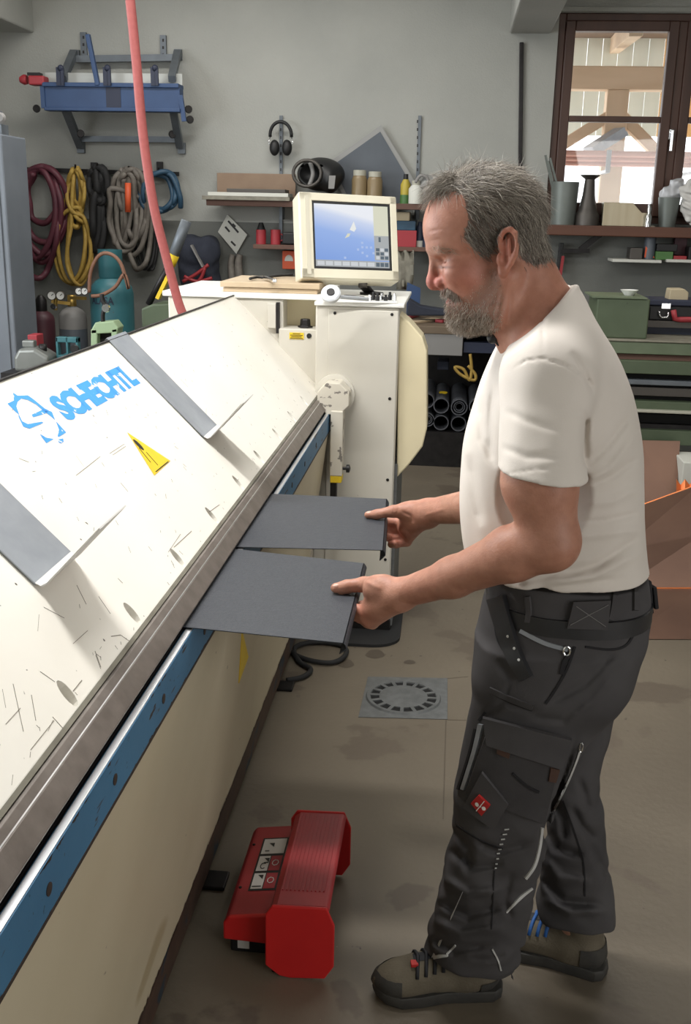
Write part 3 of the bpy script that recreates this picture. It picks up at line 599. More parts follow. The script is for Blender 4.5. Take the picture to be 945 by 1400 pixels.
# ------------------------------------------------------------------ signed-distance modelling: primitives blended smoothly, meshed by sparse surface nets
def smin(a, b, k):
    if k <= 0: return np.minimum(a, b)
    h = np.maximum(k-np.abs(a-b), 0)/k; return np.minimum(a, b)-h*h*k*0.25
def smax(a, b, k): return -smin(-a, -b, k)
class Sdf:
    def __init__(s): s.ops = []; s.disp = []
    def rc(s, a, b, ra, rb, k=0.02, op='u'):
        a, b = np.array(a, float), np.array(b, float); ba = b-a; l2 = ba@ba; L = sqrt(l2)+1e-9
        def f(p):
            t = np.clip(((p-a)@ba)/(l2+1e-12), 0, 1); q = p-a-t[..., None]*ba
            return np.sqrt((q*q).sum(-1))-(ra+(rb-ra)*t)
        s.ops.append((f, (a+b)/2, L/2+max(ra, rb), k, op)); return s
    def chain(s, pts, rs, k=0.01, op='u'):
        for i in range(len(pts)-1): s.rc(pts[i], pts[i+1], rs[i], rs[i+1], k if i == 0 else min(k, 0.006), op)
        return s
    def el(s, c, r, k=0.02, rot=None, op='u'):
        c, r = np.array(c, float), np.array(r, float)
        M = np.array(Euler(rot).to_matrix()) if rot is not None else None
        def f(p):
            q = p-c
            if M is not None: q = q@M
            k0 = np.sqrt(((q/r)**2).sum(-1)); k1 = np.sqrt(((q/(r*r))**2).sum(-1))
            return k0*(k0-1)/(k1+1e-9)
        s.ops.append((f, c, r.max(), k, op)); return s
    def loft(s, rows, k=0.02, op='u', p=2.4, n=60):
        """rows: (cx, cy, cz, rx, ry) from top to bottom"""
        R = np.array(rows, float); t = np.linspace(0, len(R)-1, n); i = np.clip(t.astype(int), 0, len(R)-2); u = (t-i)[:, None]
        g = lambda j: R[np.clip(j, 0, len(R)-1)]
        Q = 0.5*((2*g(i))+(-g(i-1)+g(i+1))*u+(2*g(i-1)-5*g(i)+4*g(i+1)-g(i+2))*u**2+(-g(i-1)+3*g(i)-3*g(i+1)+g(i+2))*u**3)
        zs = Q[::-1, 2]; Qr = Q[::-1]
        def f(P):
            z = P[..., 2]; v = [np.interp(z, zs, Qr[:, j]) for j in (0, 1, 3, 4)]
            q = (np.abs((P[..., 0]-v[0])/v[2])**p+np.abs((P[..., 1]-v[1])/v[3])**p)**(1/p)
            d = (q-1)*np.minimum(v[2], v[3])
            return np.maximum(d, np.maximum(z-zs[-1], zs[0]-z))
        c = (Q[0, :3]+Q[-1, :3])/2; rad = np.linalg.norm(Q[0, :3]-Q[-1, :3])/2+max(R[:, 3].max(), R[:, 4].max())*1.3
        s.ops.append((f, c, rad, k, op)); return s
    def cut(s, o, n, k=0.004, where=None):
        """remove the side the normal points to (optionally only where a mask function is < 0)"""
        o, n = np.array(o, float), np.array(n, float); n /= np.linalg.norm(n)
        s.ops.append((lambda p: (p-o)@n, None, 0, k, 'i' if where is None else ('w', where))); return s
    def eval(s, P, ctr=None, rad=0.0):
        D = np.full(P.shape[:-1], 10.0)
        for f, c, R, k, op in s.ops:
            if c is None:
                if op == 'i': D = smax(D, f(P), k)
                else: D = smax(D, np.minimum(f(P), -op[1](P)), k)
                continue
            m = np.ones(len(P), bool) if ctr is None else (np.linalg.norm(ctr-c, axis=1) < R+rad+max(k, 0.0)+0.03)
            if not m.any(): continue
            d = f(P[m])
            if op == 'u': D[m] = smin(D[m], d, k)
            elif op == 's': D[m] = smax(D[m], -d, k)
        for g in s.disp: D = D+g(P)
        return D
    def mesh(s, lo, hi, h):
        B = 8; S = B*h; lo = np.array(lo); nb = np.ceil((np.array(hi)-lo)/S).astype(int)
        I = np.stack(np.meshgrid(*[np.arange(n) for n in nb], indexing='ij'), -1).reshape(-1, 3)
        ctr = lo+(I+0.5)*S; d = []
        for q in range(0, len(ctr), 20000): d.append(s.eval(ctr[q:q+20000, None, :], ctr[q:q+20000], 0.0)[:, 0])
        d = np.concatenate(d); I = I[np.abs(d) < S*1.15]
        N = nb*B+2; off = np.stack(np.meshgrid(*[np.arange(B+1)]*3, indexing='ij'), -1).reshape(-1, 3)
        V = []; K = []; E = []
        def key(ijk): return (ijk[..., 0]*N[1]+ijk[..., 1])*N[2]+ijk[..., 2]
        corners = np.array([(i, j, k) for i in (0, 1) for j in (0, 1) for k in (0, 1)])
        edges = [(a, b) for a in range(8) for b in range(a+1, 8) if np.abs(corners[a]-corners[b]).sum() == 1]
        for q in range(0, len(I), 600):
            Ib = I[q:q+600]; base = Ib*B
            P = lo+(base[:, None, :]+off)*h
            D = s.eval(P, lo+(Ib+0.5)*S, S*0.87).reshape(-1, B+1, B+1, B+1)
            cv = np.stack([D[:, i:i+B, j:j+B, k:k+B] for i, j, k in corners], -1)
            sg = cv < 0; act = sg.any(-1) & ~sg.all(-1)
            idx = np.argwhere(act); c8 = cv[act]; pos = np.zeros((len(c8), 3)); cnt = np.zeros(len(c8))
            for a, b in edges:
                x = (c8[:, a] < 0) != (c8[:, b] < 0); t = np.where(x, c8[:, a]/np.where(x, c8[:, a]-c8[:, b], 1), 0)
                pos += np.where(x[:, None], corners[a]+t[:, None]*(corners[b]-corners[a]), 0); cnt += x
            cell = base[idx[:, 0]]+idx[:, 1:]
            V.append(lo+(cell+pos/cnt[:, None])*h); K.append(key(cell))
            for ax in range(3):
                sl = [slice(0, B)]*3; s2 = list(sl); s2[ax] = slice(1, B+1)
                A = D[(slice(None), *sl)] < 0; Bv = D[(slice(None), *s2)] < 0
                ch = np.argwhere(A != Bv); g = base[ch[:, 0]]+ch[:, 1:]
                E.append(np.concatenate([g, np.full((len(g), 1), ax), A[tuple(ch.T)][:, None].astype(int)], 1))
        V = np.concatenate(V); K = np.concatenate(K); E = np.concatenate(E)
        o = np.argsort(K); Ks = K[o]; V = V[o]
        faces = []
        for ax in range(3):
            e = E[E[:, 3] == ax]; g = e[:, :3]; b, c = [(1, 2), (2, 0), (0, 1)][ax]
            db = np.zeros(3, int); db[b] = 1; dc = np.zeros(3, int); dc[c] = 1
            ok = (g[:, b] > 0) & (g[:, c] > 0); g = g[ok]; ins = e[ok, 4]
            ks = [key(g-db-dc), key(g-dc), key(g), key(g-db)]
            ii = [np.clip(np.searchsorted(Ks, k), 0, len(Ks)-1) for k in ks]
            good = np.all([Ks[i] == k for i, k in zip(ii, ks)], 0)
            Q = np.stack(ii, 1)[good]; fl = ins[good] == 0; Q[fl] = Q[fl][:, ::-1]
            faces.append(Q)
        return V, np.concatenate(faces)
def proj(P):
    v = P-C0; w = v@fw; return 472.5+F*(v@CR)/w, 700-F*(v@CU)/w
def seg2(px, py, a, b):
    ax, ay = a; bx, by = b; dx, dy = bx-ax, by-ay; t = np.clip(((px-ax)*dx+(py-ay)*dy)/(dx*dx+dy*dy+1e-9), 0, 1)
    return np.hypot(px-ax-t*dx, py-ay-t*dy), t
def creases(lines, ymax, amp=0.004, wid=5.0):
    """folds laid along lines: positive amp = groove, negative = ridge (line: list of points [, amp, width in px])"""
    def g(P):
        px, py = proj(P); out = np.zeros(px.shape); m = np.clip((ymax-P[..., 1])/0.03, 0, 1)
        for ln in lines:
            pts, am, wd = (ln[0], ln[1], ln[2]) if isinstance(ln, tuple) else (ln, amp, wid)
            best = None
            n = len(pts)-1
            for i in range(n):
                d, t = seg2(px, py, pts[i], pts[i+1]); tt = (i+t)/n; e = np.exp(-(d/wd)**2)*np.clip(np.minimum(tt, 1-tt)*5, 0.0, 1)
                best = e if best is None else np.maximum(best, e)
            out += am*best
        return out*m
    return g
def waves(seed, n, amp, freq, zs=1.0, mask=None):
    r = np.random.default_rng(seed); Dv = r.normal(size=(n, 3))*freq; Dv[:, 2] *= zs; ph = r.uniform(0, 6.28, n); ph2 = r.uniform(0, 6.28, n); D2 = r.normal(size=(n, 3))*freq*0.6
    def g(P):
        o = np.zeros(P.shape[:-1])
        for i in range(n): o += np.sin(P@Dv[i]+ph[i]+1.2*np.sin(P@D2[i]+ph2[i]))
        o *= amp/sqrt(n)
        return o*mask(P) if mask else o
    return g
def mesh_obj(name, V, Fq, m, parent, cols=None):
    org = np.array(parent['_org']); me = bpy.data.meshes.new(name)
    me.vertices.add(len(V)); me.vertices.foreach_set('co', (V-org).astype(np.float32).ravel())
    me.loops.add(Fq.size); me.loops.foreach_set('vertex_index', Fq.astype(np.int32).ravel())
    k = Fq.shape[1]; me.polygons.add(len(Fq)); me.polygons.foreach_set('loop_start', np.arange(0, Fq.size, k, dtype=np.int32))
    me.polygons.foreach_set('use_smooth', [True]*len(Fq)); me.update(calc_edges=True); me.validate()
    if cols is not None:
        a = me.color_attributes.new('Col', 'FLOAT_COLOR', 'POINT'); a.data.foreach_set('color', np.concatenate([cols, np.ones((len(cols), 1))], 1).astype(np.float32).ravel())
    me.materials.append(MATS[m]); o = bpy.data.objects.new(name, me); COL.objects.link(o); o.parent = parent; o['_org'] = list(org)
    return o
def inpoly(px, py, poly):
    r = np.zeros(px.shape, bool); n = len(poly)
    for i in range(n):
        (x0, y0), (x1, y1) = poly[i], poly[(i+1) % n]
        c = ((y0 > py) != (y1 > py)) & (px < (x1-x0)*(py-y0)/(y1-y0+1e-9)+x0); r ^= c
    return r
def soft(px, py, cx, cy, rx, ry): return np.exp(-((px-cx)/rx)**2-((py-cy)/ry)**2)
# ------------------------------------------------------------------ the man
mat('skin', (1, 1, 1), 0.48, 0, (0.80, 0.74, 0.72), 55, 0.6, 0.10, 260, vcol=True, spec=0.4)
sk = MATS['skin'].node_tree.nodes['Principled BSDF']; sk.inputs['Subsurface Weight'].default_value = 0.12; sk.inputs['Subsurface Radius'].default_value = (0.012, 0.004, 0.002); sk.inputs['Subsurface Scale'].default_value = 0.6
mat('hair', (1, 1, 1), 0.42, vcol=True, spec=0.35)
mat('shirt_cotton', srgb(214, 206, 198), 0.85, 0, srgb(207, 199, 190), 9, 0.6, 0.05, 500, spec=0.2)
mat('trouser_canvas', srgb(82, 80, 81), 0.85, 0, srgb(64, 62, 63), 7, 0.7, 0.08, 500, spec=0.25)
mat('trouser_dark', srgb(44, 43, 45), 0.85, 0, srgb(36, 35, 37), 7, 0.7, 0.08, 500, spec=0.25)
mat('trouser_pocket', srgb(72, 70, 71), 0.85, 0, srgb(56, 54, 55), 7, 0.7, 0.08, 500, spec=0.25)
mat('reflective', srgb(190, 190, 188), 0.4)
mat('boot_suede', srgb(112, 104, 88), 0.85, 0, srgb(92, 84, 70), 20, 0.7, 0.15, 200)
mat('boot_rubber', srgb(44, 43, 42), 0.7, 0, srgb(60, 58, 54), 30, 0.6, 0.1, 100)
mat('belt_leather', srgb(34, 34, 36), 0.42, 0, srgb(44, 44, 46), 20, 0.6)
mat('patch_red', srgb(176, 36, 34), 0.6)
mat('lining_brown', srgb(70, 48, 38), 0.8)
mat('lace_blue', srgb(40, 92, 160), 0.6)
mat('stitch', srgb(112, 110, 108), 0.8)
mat('nail', srgb(222, 176, 158), 0.35)
mat('brass', srgb(196, 164, 96), 0.35, 0.9)
mat('lace_black', srgb(30, 31, 36), 0.7)
YB = 1.92
man = thing('person', 'bearded grey haired man in white t-shirt and dark work trousers holding anthracite sheets', 'person', (0.2, 1.97, 0))
Yh = 1.86; U = mpp(Yh, 1.65)                                          # head plane and metres per photo pixel there
def hp(x, y, off=0.0): return PY(x, y, Yh-off*U) if False else PY(x, y, Yh)+np.array([0, -off*U, 0])
b = Sdf()
# skull, face, jaw, neck
b.el(hp(664, 297), (79*U, 61*U, 68*U), 0, rot=(0, radians(-8), 0))
b.el(hp(630, 316), (48*U, 50*U, 46*U), 0.03)
b.el(hp(648, 372), (47*U, 45*U, 46*U), 0.025)
b.el(hp(650, 400), (40*U, 42*U, 44*U), 0.02)
for sg in (-1, 1):
    b.rc(hp(690, 378, sg*44), hp(676, 425, sg*38), 14*U, 14*U, 0.03)
    b.rc(hp(676, 425, sg*38), hp(640, 431, sg*10), 14*U, 15*U, 0.03)
    b.el(hp(628, 372, sg*38), (20*U, 14*U, 16*U), 0.02)               # cheekbone
    b.rc(hp(590, 341, sg*7), hp(606, 340, sg*34), 6*U, 6.5*U, 0.012)     # brow ridge
b.rc(hp(714, 352), hp(740, 440), 37*U, 52*U, 0.03)
b.rc(hp(690, 400), hp(715, 455), 34*U, 40*U, 0.03)
b.el(hp(637, 430), (21*U, 22*U, 18*U), 0.02)
# nose
b.rc(hp(593.5, 353), hp(592, 378), 5.5*U, 7.5*U, 0.012)
b.el(hp(592.5, 386), (10*U, 10*U, 10*U), 0.008)
b.rc(hp(594, 390), hp(606, 391), 6*U, 6*U, 0.006)
for sg in (-1, 1): b.el(hp(604, 386, sg*12), (9*U, 6.5*U, 8*U), 0.006)
for sg in (-1, 1): b.el(hp(597, 396.5, sg*7), (4*U, 3*U, 2.5*U), 0.003, op='s')
# mouth
b.rc(hp(614, 400, 13), hp(614, 400, -13), 6.5*U, 6.5*U, 0.012); b.rc(hp(619.5, 415, 11), hp(619.5, 415, -11), 6.5*U, 6.5*U, 0.010)
b.rc(hp(610, 408.5, 16), hp(610, 408.5, -16), 2.0*U, 2.2*U, 0.004, op='s')
for sg in (-1, 1): b.rc(hp(612, 408.5, sg*10), hp(626, 409, sg*27), 2*U, 2*U, 0.006, op='s')
# eye sockets, lowered lids
for sg in (-1, 1):
    b.el(hp(602, 359, sg*26), (9*U, 11*U, 7*U), 0.010, op='s')
    b.el(hp(617, 363, sg*25), (12.5*U, 12.5*U, 11*U), 0.004)
    b.rc(hp(598, 371, sg*22), hp(616, 373, sg*38), 1.3*U, 1.3*U, 0.004, op='s')   # fold under the eye
    b.rc(hp(600, 355, sg*20), hp(618, 357, sg*37), 1.4*U, 1.4*U, 0.004, op='s')   # crease over the lid
    b.rc(hp(606, 391, sg*17), hp(620, 408, sg*30), 1.6*U, 1.6*U, 0.008, op='s')   # nasolabial fold
    b.rc(hp(604, 365.5, sg*27), hp(619, 367, sg*38), 1.1*U, 1.1*U, 0.002, op='s')   # lid line
    # ear
    ring = [(682, 338), (681, 324), (686, 315), (694, 312), (701, 318), (704, 331), (701, 345), (696, 356), (690, 367), (685, 370), (682, 364)]
    fl = [60, 63, 66, 69, 72, 73, 71, 68, 63, 60, 59]
    b.el(hp(692, 341, sg*60), (10*U, 5*U, 26*U), 0.008, rot=(0, radians(10), 0))
    b.chain([hp(x, y, sg*q) for (x, y), q in zip(ring, fl)], [3.3*U]*9+[5.5*U, 4*U], 0.004)
    b.rc(hp(693, 326, sg*68), hp(694, 350, sg*67), 2.2*U, 2.6*U, 0.004)
    b.el(hp(687, 346, sg*66), (4.5*U, 5*U, 10*U), 0.004, op='s')
    b.el(hp(680, 352, sg*60), (3.5*U, 5*U, 7*U), 0.006)
# neck tendons
b.rc(hp(700, 372, 44), hp(690, 448, 22), 7*U, 7*U, 0.02)
# forehead lines
b.disp.append(creases([([(584, 318), (600, 313), (618, 316)], 0.0011, 1.6), ([(584, 330), (600, 327), (612, 330)], 0.001, 1.6), ([(598, 336), (592, 344)], 0.001, 1.6), ([(688, 392), (678, 440)], 0.0025, 3), ([(700, 395), (695, 440)], 0.0015, 3), ([(622, 362), (632, 368)], 0.0008, 1.6)], Yh+0.02))
# hidden core of trunk and legs (under the clothes), so the figure is one surface
b.rc(hp(742, 440), PY(760, 600, YB), 0.06, 0.09, 0.03); b.rc(PY(760, 600, YB), PY(770, 850, YB), 0.09, 0.08, 0.03)
HIPN, KNN, ANN = PY(755, 900, 1.86), PY(690, 1110, 1.88), PY(640, 1320, 1.93)
HIPF, KNF, ANF = PY(790, 900, 2.0), PY(785, 1090, 2.02), PY(785, 1262, 2.04)
for hip, kn, an in ((HIPN, KNN, ANN), (HIPF, KNF, ANF)): b.rc(hip, kn, 0.055, 0.045, 0.03); b.rc(kn, an, 0.045, 0.035, 0.02)
b.rc(PY(770, 850, YB), HIPN, 0.08, 0.055, 0.03); b.rc(PY(770, 850, YB), HIPF, 0.08, 0.055, 0.03)
# near (left) arm
SHN, ELN, WRN = PY(748, 520, 1.72), PY(753, 742, 1.668), PY(548, 812, 1.835)
b.rc(hp(742, 440), SHN, 0.05, 0.055, 0.03)
b.rc(SHN, PY(738, 660, 1.68), 0.058, 0.061, 0.02); b.rc(PY(738, 655, 1.68), ELN, 0.061, 0.046, 0.02)
b.rc(ELN, PY(700, 757, 1.69), 0.046, 0.046, 0.02); b.rc(PY(700, 757, 1.69), PY(620, 789, 1.765), 0.046, 0.035, 0.02); b.rc(PY(620, 789, 1.765), WRN, 0.035, 0.0275, 0.02)
b.el(PY(768, 735, 1.668), (0.022, 0.022, 0.024), 0.02)
# far (right) arm
SHF, ELF, WRF = PY(728, 500, 2.12), PY(712, 690, 2.22), PY(585, 700, 2.44)
b.rc(hp(742, 440), SHF, 0.05, 0.055, 0.03); b.rc(SHF, ELF, 0.058, 0.045, 0.02)
b.rc(ELF, PY(650, 692, 2.33), 0.046, 0.042, 0.02); b.rc(PY(650, 692, 2.33), WRF, 0.042, 0.03, 0.02)
# near hand: thumb on the sheet, palm at the edge, fingers curled underneath
T = [PZ(522, 801, 0.955), PZ(498, 799, 0.968), PZ(474, 802, 0.9625), PZ(459, 804, 0.9592)]
b.rc(WRN, PY(512, 806, 1.86), 0.0265, 0.0225, 0.02)
b.rc(WRN+np.array([0, 0.004, -0.008]), PY(510, 822, 1.872), 0.023, 0.0195, 0.02)
b.chain([PY(524, 800, 1.852)]+T[1:], [0.0205, 0.0150, 0.0130, 0.0102], 0.016)
nf = [[(-0.140, 1.868, 0.929), (-0.174, 1.884, 0.9335), (-0.190, 1.910, 0.9365), (-0.188, 1.931, 0.9375)],
      [(-0.136, 1.870, 0.916), (-0.172, 1.890, 0.920), (-0.184, 1.918, 0.930), (-0.177, 1.940, 0.9365)],
      [(-0.130, 1.878, 0.905), (-0.163, 1.898, 0.909), (-0.173, 1.924, 0.921), (-0.164, 1.944, 0.930)],
      [(-0.122, 1.888, 0.898), (-0.150, 1.906, 0.899), (-0.158, 1.926, 0.909), (-0.150, 1.943, 0.918)]]
for i, f in enumerate(nf):
    r = (0.0098, 0.0100, 0.0094, 0.0082)[i]; b.rc(WRN+np.array([-0.005, 0, -0.01]), f[0], 0.018, r*1.25, 0.014); b.chain(f, [r*1.2, r*1.05, r*0.95, r*0.82], 0.006)
# far hand: palm towards the camera, thumb on the sheet, fingers curled back under it
b.rc(WRF, PY(556, 700, 2.462), 0.030, 0.0235, 0.02)
b.rc(WRF+np.array([0, 0.0, -0.016]), PY(556, 722, 2.468), 0.025, 0.021, 0.02)
b.chain([PY(562, 698, 2.455), PZ(538, 699, 0.970), PZ(516, 703, 0.961), PZ(503, 704, 0.957)], [0.021, 0.0145, 0.0115, 0.0088], 0.016)
ff = [[(-0.098, 2.488, 0.928), (-0.136, 2.480, 0.930), (-0.158, 2.458, 0.9355), (-0.160, 2.436, 0.9375)],
      [(-0.094, 2.490, 0.910), (-0.134, 2.482, 0.908), (-0.150, 2.452, 0.919), (-0.145, 2.428, 0.931)],
      [(-0.088, 2.488, 0.893), (-0.124, 2.478, 0.890), (-0.138, 2.448, 0.899), (-0.128, 2.424, 0.911)],
      [(-0.080, 2.482, 0.879), (-0.108, 2.470, 0.875), (-0.118, 2.445, 0.883), (-0.108, 2.425, 0.893)]]
for i, f in enumerate(ff):
    r = (0.0102, 0.0104, 0.0098, 0.0086)[i]; b.rc(WRF+np.array([-0.01, 0.006, -0.012]), f[0], 0.018, r*1.25, 0.014); b.chain(f, [r*1.2, r*1.05, r*0.95, r*0.82], 0.006)
b.disp.append(creases([([(548, 699), (562, 705), (566, 716)], 0.0022, 2.0), ([(553, 722), (562, 730)], 0.002, 2.0), ([(540, 694), (537, 704)], 0.001, 1.2), ([(545, 694), (542, 704)], 0.001, 1.2), ([(496, 793), (510, 800), (522, 806)], -0.0016, 3), ([(490, 822), (500, 815)], 0.0018, 2.5), ([(555, 690), (600, 682), (640, 672)], -0.0016, 3.0), ([(580, 705), (610, 695)], -0.0012, 2.4)], 2.6))
V, Fq = b.mesh((-0.30, 1.52, 0.0), (0.50, 2.58, 1.84), 0.0023)
print('body', len(V), round(time.time()-T0, 1))
# colours of the skin, with some shade and highlight painted at the eye
px, py = proj(V); Yv = V[:, 1]
base = np.array(srgb(184, 138, 116)); col = np.tile(base, (len(V), 1))
def mixc(w, c): 
    global col
    w = np.clip(w, 0, 1)[:, None]; col = col*(1-w)+np.array(c)*w
head = (V[:, 2] > 1.38)
mixc(head*1.0, srgb(180, 128, 107))
mixc(head*soft(px, py, 592, 386, 16, 14)*0.65, srgb(188, 96, 88))
mixc(head*soft(px, py, 640, 378, 30, 26)*0.45, srgb(180, 104, 90))
mixc(head*soft(px, py, 692, 338, 12, 34)*0.5*(np.abs(Yv-Yh) > 0.07), srgb(192, 104, 84))
mixc(head*soft(px, py, 612, 412, 8, 4)*0.7, srgb(150, 84, 78))
mixc(head*soft(px, py, 609, 365.5, 10, 1.5)*0.8, srgb(70, 46, 40)); mixc(head*soft(px, py, 608, 356, 11, 1.5)*0.45, srgb(110, 70, 58)); mixc(head*soft(px, py, 612, 370, 6, 2.5)*0.4, srgb(214, 178, 164))  # lash line, plus lid crease shade and lower lid highlight painted in
mixc(head*soft(px, py, 600, 342, 16, 5)*0.35, srgb(150, 118, 100))
BEARD = [(670, 352), (680, 372), (690, 395), (690, 430), (676, 448), (640, 462), (612, 452), (606, 425), (612, 412), (604, 400), (612, 393), (622, 400), (630, 410), (640, 400), (655, 380)]
EDGE = [(676, 340), (668, 356), (655, 380), (640, 399), (626, 404), (608, 396)]
ed = np.min([seg2(px, py, EDGE[i], EDGE[i+1])[0] for i in range(len(EDGE)-1)], 0)
bd = inpoly(px, py, BEARD) & head; bw = np.where(bd, np.clip(ed/16, 0, 1), 0)
mixc(bw*np.clip(0.25+(py-360)/90, 0.15, 0.55)*np.clip((694-px)/16, 0, 1), srgb(132, 110, 98))
SCALP = [(575, 230), (600, 262), (618, 258), (634, 268), (641, 300), (634, 325), (650, 343), (668, 352), (676, 342), (682, 322), (692, 309), (704, 312), (709, 335), (714, 355), (732, 364), (748, 358), (775, 330), (765, 240), (700, 195), (600, 200)]
scalp = inpoly(px, py, SCALP) & head & ~((np.abs(Yv-Yh) > 0.088) & (px > 676) & (px < 708) & (py > 310)); mixc(scalp*0.9, srgb(96, 86, 78))
hand = V[:, 0] < 0.0
mixc((~head)*(hand)*0.5, srgb(192, 138, 118)); mixc((~head)*soft(px, py, 490, 840, 14, 16)*0.5, srgb(200, 120, 100))
mixc((~head)*soft(px, py, 540, 735, 20, 20)*0.4, srgb(206, 128, 112)); mixc((~head)*(Yv < 1.8)*(V[:, 2] > 0.98)*0.5, srgb(166, 114, 92))
V_body, F_body = V, Fq
body = mesh_obj('body', V, Fq, 'skin', man, col)
bvh_body = BVHTree.FromPolygons([Vector(v) for v in V], [tuple(f) for f in Fq])
# ------------------------------------------------------------------ t-shirt
s = Sdf()
def row(py_, xf, xb, hy, yc=YB): 
    a, c = PY(xf, py_, yc), PY(xb, py_, yc); return ((a[0]+c[0])/2, yc, (a[2]+c[2])/2, abs(c[0]-a[0])/2, hy)
s.loft([row(392, 742, 785, .07, 1.9), row(415, 716, 800, .10, 1.9), row(440, 700, 817, .14, 1.91), row(470, 684, 836, .175), row(500, 669, 851, .19), row(540, 652, 866, .192), row(600, 635, 876, .186), row(650, 629, 878, .180), row(700, 628, 879, .178), row(750, 633, 883, .174), row(790, 642, 889, .170), row(830, 655, 888, .166)], 0)
s.rc(PY(752, 424, 1.86), PY(748, 512, 1.735), 0.05, 0.070, 0.04); s.rc(PY(742, 424, 1.98), PY(728, 505, 2.11), 0.05, 0.070, 0.04)
s.rc(PY(748, 512, 1.735), PY(739, 668, 1.672), 0.073, 0.0745, 0.03)
s.rc(PY(728, 505, 2.11), PY(718, 650, 2.19), 0.073, 0.072, 0.03)
# neckline, sleeve ends, hem
n_img = np.cross(PY(683, 470, 1.9)-PY(777, 391, 1.9), (0, 1, 0)); n_img = n_img if n_img[2] > 0 else -n_img
s.cut(PY(777, 391, 1.9), n_img, 0.004, where=lambda P: np.linalg.norm(P-hp(735, 430), axis=-1)-0.20)
s.cut((0, 0, float(PY(760, 650, 1.61)[2])), (-0.10, 0, -1), 0.004, where=lambda P: np.minimum(np.linalg.norm(P-PY(739, 700, 1.665), axis=-1)-0.125, np.linalg.norm(P-PY(718, 690, 2.2), axis=-1)-0.13))
s.cut(PY(770, 806, 1.77), (0.02, -0.02, -1), 0.003)
fold = [
    ([(802, 560), (799, 600), (801, 640)], 0.005, 7),  
    ([(800, 640), (830, 610), (868, 560)], 0.003, 6), ([(798, 660), (835, 640), (874, 590)], -0.003, 7), ([(800, 668), (840, 650), (876, 622)], 0.003, 6), ([(796, 690), (840, 685), (878, 665)], -0.003, 8),
    ([(785, 715), (830, 712), (878, 700)], 0.003, 6), ([(775, 735), (830, 730), (880, 722)], -0.003, 8), ([(760, 790), (820, 770), (880, 730)], 0.004, 7), ([(740, 800), (810, 790), (884, 752)], -0.004, 8), ([(720, 806), (780, 800), (860, 790)], 0.003, 6),
    ([(700, 800), (740, 790), (800, 770)], 0.003, 6), ([(672, 800), (700, 790), (720, 800)], 0.003, 6),
    ([(676, 520), (670, 580), (672, 630)], 0.004, 7), ([(655, 540), (660, 600), (680, 640)], 0.004, 8), ([(640, 620), (650, 680), (660, 720)], 0.003, 8),
    ([(690, 560), (720, 575), (770, 590)], 0.0015, 6), ([(684, 610), (720, 625), (780, 622)], 0.0018, 6), ([(780, 480), (800, 510), (812, 540)], 0.003, 6),  
    ([(700, 505), (720, 493), (742, 490), (770, 498), (800, 515), (815, 530)], 0.0022, 1.8), ([(742, 398), (742, 440), (742, 488)], 0.0012, 1.6),
    ([(682, 650), (730, 642), (797, 636)], 0.0014, 1.5)]
s.disp.append(creases([(p, a*(1.7 if w > 3 else 1.3), w*0.8) for p, a, w in fold], 1.98)); s.disp.append(waves(3, 8, 0.0012, 26, 0.6))
Vs, Fs = s.mesh((-0.10, 1.52, 0.86), (0.52, 2.32, 1.66), 0.0035)
shirt = mesh_obj('t_shirt', Vs, Fs, 'shirt_cotton', man)
print('shirt', len(Vs), round(time.time()-T0, 1))
# ------------------------------------------------------------------ work trousers
t = Sdf()
t.loft([row(775, 668, 884, .155), row(815, 664, 888, .158), row(850, 656, 884, .162), row(890, 653, 872, .165), row(930, 652, 858, .160), row(970, 690, 835, .10)], 0)
def lrow(py_, xl, xr, yc, hy): return row(py_, xl, xr, hy, yc)
t.loft([lrow(880, 654, 866, 1.865, .10), lrow(940, 648, 842, 1.862, .10), lrow(1000, 638, 805, 1.862, .097), lrow(1050, 628, 778, 1.865, .094), lrow(1090, 620, 762, 1.87, .09), lrow(1150, 617, 744, 1.88, .085), lrow(1200, 603, 733, 1.89, .082), lrow(1250, 593, 722, 1.905, .080), lrow(1290, 585, 710, 1.92, .078), lrow(1325, 577, 700, 1.93, .078), lrow(1350, 574, 700, 1.935, .08)], 0.03)
t.loft([lrow(880, 690, 866, 2.0, .10), lrow(940, 715, 846, 2.005, .10), lrow(1000, 732, 832, 2.01, .095), lrow(1050, 738, 818, 2.01, .09), lrow(1100, 740, 822, 2.015, .085), lrow(1150, 741, 828, 2.02, .08), lrow(1200, 739, 835, 2.03, .08), lrow(1240, 736, 842, 2.035, .08), lrow(1270, 738, 842, 2.04, .08), lrow(1300, 742, 836, 2.04, .078)], 0.03)
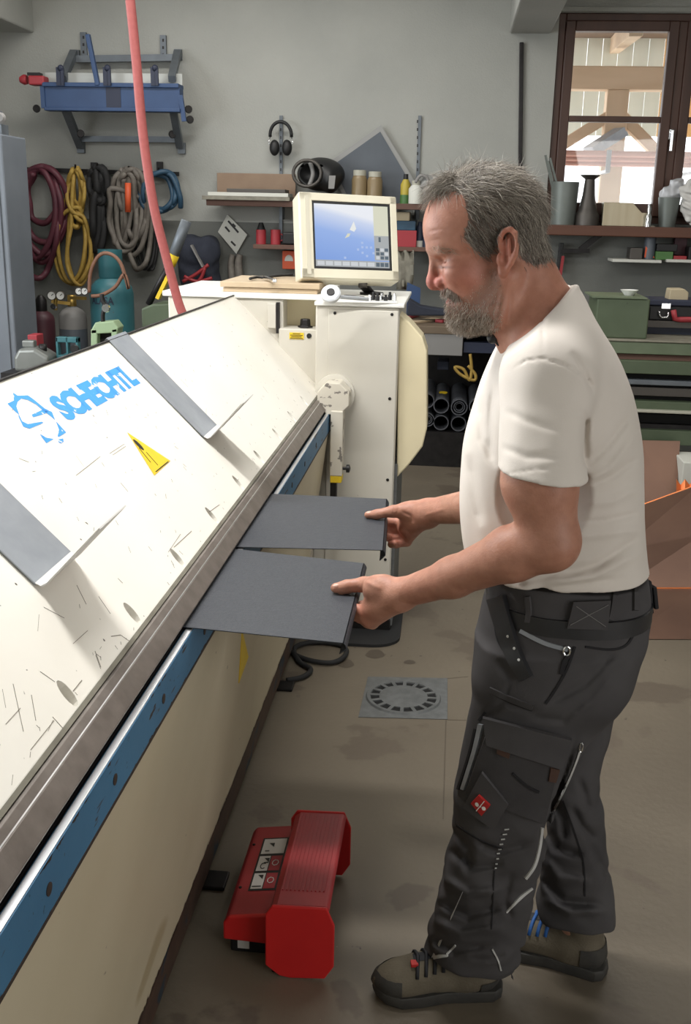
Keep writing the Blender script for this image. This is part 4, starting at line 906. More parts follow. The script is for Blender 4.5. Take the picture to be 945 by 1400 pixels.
tf = [([(650, 1150), (680, 1165), (735, 1150)], 0.006, 8), ([(612, 1160), (650, 1185), (690, 1180)], 0.007, 9), ([(604, 1200), (640, 1222), (690, 1215)], -0.006, 9), ([(598, 1232), (640, 1252), (700, 1235)], 0.008, 9), ([(590, 1258), (630, 1276), (690, 1268)], -0.007, 9), ([(588, 1282), (620, 1300), (680, 1290)], 0.007, 8),
      ([(620, 1130), (640, 1160), (640, 1200)], 0.005, 8), ([(700, 1190), (690, 1230), (700, 1260)], 0.004, 7), ([(640, 1310), (670, 1312), (692, 1305)], 0.004, 6),
      ([(745, 1130), (760, 1160), (800, 1170)], 0.007, 8), ([(742, 1170), (765, 1200), (810, 1205)], -0.006, 9), ([(740, 1200), (770, 1232), (825, 1235)], 0.008, 8), ([(742, 1228), (780, 1248), (836, 1246)], -0.006, 8), ([(780, 1100), (795, 1130), (815, 1150)], 0.005, 8), ([(790, 1060), (800, 1090), (805, 1110)], 0.004, 8), ([(755, 1090), (770, 1120), (772, 1150)], 0.006, 8), ([(806, 1150), (820, 1180), (832, 1200)], 0.004, 8),
      ([(745, 965), (800, 935), (850, 880)], 0.004, 8), ([(770, 985), (810, 960), (842, 920)], -0.003, 8), ([(680, 900), (700, 930), (690, 960)], 0.003, 8), ([(655, 985), (690, 960), (740, 975)], 0.003, 8), ([(720, 980), (770, 985), (800, 960)], 0.003, 7),
      ([(790, 1000), (770, 1060), (748, 1120), (738, 1170)], 0.006, 7)]
t.disp.append(creases([(p, a*1.7, w*0.72) for p, a, w in tf], 2.2)); 
t.cut(PY(640, 1333, 1.862), (-0.10, -0.25, -1), 0.006, where=lambda P: P[..., 0]-0.215-0.0*P[..., 1]); t.cut(PY(790, 1274, 1.965), (0.02, -0.2, -1), 0.006, where=lambda P: 0.215-P[..., 0])
t.disp.append(waves(5, 12, 0.0036, 34, 1.7, mask=lambda P: np.clip((0.72-P[..., 2])/0.3, 0.25, 1)))
Vt, Ft = t.mesh((-0.06, 1.62, 0.02), (0.56, 2.24, 1.10), 0.0037)
trous = mesh_obj('work_trousers', Vt, Ft, 'trouser_canvas', man)
print('trousers', len(Vt), round(time.time()-T0, 1))
bvh_t = BVHTree.FromPolygons([Vector(v) for v in Vt], [tuple(f) for f in Ft])
bvh_s = BVHTree.FromPolygons([Vector(v) for v in Vs], [tuple(f) for f in Fs])
def cast(bvh, x, y):
    d = ray(x, y); L = np.linalg.norm(d); r = bvh.ray_cast(Vector(C0), Vector(d/L))
    if r[0] is None:
        q = bvh.find_nearest(Vector(C0+d*1.95)); return np.array(q[0]), np.array(q[1])
    return np.array(r[0]), np.array(r[1])
def quad_patch(mb, bvh, c, nu=8, nv=8, off=0.002, th=0.003, sm=True):
    """cloth patch lying on a surface: c = four corners in photo pixels (round the outline)"""
    c = [np.array(q, float) for q in c]; G = []; NN = []
    for j in range(nv+1):
        v = j/nv; row_ = []; nr = []
        for i in range(nu+1):
            u = i/nu; p = (c[0]*(1-u)+c[1]*u)*(1-v)+(c[3]*(1-u)+c[2]*u)*v; P, n = cast(bvh, *p); row_.append(P); nr.append(n)
        G.append(row_); NN.append(nr)
    G = np.array(G); n = np.array(NN).mean((0, 1)); n /= np.linalg.norm(n)
    for _ in range(2):   # relax so that it spans small folds
        G2 = G.copy(); G2[1:-1, 1:-1] = (G[:-2, 1:-1]+G[2:, 1:-1]+G[1:-1, :-2]+G[1:-1, 2:])/4; G = np.maximum(0, 1)*(0.5*G+0.5*G2)
    return mb.grid([[p+n*(off+th) for p in r] for r in G], n*th*1.6)
def strip(mb, bvh, pts, w, off=0.001, th=0.0015, n=6):
    P = np.array(smooth_path([np.array(q, float) for q in pts], n)); out = []
    T = np.gradient(P, axis=0); T /= np.linalg.norm(T, axis=1)[:, None]; ws = np.interp(np.linspace(0, 1, len(P)), np.linspace(0, 1, len(w)), w) if hasattr(w, '__len__') else np.full(len(P), w)
    N = []
    for p, tt, ww in zip(P, T, ws):
        q = np.array([-tt[1], tt[0]])*ww/2; r = []
        for k in (-1, 0, 1): a, nn_ = cast(bvh, *(p+q*k)); r.append(a); N.append(nn_)
        out.append(r)
    nm = np.mean(N, 0); nm /= np.linalg.norm(nm)
    return mb.grid([[p+nm*(off+th) for p in r] for r in out], nm*(th+off))
# belt, loops and hanging belt end
rr_ = row(822, 666, 887, .160); ang = np.linspace(0, 2*pi, 61)[:-1]
def ring(z, k): 
    q = 2/2.4; return [np.array([rr_[0]+(rr_[3]+k)*np.sign(cos(a))*abs(cos(a))**q, rr_[1]+(rr_[4]+k)*np.sign(sin(a))*abs(sin(a))**q, z]) for a in ang]
mb = MB(); z0 = rr_[2]
A, B_, C_, D_ = ring(z0-0.012, -0.003), ring(z0-0.012, 0.0035), ring(z0+0.022, 0.0035), ring(z0+0.022, -0.003)
vs = A+B_+C_+D_; n_ = 60; fs = []
for q in range(3):
    for i in range(n_): fs.append((q*n_+i, q*n_+(i+1) % n_, (q+1)*n_+(i+1) % n_, (q+1)*n_+i))
belt = mb.add(vs, fs).build('belt', 'belt_leather', man, auto=40)
strip(MB.__call__() if False else (m1 := MB()), bvh_t, [(681, 816), (690, 848), (703, 888), (722, 927)], [23, 22, 20, 17], 0.010, 0.0025); be = m1.build('belt_end', 'belt_leather', man, auto=40)
m1 = MB()
for p in ((700, 868), (708, 885), (714, 902)):
    a, n = cast(bvh_t, *p); m1.lathe([(0.0028, 0), (0.0028, 0.0008), (0.0012, 0.001)], a+n*0.0140, n, n=8)
m1.build('eyelets', 'bright_steel', be)
for pts in ([(722, 815), (724, 835), (722, 850)], [(842, 800), (838, 830), (834, 848)], [(868, 800), (868, 835)]):
    m1 = MB(); strip(m1, bvh_t, pts, 7, 0.004, 0.002); m1.build('belt_loop', 'trouser_canvas', trous)
# touch-fastening square, zip and pocket edges
m1 = MB(); quad_patch(m1, bvh_t, ((783, 821), (834, 819), (829, 859), (774, 857)), 4, 4, 0.006, 0.004); vp = m1.build('fastening_patch', 'trouser_canvas', trous, auto=40)
m1 = MB()
for a, b_ in (((787, 826), (825, 854)), ((829, 824), (779, 852))):
    pa, n = cast(bvh_t, *a); pb, n2 = cast(bvh_t, *b_); m1.bar(pa+n*0.0118, pb+n2*0.0118, 0.0012, 0.0008, n)
m1.build('cross_stitching', 'stitch', vp)
m1 = MB(); strip(m1, bvh_t, [(711, 862), (745, 879), (777, 888)], 5.5, 0.001, 0.002); zp = m1.build('pocket_zip', 'galvanised', trous)
m1 = MB(); a, n = cast(bvh_t, 775, 889); m1.tube([a+n*0.005+np.array([0.006*cos(k), 0, 0.009*sin(k)]) for k in np.linspace(0, 2*pi, 10)[:-1]], 0.0018, 6, closed=True); m1.build('zip_slider', 'chrome', zp)
def seam(pts, w, m, name, off=0.0005, th=0.0015):
    q = MB(); strip(q, bvh_t, pts, w, off, th); return q.build(name, m, trous, auto=50)
seam([(780, 892), (772, 905), (768, 922)], 6, 'trouser_dark', 'zip_pull', 0.001, 0.003)
seam([(678, 848), (681, 872), (692, 892), (708, 906)], 4.0, 'trouser_dark', 'pocket_edge')
seam([(786, 884), (775, 915), (758, 945), (746, 962)], 3.5, 'trouser_dark', 'pocket_edge')
seam([(800, 884), (835, 888), (858, 880), (872, 852)], 3.0, 'trouser_dark', 'pocket_edge')
seam([(669, 942), (698, 955), (729, 967)], 7, 'trouser_canvas', 'pocket_welt', 0.001, 0.003)
seam([(670, 946), (698, 960), (728, 971)], 2.2, 'trouser_dark', 'welt_opening')
seam([(655, 985), (664, 974)], 3, 'trouser_dark', 'pocket_edge')
# cargo pocket: bag, flap, pen pocket with emblem, zip, lining
m1 = MB(); quad_patch(m1, bvh_t, ((664, 1004), (766, 1036), (745, 1122), (636, 1082)), 8, 8, 0.002, 0.010); cp = m1.build('cargo_pocket', 'trouser_pocket', trous, auto=50)
m1 = MB(); quad_patch(m1, bvh_t, ((661, 976), (782, 1006), (769, 1046), (666, 1013)), 8, 4, 0.012, 0.006); m1.build('pocket_flap', 'trouser_canvas', cp, auto=50)
m1 = MB(); quad_patch(m1, bvh_t, ((662, 1050), (698, 1094), (678, 1128), (636, 1098)), 5, 5, 0.011, 0.006); m1.build('pen_pocket', 'trouser_canvas', cp, auto=50)
m1 = MB(); quad_patch(m1, bvh_t, ((649, 1090), (659.5, 1079), (675, 1093), (663.5, 1107)), 3, 3, 0.0175, 0.004); m1.build('emblem_patch', 'patch_red', cp, auto=50)
m1 = MB()
for (x, y, r, sx) in ((658.5, 1091, 3.0, 1.0), (665.5, 1095.5, 3.0, 1.0), (662, 1093.3, 1.2, 1.0)):
    a, n = cast(bvh_t, x, y); u = np.cross(n, (0, 0, 1)); u /= np.linalg.norm(u); v = np.cross(u, n); rr2 = r*0.0014
    m1.add([a+n*0.0222+rr2*(cos(k)*u+1.2*sin(k)*v) for k in np.linspace(0, 2*pi, 11)[:-1]], [tuple(range(10))])
pa, n = cast(bvh_t, 657.5, 1099); pb, n2 = cast(bvh_t, 666.5, 1086.5); m1.bar(pa+n*0.0225, pb+n2*0.0225, 0.0016, 0.0006, n)
m1.build('emblem', 'white_paint', cp)['kind'] = 'stuff'
m1 = MB(); strip(m1, bvh_t, [(659, 990), (650, 1028), (634, 1079)], [6.5, 5.5, 5], 0.002, 0.003); m1.build('thigh_zip', 'galvanised', trous, auto=50)
m1 = MB(); strip(m1, bvh_t, [(652, 996), (644, 1030), (628, 1079)], 3, 0.002, 0.003); m1.build('zip_edge', 'trouser_dark', trous, auto=50)
for c4 in (((682, 1018), (700, 1024), (698, 1033), (681, 1026)), ((750, 1044), (762, 1047), (757, 1064), (747, 1062))):
    m1 = MB(); quad_patch(m1, bvh_t, c4, 3, 3, 0.011, 0.003); m1.build('pocket_lining', 'lining_brown', cp)
seam([(700, 1052), (718, 1068), (736, 1078)], 3, 'trouser_dark', 'pocket_seam', 0.012, 0.002)
# reflective piping and seams
for pts, w in (([(793, 1026), (786, 1046), (774, 1074), (757, 1108)], 2.6), ([(741, 1131), (737, 1160), (730, 1184), (718, 1201)], 3.4), ([(728, 1214), (712, 1226), (692, 1247)], [2, 4, 1.5]), ([(588, 1311), (600, 1307), (613, 1306)], [2.5, 4.5, 2]), ([(611, 1304), (618, 1297), (623, 1292)], 2.5), ([(673, 1297), (681, 1312), (685, 1326)], 2)):
    seam(pts, w, 'reflective', 'reflective_piping', 0.001, 0.002)
for k in range(9):
    u = k/8; x = 693-14*u-6*sin(u*3)*0.4; y = 1133+54*u; a, n = cast(bvh_t, x, y)
    m1 = MB(); m1.bar(a+n*0.002-np.array([0.0045, 0, 0.001])*(1-0.6*u), a+n*0.002+np.array([0.0045, 0, 0.001])*(1-0.6*u), 0.0025, 0.0015, n); m1.build('piping_dash', 'reflective', trous)
seam([(676, 1190), (674, 1230), (672, 1270)], 1.6, 'trouser_dark', 'leg_seam')
seam([(624, 1128), (660, 1150), (688, 1160)], 2, 'trouser_dark', 'knee_seam')
seam([(770, 1095), (785, 1135), (798, 1180), (800, 1225)], 2, 'trouser_dark', 'leg_seam')
m1 = MB(); a, n = cast(bvh_t, 793, 1020); m1.tube([a+n*0.004+np.array([0.003*cos(k), 0, 0.010*sin(k)]) for k in np.linspace(0, 2*pi, 10)[:-1]], 0.0014, 6, closed=True); m1.build('leg_zip_slider', 'chrome', trous)
# hanging tool loops at the back of the waist
for k, (x, y0, y1) in enumerate(((884, 792, 836), (891, 800, 830))):
    m1 = MB(); P0, P1 = PY(x, y0, YB-0.03), PY(x+3, y1, YB-0.03); m1.bar(P0, P1, 0.03, 0.008, (1, 0.3, 0)); m1.build('tool_loop', 'trouser_dark', trous, bevel=0.002)
# shirt details: clip microphone, neck band, sleeve hem
m1 = MB(); a = PY(674, 462, 1.84); m1.sphere(a, 0.0105, 14, 10).bar(a, a+np.array([0.012, 0.0, -0.012]), 0.008, 0.006); tag(m1.build('clip_microphone', 'black', loc=a, smooth=True), 'small black clip microphone at the neck of the white shirt', 'microphone')
nb = smooth_path([PY(776, 392, 1.86), PY(748, 410, 1.80), PY(716, 434, 1.81), PY(690, 462, 1.87), PY(686, 466, 1.93)], 5)
m1 = MB(); chain_ = smooth_path([hp(764, 385, 12), hp(752, 396, 40), hp(735, 412, 48)], 6); m1.tube(chain_, 0.0009, 5)
m1.build('neck_chain', 'brass', man)
# boots
mat_b = None
def boot(name, heel, toe, ank, label):
    heel, toe = np.array([heel[0], heel[1], 0.0]), np.array([toe[0], toe[1], 0.0]); d = toe-heel; L = np.linalg.norm(d); d /= L; sd = np.array([-d[1], d[0], 0])
    P = lambda u, v, z: heel+d*(u*L)+sd*v+np.array([0, 0, z])
    prof = [(0, 0), (.02, .024), (.08, .036), (.25, .036), (.45, .035), (.65, .046), (.8, .049), (.92, .038), (.98, .02), (1.0, 0)]
    out = [(u, v) for u, v in prof]+[(u, -v*0.92) for u, v in prof[::-1][1:-1]]
    q = Sdf()
    q.rc(P(.16, 0, .05), P(.30, 0, .055), .037, .040, 0.02); q.rc(P(.30, 0, .055), P(.78, 0, .048), .040, .036, 0.02)
    q.el(P(.78, 0, .044), (.066, .046, .036), 0.02, rot=(0, 0, atan2(d[1], d[0])))
    q.rc(P(.20, 0, .08), P(.24, 0, .16), .044, .049, 0.03); q.rc(P(.24, 0, .16), P(.27, 0, .27), .049, .050, 0.03); q.rc(P(.36, 0, .09), P(.62, 0, .065), .036, .034, 0.03)
    q.cut((0, 0, 0.026), (0, 0, -1), 0.004); q.cut((0, 0, 0.255), (0, 0, 1), 0.004)
    q.disp.append(waves(int(L*1e4) % 97, 6, 0.0012, 45))
    lo_ = np.minimum(heel, toe)-np.array([.09, .09, 0]); hi_ = np.maximum(heel, toe)+np.array([.09, .09, .29])
    V, Fb = q.mesh(lo_, hi_, 0.0042)
    up = mesh_obj(name, V, Fb, 'boot_suede', man)
    bb = BVHTree.FromPolygons([Vector(v) for v in V], [tuple(f) for f in Fb])
    m = MB(); k = len(out); lv = [(0.0, 0.93, 0), (0.006, 1.0, 0), (0.022, 1.03, 0), (0.030, 0.99, 0)]
    vs = []
    for z, sc_, _ in lv:
        for u, v in out:
            lift = 0.012*max(0, (u-0.75)/0.25)**2 if z < 0.02 else 0.006*max(0, (u-0.75)/0.25)**2
            uu = 0.5+(u-0.5)*(1+(sc_-1)*0.4); vs.append(P(uu, v*1.06*sc_, z+lift))
    fs = [(i*k+j, i*k+(j+1) % k, (i+1)*k+(j+1) % k, (i+1)*k+j) for i in range(3) for j in range(k)]+[tuple(range(k))[::-1], tuple(3*k+j for j in range(k))]
    m.add(vs, fs).build(name.split('_')[0]+'_sole', 'boot_rubber', up, auto=40, bevel=0.0015)
    return up, P, d, sd, bb
ub, Pb, db_, sb_, bbn = boot('boot', (0.190, 1.947), (-0.098, 1.897), None, '')
uf, Pf, df_, sf_, bbf = boot('boot', (0.435, 2.025), (0.160, 2.115), None, '')
def cap(P, sd, bb, upobj, u0, u1, zmax, name, m, grow=0.0025):
    """rubber cap: points of the boot surface pushed out"""
    G = []
    for i in range(9):
        r = []; a = (i/8-0.5)*2
        for j in range(6):
            z = 0.028+(zmax-0.028)*j/5; c_ = P((u0+u1)/2, 0, z); 
            ang_ = a*1.45; dd = (P(1, 0, 0)-P(0, 0, 0)); dd = dd/np.linalg.norm(dd)*(1 if u1 > 0.5 else -1); vec = dd*cos(ang_)+sd*sin(ang_)
            h = bb.ray_cast(Vector(c_+vec*0.25), Vector(-vec)); p = np.array(h[0]) if h[0] is not None else c_; r.append(p+vec*grow)
        G.append(r)
    MB().grid(G).build(name, m, upobj, smooth=True)
cap(Pb, sb_, bbn, ub, 0.70, 0.86, 0.066, 'toe_cap', 'boot_rubber'); cap(Pf, sf_, bbf, uf, 0.70, 0.86, 0.066, 'toe_cap', 'boot_rubber')
cap(Pb, sb_, bbn, ub, 0.14, 0.30, 0.060, 'heel_cap', 'boot_rubber'); cap(Pf, sf_, bbf, uf, 0.14, 0.30, 0.085, 'heel_cap', 'boot_rubber')
for P, sd, bb, up, n0 in ((Pb, sb_, bbn, ub, 4), (Pf, sf_, bbf, uf, 3)):
    for k in range(n0):
        u = 0.47+k*0.065; pts = []
        for v in np.linspace(-0.040, 0.040, 9):
            h = bb.ray_cast(Vector(P(u+abs(v)*0.5, v, 0.3)), Vector((0, 0, -1))); pts.append(np.array(h[0])+np.array([0, 0, 0.003]))
        MB().tube(pts, 0.0042, 6).build('lace', 'lace_black' if up is ub else 'lace_blue', up, smooth=True)
    g = []
    for u in np.linspace(0.42, 0.70, 6):
        r = []
        for v in np.linspace(-0.014, 0.014, 3):
            h = bb.ray_cast(Vector(P(u, v, 0.3)), Vector((0, 0, -1))); r.append(np.array(h[0])+np.array([0, 0, 0.0015]))
        g.append(r)
    MB().grid(g).build('tongue', 'lace_black', up, smooth=True)
h = bbn.ray_cast(Vector(Pb(0.70, 0.018, 0.3)), Vector((0, 0, -1)))
a = np.array(h[0]); MB().obox(a+np.array([0, 0, 0.004]), db_, sb_, (0, 0, 1), 0.008, 0.008, 0.004).build('lace_tag', 'patch_red', ub, bevel=0.001)
for (x, y, dx, dy) in ((459, 800, -1, 0.25), (504, 700, -1, 0.1)):
    a, n = cast(bvh_body, x, y); t_ = PY(x+10*dx, y+10*dy, a[1])-PY(x, y, a[1]); t_ -= n*(t_@n); t_ /= np.linalg.norm(t_); w_ = np.cross(n, t_); m1 = MB()
    G = [[a+t_*u*0.0065+w_*v*0.0046*sqrt(max(0.05, 1-0.75*u*u))+n*(0.0011-0.0022*v*v-0.0010*u*u) for v in np.linspace(-1, 1, 7)] for u in np.linspace(-1, 1, 7)]
    m1.grid(G, n*0.0012).build('thumb_nail', 'nail', man, smooth=True)
print('clothes', round(time.time()-T0, 1))
# ------------------------------------------------------------------ hair, beard, brows: tapered strands
def strands(name, roots, dirs, lens, cols, r0, droop, curl, nseg=5, normals=None, lift=0.0, seed=1):
    r = np.random.default_rng(seed); n = len(roots); t = np.linspace(0, 1, nseg+1)
    dirs = dirs/np.linalg.norm(dirs, axis=1)[:, None]
    cv = r.normal(size=(n, 3))*curl; P = np.zeros((n, nseg+1, 3)); P[:, 0] = roots; d = dirs+normals*lift
    for i in range(nseg):
        d = d+np.array([0, 0, -1])*droop/nseg+cv/nseg-normals*lift*1.1/nseg+r.normal(size=(n, 3))*curl*0.15
        d /= np.linalg.norm(d, axis=1)[:, None]; P[:, i+1] = P[:, i]+d*(lens/nseg)[:, None]
    T = np.gradient(P, axis=1); T /= np.linalg.norm(T, axis=2)[..., None]+1e-9
    u = np.cross(T, normals[:, None, :]); u /= np.linalg.norm(u, axis=2)[..., None]+1e-9; w = np.cross(T, u)
    rad = (r0*(1-0.85*t**1.5))[None, :, None]
    ring_ = [P+rad*(cos(a)*u+sin(a)*w) for a in (0, 2*pi/3, 4*pi/3)]
    V = np.stack(ring_, 2).reshape(-1, 3)
    base_ = (np.arange(n)*(nseg+1)*3)[:, None, None]; i = (np.arange(nseg)*3)[None, :, None]; q = np.arange(3)[None, None, :]; q2 = (q+1) % 3
    F_ = np.stack([base_+i+q, base_+i+q2, base_+i+3+q2, base_+i+3+q], -1).reshape(-1, 4)
    C = np.repeat(cols, (nseg+1)*3, 0)
    o = mesh_obj(name, V, F_, 'hair', man, C); o['kind'] = 'stuff'; return o
me_n = np.zeros((len(V_body), 3)); 
fv = V_body[F_body]; fn = np.cross(fv[:, 2]-fv[:, 0], fv[:, 3]-fv[:, 1]); 
for k in range(4): np.add.at(me_n, F_body[:, k], fn)
me_n /= np.linalg.norm(me_n, axis=1)[:, None]+1e-12
if (me_n*(V_body-np.array(hp(664, 297)))).sum(1)[scalp].mean() < 0: me_n = -me_n
bpx, bpy_ = proj(V_body)
def sample(mask, n, seed):
    r = np.random.default_rng(seed); i = np.flatnonzero(mask); k = r.choice(i, min(n, len(i)), replace=False); return V_body[k], me_n[k], bpx[k], bpy_[k], r
def greys(r, n, dark, light, p=0.5):
    t = np.clip(r.beta(1.2, 1.6, n)+0.0, 0, 1)[:, None]; return np.array(dark)*(1-t)+np.array(light)*t
# scalp: combed back from the forehead, down at the sides and nape
jr = np.random.default_rng(77); scj = inpoly(bpx+jr.normal(size=len(bpx))*3.0, bpy_+jr.normal(size=len(bpx))*3.0, SCALP) & (V_body[:, 2] > 1.38) & ~((np.abs(V_body[:, 1]-Yh) > 0.083) & (bpx > 674) & (bpx < 710) & (bpy_ > 308))
Pr, Nr, rx_, ry_, r = sample(scj, 9500, 3); n = len(Pr)
top = np.clip((Pr[:, 2]-hp(0, 285)[2])/0.05, 0, 1); front = np.clip((640-rx_)/40, 0, 1); back = np.clip((rx_-690)/60, 0, 1)
D = np.stack([0.9-0.2*back-1.5*front, np.zeros(n), 0.10*top-0.75*(1-top)-0.5*back], 1)
D[:, 1] += 0.35*Nr[:, 1]*(1-top)+r.normal(size=n)*0.35*top; D[:, 0] += r.normal(size=n)*0.22; D[:, 2] += r.normal(size=n)*0.15+0.12*front
D -= Nr*(D*Nr).sum(1)[:, None]*0.9
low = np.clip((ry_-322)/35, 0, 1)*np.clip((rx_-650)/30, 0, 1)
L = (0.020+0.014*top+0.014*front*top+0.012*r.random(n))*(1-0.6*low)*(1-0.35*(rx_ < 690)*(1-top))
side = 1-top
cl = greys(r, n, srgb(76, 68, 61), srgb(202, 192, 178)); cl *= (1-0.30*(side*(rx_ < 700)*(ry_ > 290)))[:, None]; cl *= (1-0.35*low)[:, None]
strands('hair', Pr, D, L, cl, 0.00050, 0.55, 0.40, 6, Nr, lift=0.13, seed=5)
# a few stray strands standing up on top
m_ = scalp & (bpy_ < 250)
Pr, Nr, rx_, ry_, r = sample(m_, 90, 8); n = len(Pr)
D = Nr*1.0+r.normal(size=(n, 3))*0.45; strands('stray_hair', Pr, D, 0.022+0.026*r.random(n), greys(r, n, srgb(150, 144, 136), srgb(226, 222, 214)), 0.00042, 0.2, 0.5, 6, Nr, seed=9)
# fringe falling forward over the brow
m_ = scalp & (bpx < 628) & (bpy_ < 290)
Pr, Nr, rx_, ry_, r = sample(m_, 620, 12); n = len(Pr)
D = np.stack([-1.0+0.25*r.normal(size=n), 0.25*r.normal(size=n), 0.25+0.25*r.normal(size=n)], 1)
strands('fringe', Pr, D, 0.030+0.022*r.random(n), greys(r, n, srgb(92, 84, 76), srgb(196, 188, 176)), 0.00045, 1.9, 0.45, 7, Nr, lift=0.3, seed=13)
# beard: dense and long at the chin, stubble on the cheek
chin = np.clip((bpy_-392)/28, 0, 1)*np.clip((704-bpx)/40, 0, 1)
wgt = (bd | (inpoly(bpx, bpy_, [(600, 404), (690, 425), (685, 450), (640, 470), (600, 450)]) & (V_body[:, 2] > 1.38)))
rnd = np.random.default_rng(4).random(len(V_body)); keep = wgt & (rnd < np.clip(np.min([seg2(bpx, bpy_, EDGE[i], EDGE[i+1])[0] for i in range(len(EDGE)-1)], 0)/20, 0.02, 1)) & (rnd < 0.14+0.86*np.clip((bpy_-410)/26, 0, 1)*np.clip((692-bpx)/34, 0.1, 1))
lipz = soft(bpx, bpy_, 610, 411, 5, 4) > 0.5
Pr, Nr, rx_, ry_, r = sample(keep & ~lipz, 5200, 21); n = len(Pr); c_ = np.clip((ry_-400)/32, 0, 1)
D = Nr*0.55+np.stack([-0.12+0.0*c_, np.zeros(n), -0.75-0.2*c_], 1)+r.normal(size=(n, 3))*0.28
Lb = (0.003+0.0075*c_*np.clip((700-rx_)/40, 0.25, 1))*(0.6+0.7*r.random(n))
cb_ = greys(r, n, srgb(118, 100, 86), srgb(220, 208, 192)); strands('beard', Pr, D, Lb, cb_, 0.00042, 0.3, 0.5, 4, Nr, seed=22)
# moustache and eyebrows
mm = inpoly(bpx, bpy_, [(603, 395), (612, 393), (628, 404), (632, 412), (622, 409), (612, 406), (606, 403)]) & (V_body[:, 2] > 1.38)
Pr, Nr, rx_, ry_, r = sample(mm, 700, 31); n = len(Pr)
D = Nr*0.35+np.stack([0.2+0.2*r.normal(size=n), -0.2*np.sign(Yh-Pr[:, 1])*0+np.sign(Pr[:, 1]-Yh)*0.3, -0.8*np.ones(n)], 1); strands('moustache', Pr, D, 0.007+0.006*r.random(n), greys(r, n, srgb(120, 104, 92), srgb(196, 186, 174)), 0.0004, 0.3, 0.3, 4, Nr, seed=32)
eb = inpoly(bpx, bpy_, [(586, 338), (598, 335), (618, 340), (624, 346), (612, 348), (596, 345)]) & (V_body[:, 2] > 1.5)
Pr, Nr, rx_, ry_, r = sample(eb, 150, 41); n = len(Pr)
D = np.stack([0.8+0.2*r.normal(size=n), 0.4*np.sign(Pr[:, 1]-Yh), -0.2+0.3*r.normal(size=n)], 1); D -= Nr*(D*Nr).sum(1)[:, None]*0.8
strands('eyebrows', Pr, D, 0.007+0.006*r.random(n), greys(r, n, srgb(150, 122, 104), srgb(196, 178, 160)), 0.00032, 0.1, 0.4, 4, Nr, lift=0.2, seed=42)
print('hair', round(time.time()-T0, 1))
# ------------------------------------------------------------------ background: everything along the back wall
mat('frame_grey', srgb(116, 122, 128), 0.5, 0.4, srgb(100, 106, 112), 8, 0.5)
mat('tool_blue', srgb(50, 76, 116), 0.5, 0, srgb(42, 66, 104), 6, 0.6)
mat('tool_red', srgb(160, 50, 58), 0.5)
mat('perspex', srgb(182, 184, 180), 0.3)
mat('hose_red', srgb(146, 74, 70), 0.65, 0, srgb(134, 64, 62), 60, 0.6)
mat('hose_maroon', srgb(98, 44, 56), 0.55, 0, srgb(80, 38, 50), 10, 0.6)
mat('cord_yellow', srgb(182, 152, 72), 0.65, 0, srgb(156, 126, 58), 30, 0.6)
mat('cord_grey', srgb(122, 116, 108), 0.65, 0, srgb(100, 94, 88), 30, 0.6)
mat('hose_blue', srgb(50, 84, 108), 0.5, 0, srgb(42, 70, 92), 10, 0.6)
mat('orange', srgb(218, 92, 52), 0.5)
mat('teal', srgb(52, 108, 114), 0.45, 0, srgb(44, 94, 102), 5, 0.6, spots=[(26, 0.74, srgb(70, 64, 60), None, 2)])
mat('maroon_steel', srgb(86, 46, 54), 0.5, 0, srgb(72, 40, 48), 5, 0.6)
mat('cylinder_grey', srgb(92, 98, 106), 0.5, 0, srgb(80, 86, 94), 5, 0.6)
mat('pale_green', srgb(146, 168, 132), 0.5)
mat('can_silver', srgb(136, 138, 134), 0.42, 0.5, srgb(120, 122, 118), 6, 0.6)
mat('bench_wood', srgb(120, 104, 86), 0.7, 0, srgb(98, 84, 68), 9, 0.7, 0.05, 40, stretch=(0.2, 1, 1))
mat('shelf_wood', srgb(112, 82, 70), 0.7, 0, srgb(94, 68, 58), 9, 0.6, stretch=(0.2, 1, 1))
mat('cardboard', srgb(150, 128, 108), 0.8, 0, srgb(138, 116, 98), 8, 0.5)
mat('paper', srgb(206, 206, 198), 0.8)
mat('drawer_grey', srgb(134, 132, 130), 0.55)
mat('navy', srgb(40, 46, 66), 0.55)
mat('cloth_navy', srgb(36, 40, 52), 0.9, 0, srgb(48, 52, 64), 12, 0.7, 0.2, 60)
mat('pipe_grey', srgb(104, 106, 112), 0.42, 0.4, srgb(84, 86, 92), 12, 0.6)
mat('machine_green', srgb(86, 98, 76), 0.5, 0, srgb(76, 88, 66), 6, 0.6, 0.03, 40, spots=[(30, 0.75, srgb(60, 60, 50), None, 2)])
mat('machine_green_light', srgb(110, 122, 98), 0.5, 0, srgb(96, 108, 84), 6, 0.6)
mat('copper', srgb(128, 98, 82), 0.45, 0.5, srgb(106, 80, 68), 3, 0.7)
mat('copper_lit', srgb(236, 140, 84), 0.35, 0.5)  # copper with caught light put into its orange colour
mat('zinc_pot', srgb(128, 134, 130), 0.5, 0.4, srgb(112, 118, 114), 6, 0.6)
mat('pewter', srgb(84, 80, 76), 0.45, 0.5)
mat('brushed', srgb(168, 160, 140), 0.32, 0.8, srgb(140, 130, 108), 14, 0.8, stretch=(1, 1, 0.05))
mat('film', srgb(226, 228, 232), 0.35, trans=0.35)
mat('jar', srgb(134, 116, 86), 0.35); mat('jar_lid', srgb(176, 174, 160), 0.5)
mat('locker_grey', srgb(118, 124, 132), 0.5, 0, srgb(108, 114, 122), 4, 0.5)
mat('green_box', srgb(72, 112, 60), 0.5); mat('beige', srgb(182, 168, 140), 0.7)
mat('dial', srgb(226, 226, 222), 0.4); mat('brass_fit', srgb(176, 146, 80), 0.4, 0.8)
mat('orange_brown', srgb(130, 92, 72), 0.6); mat('sticker_dull', srgb(176, 158, 60), 0.5)
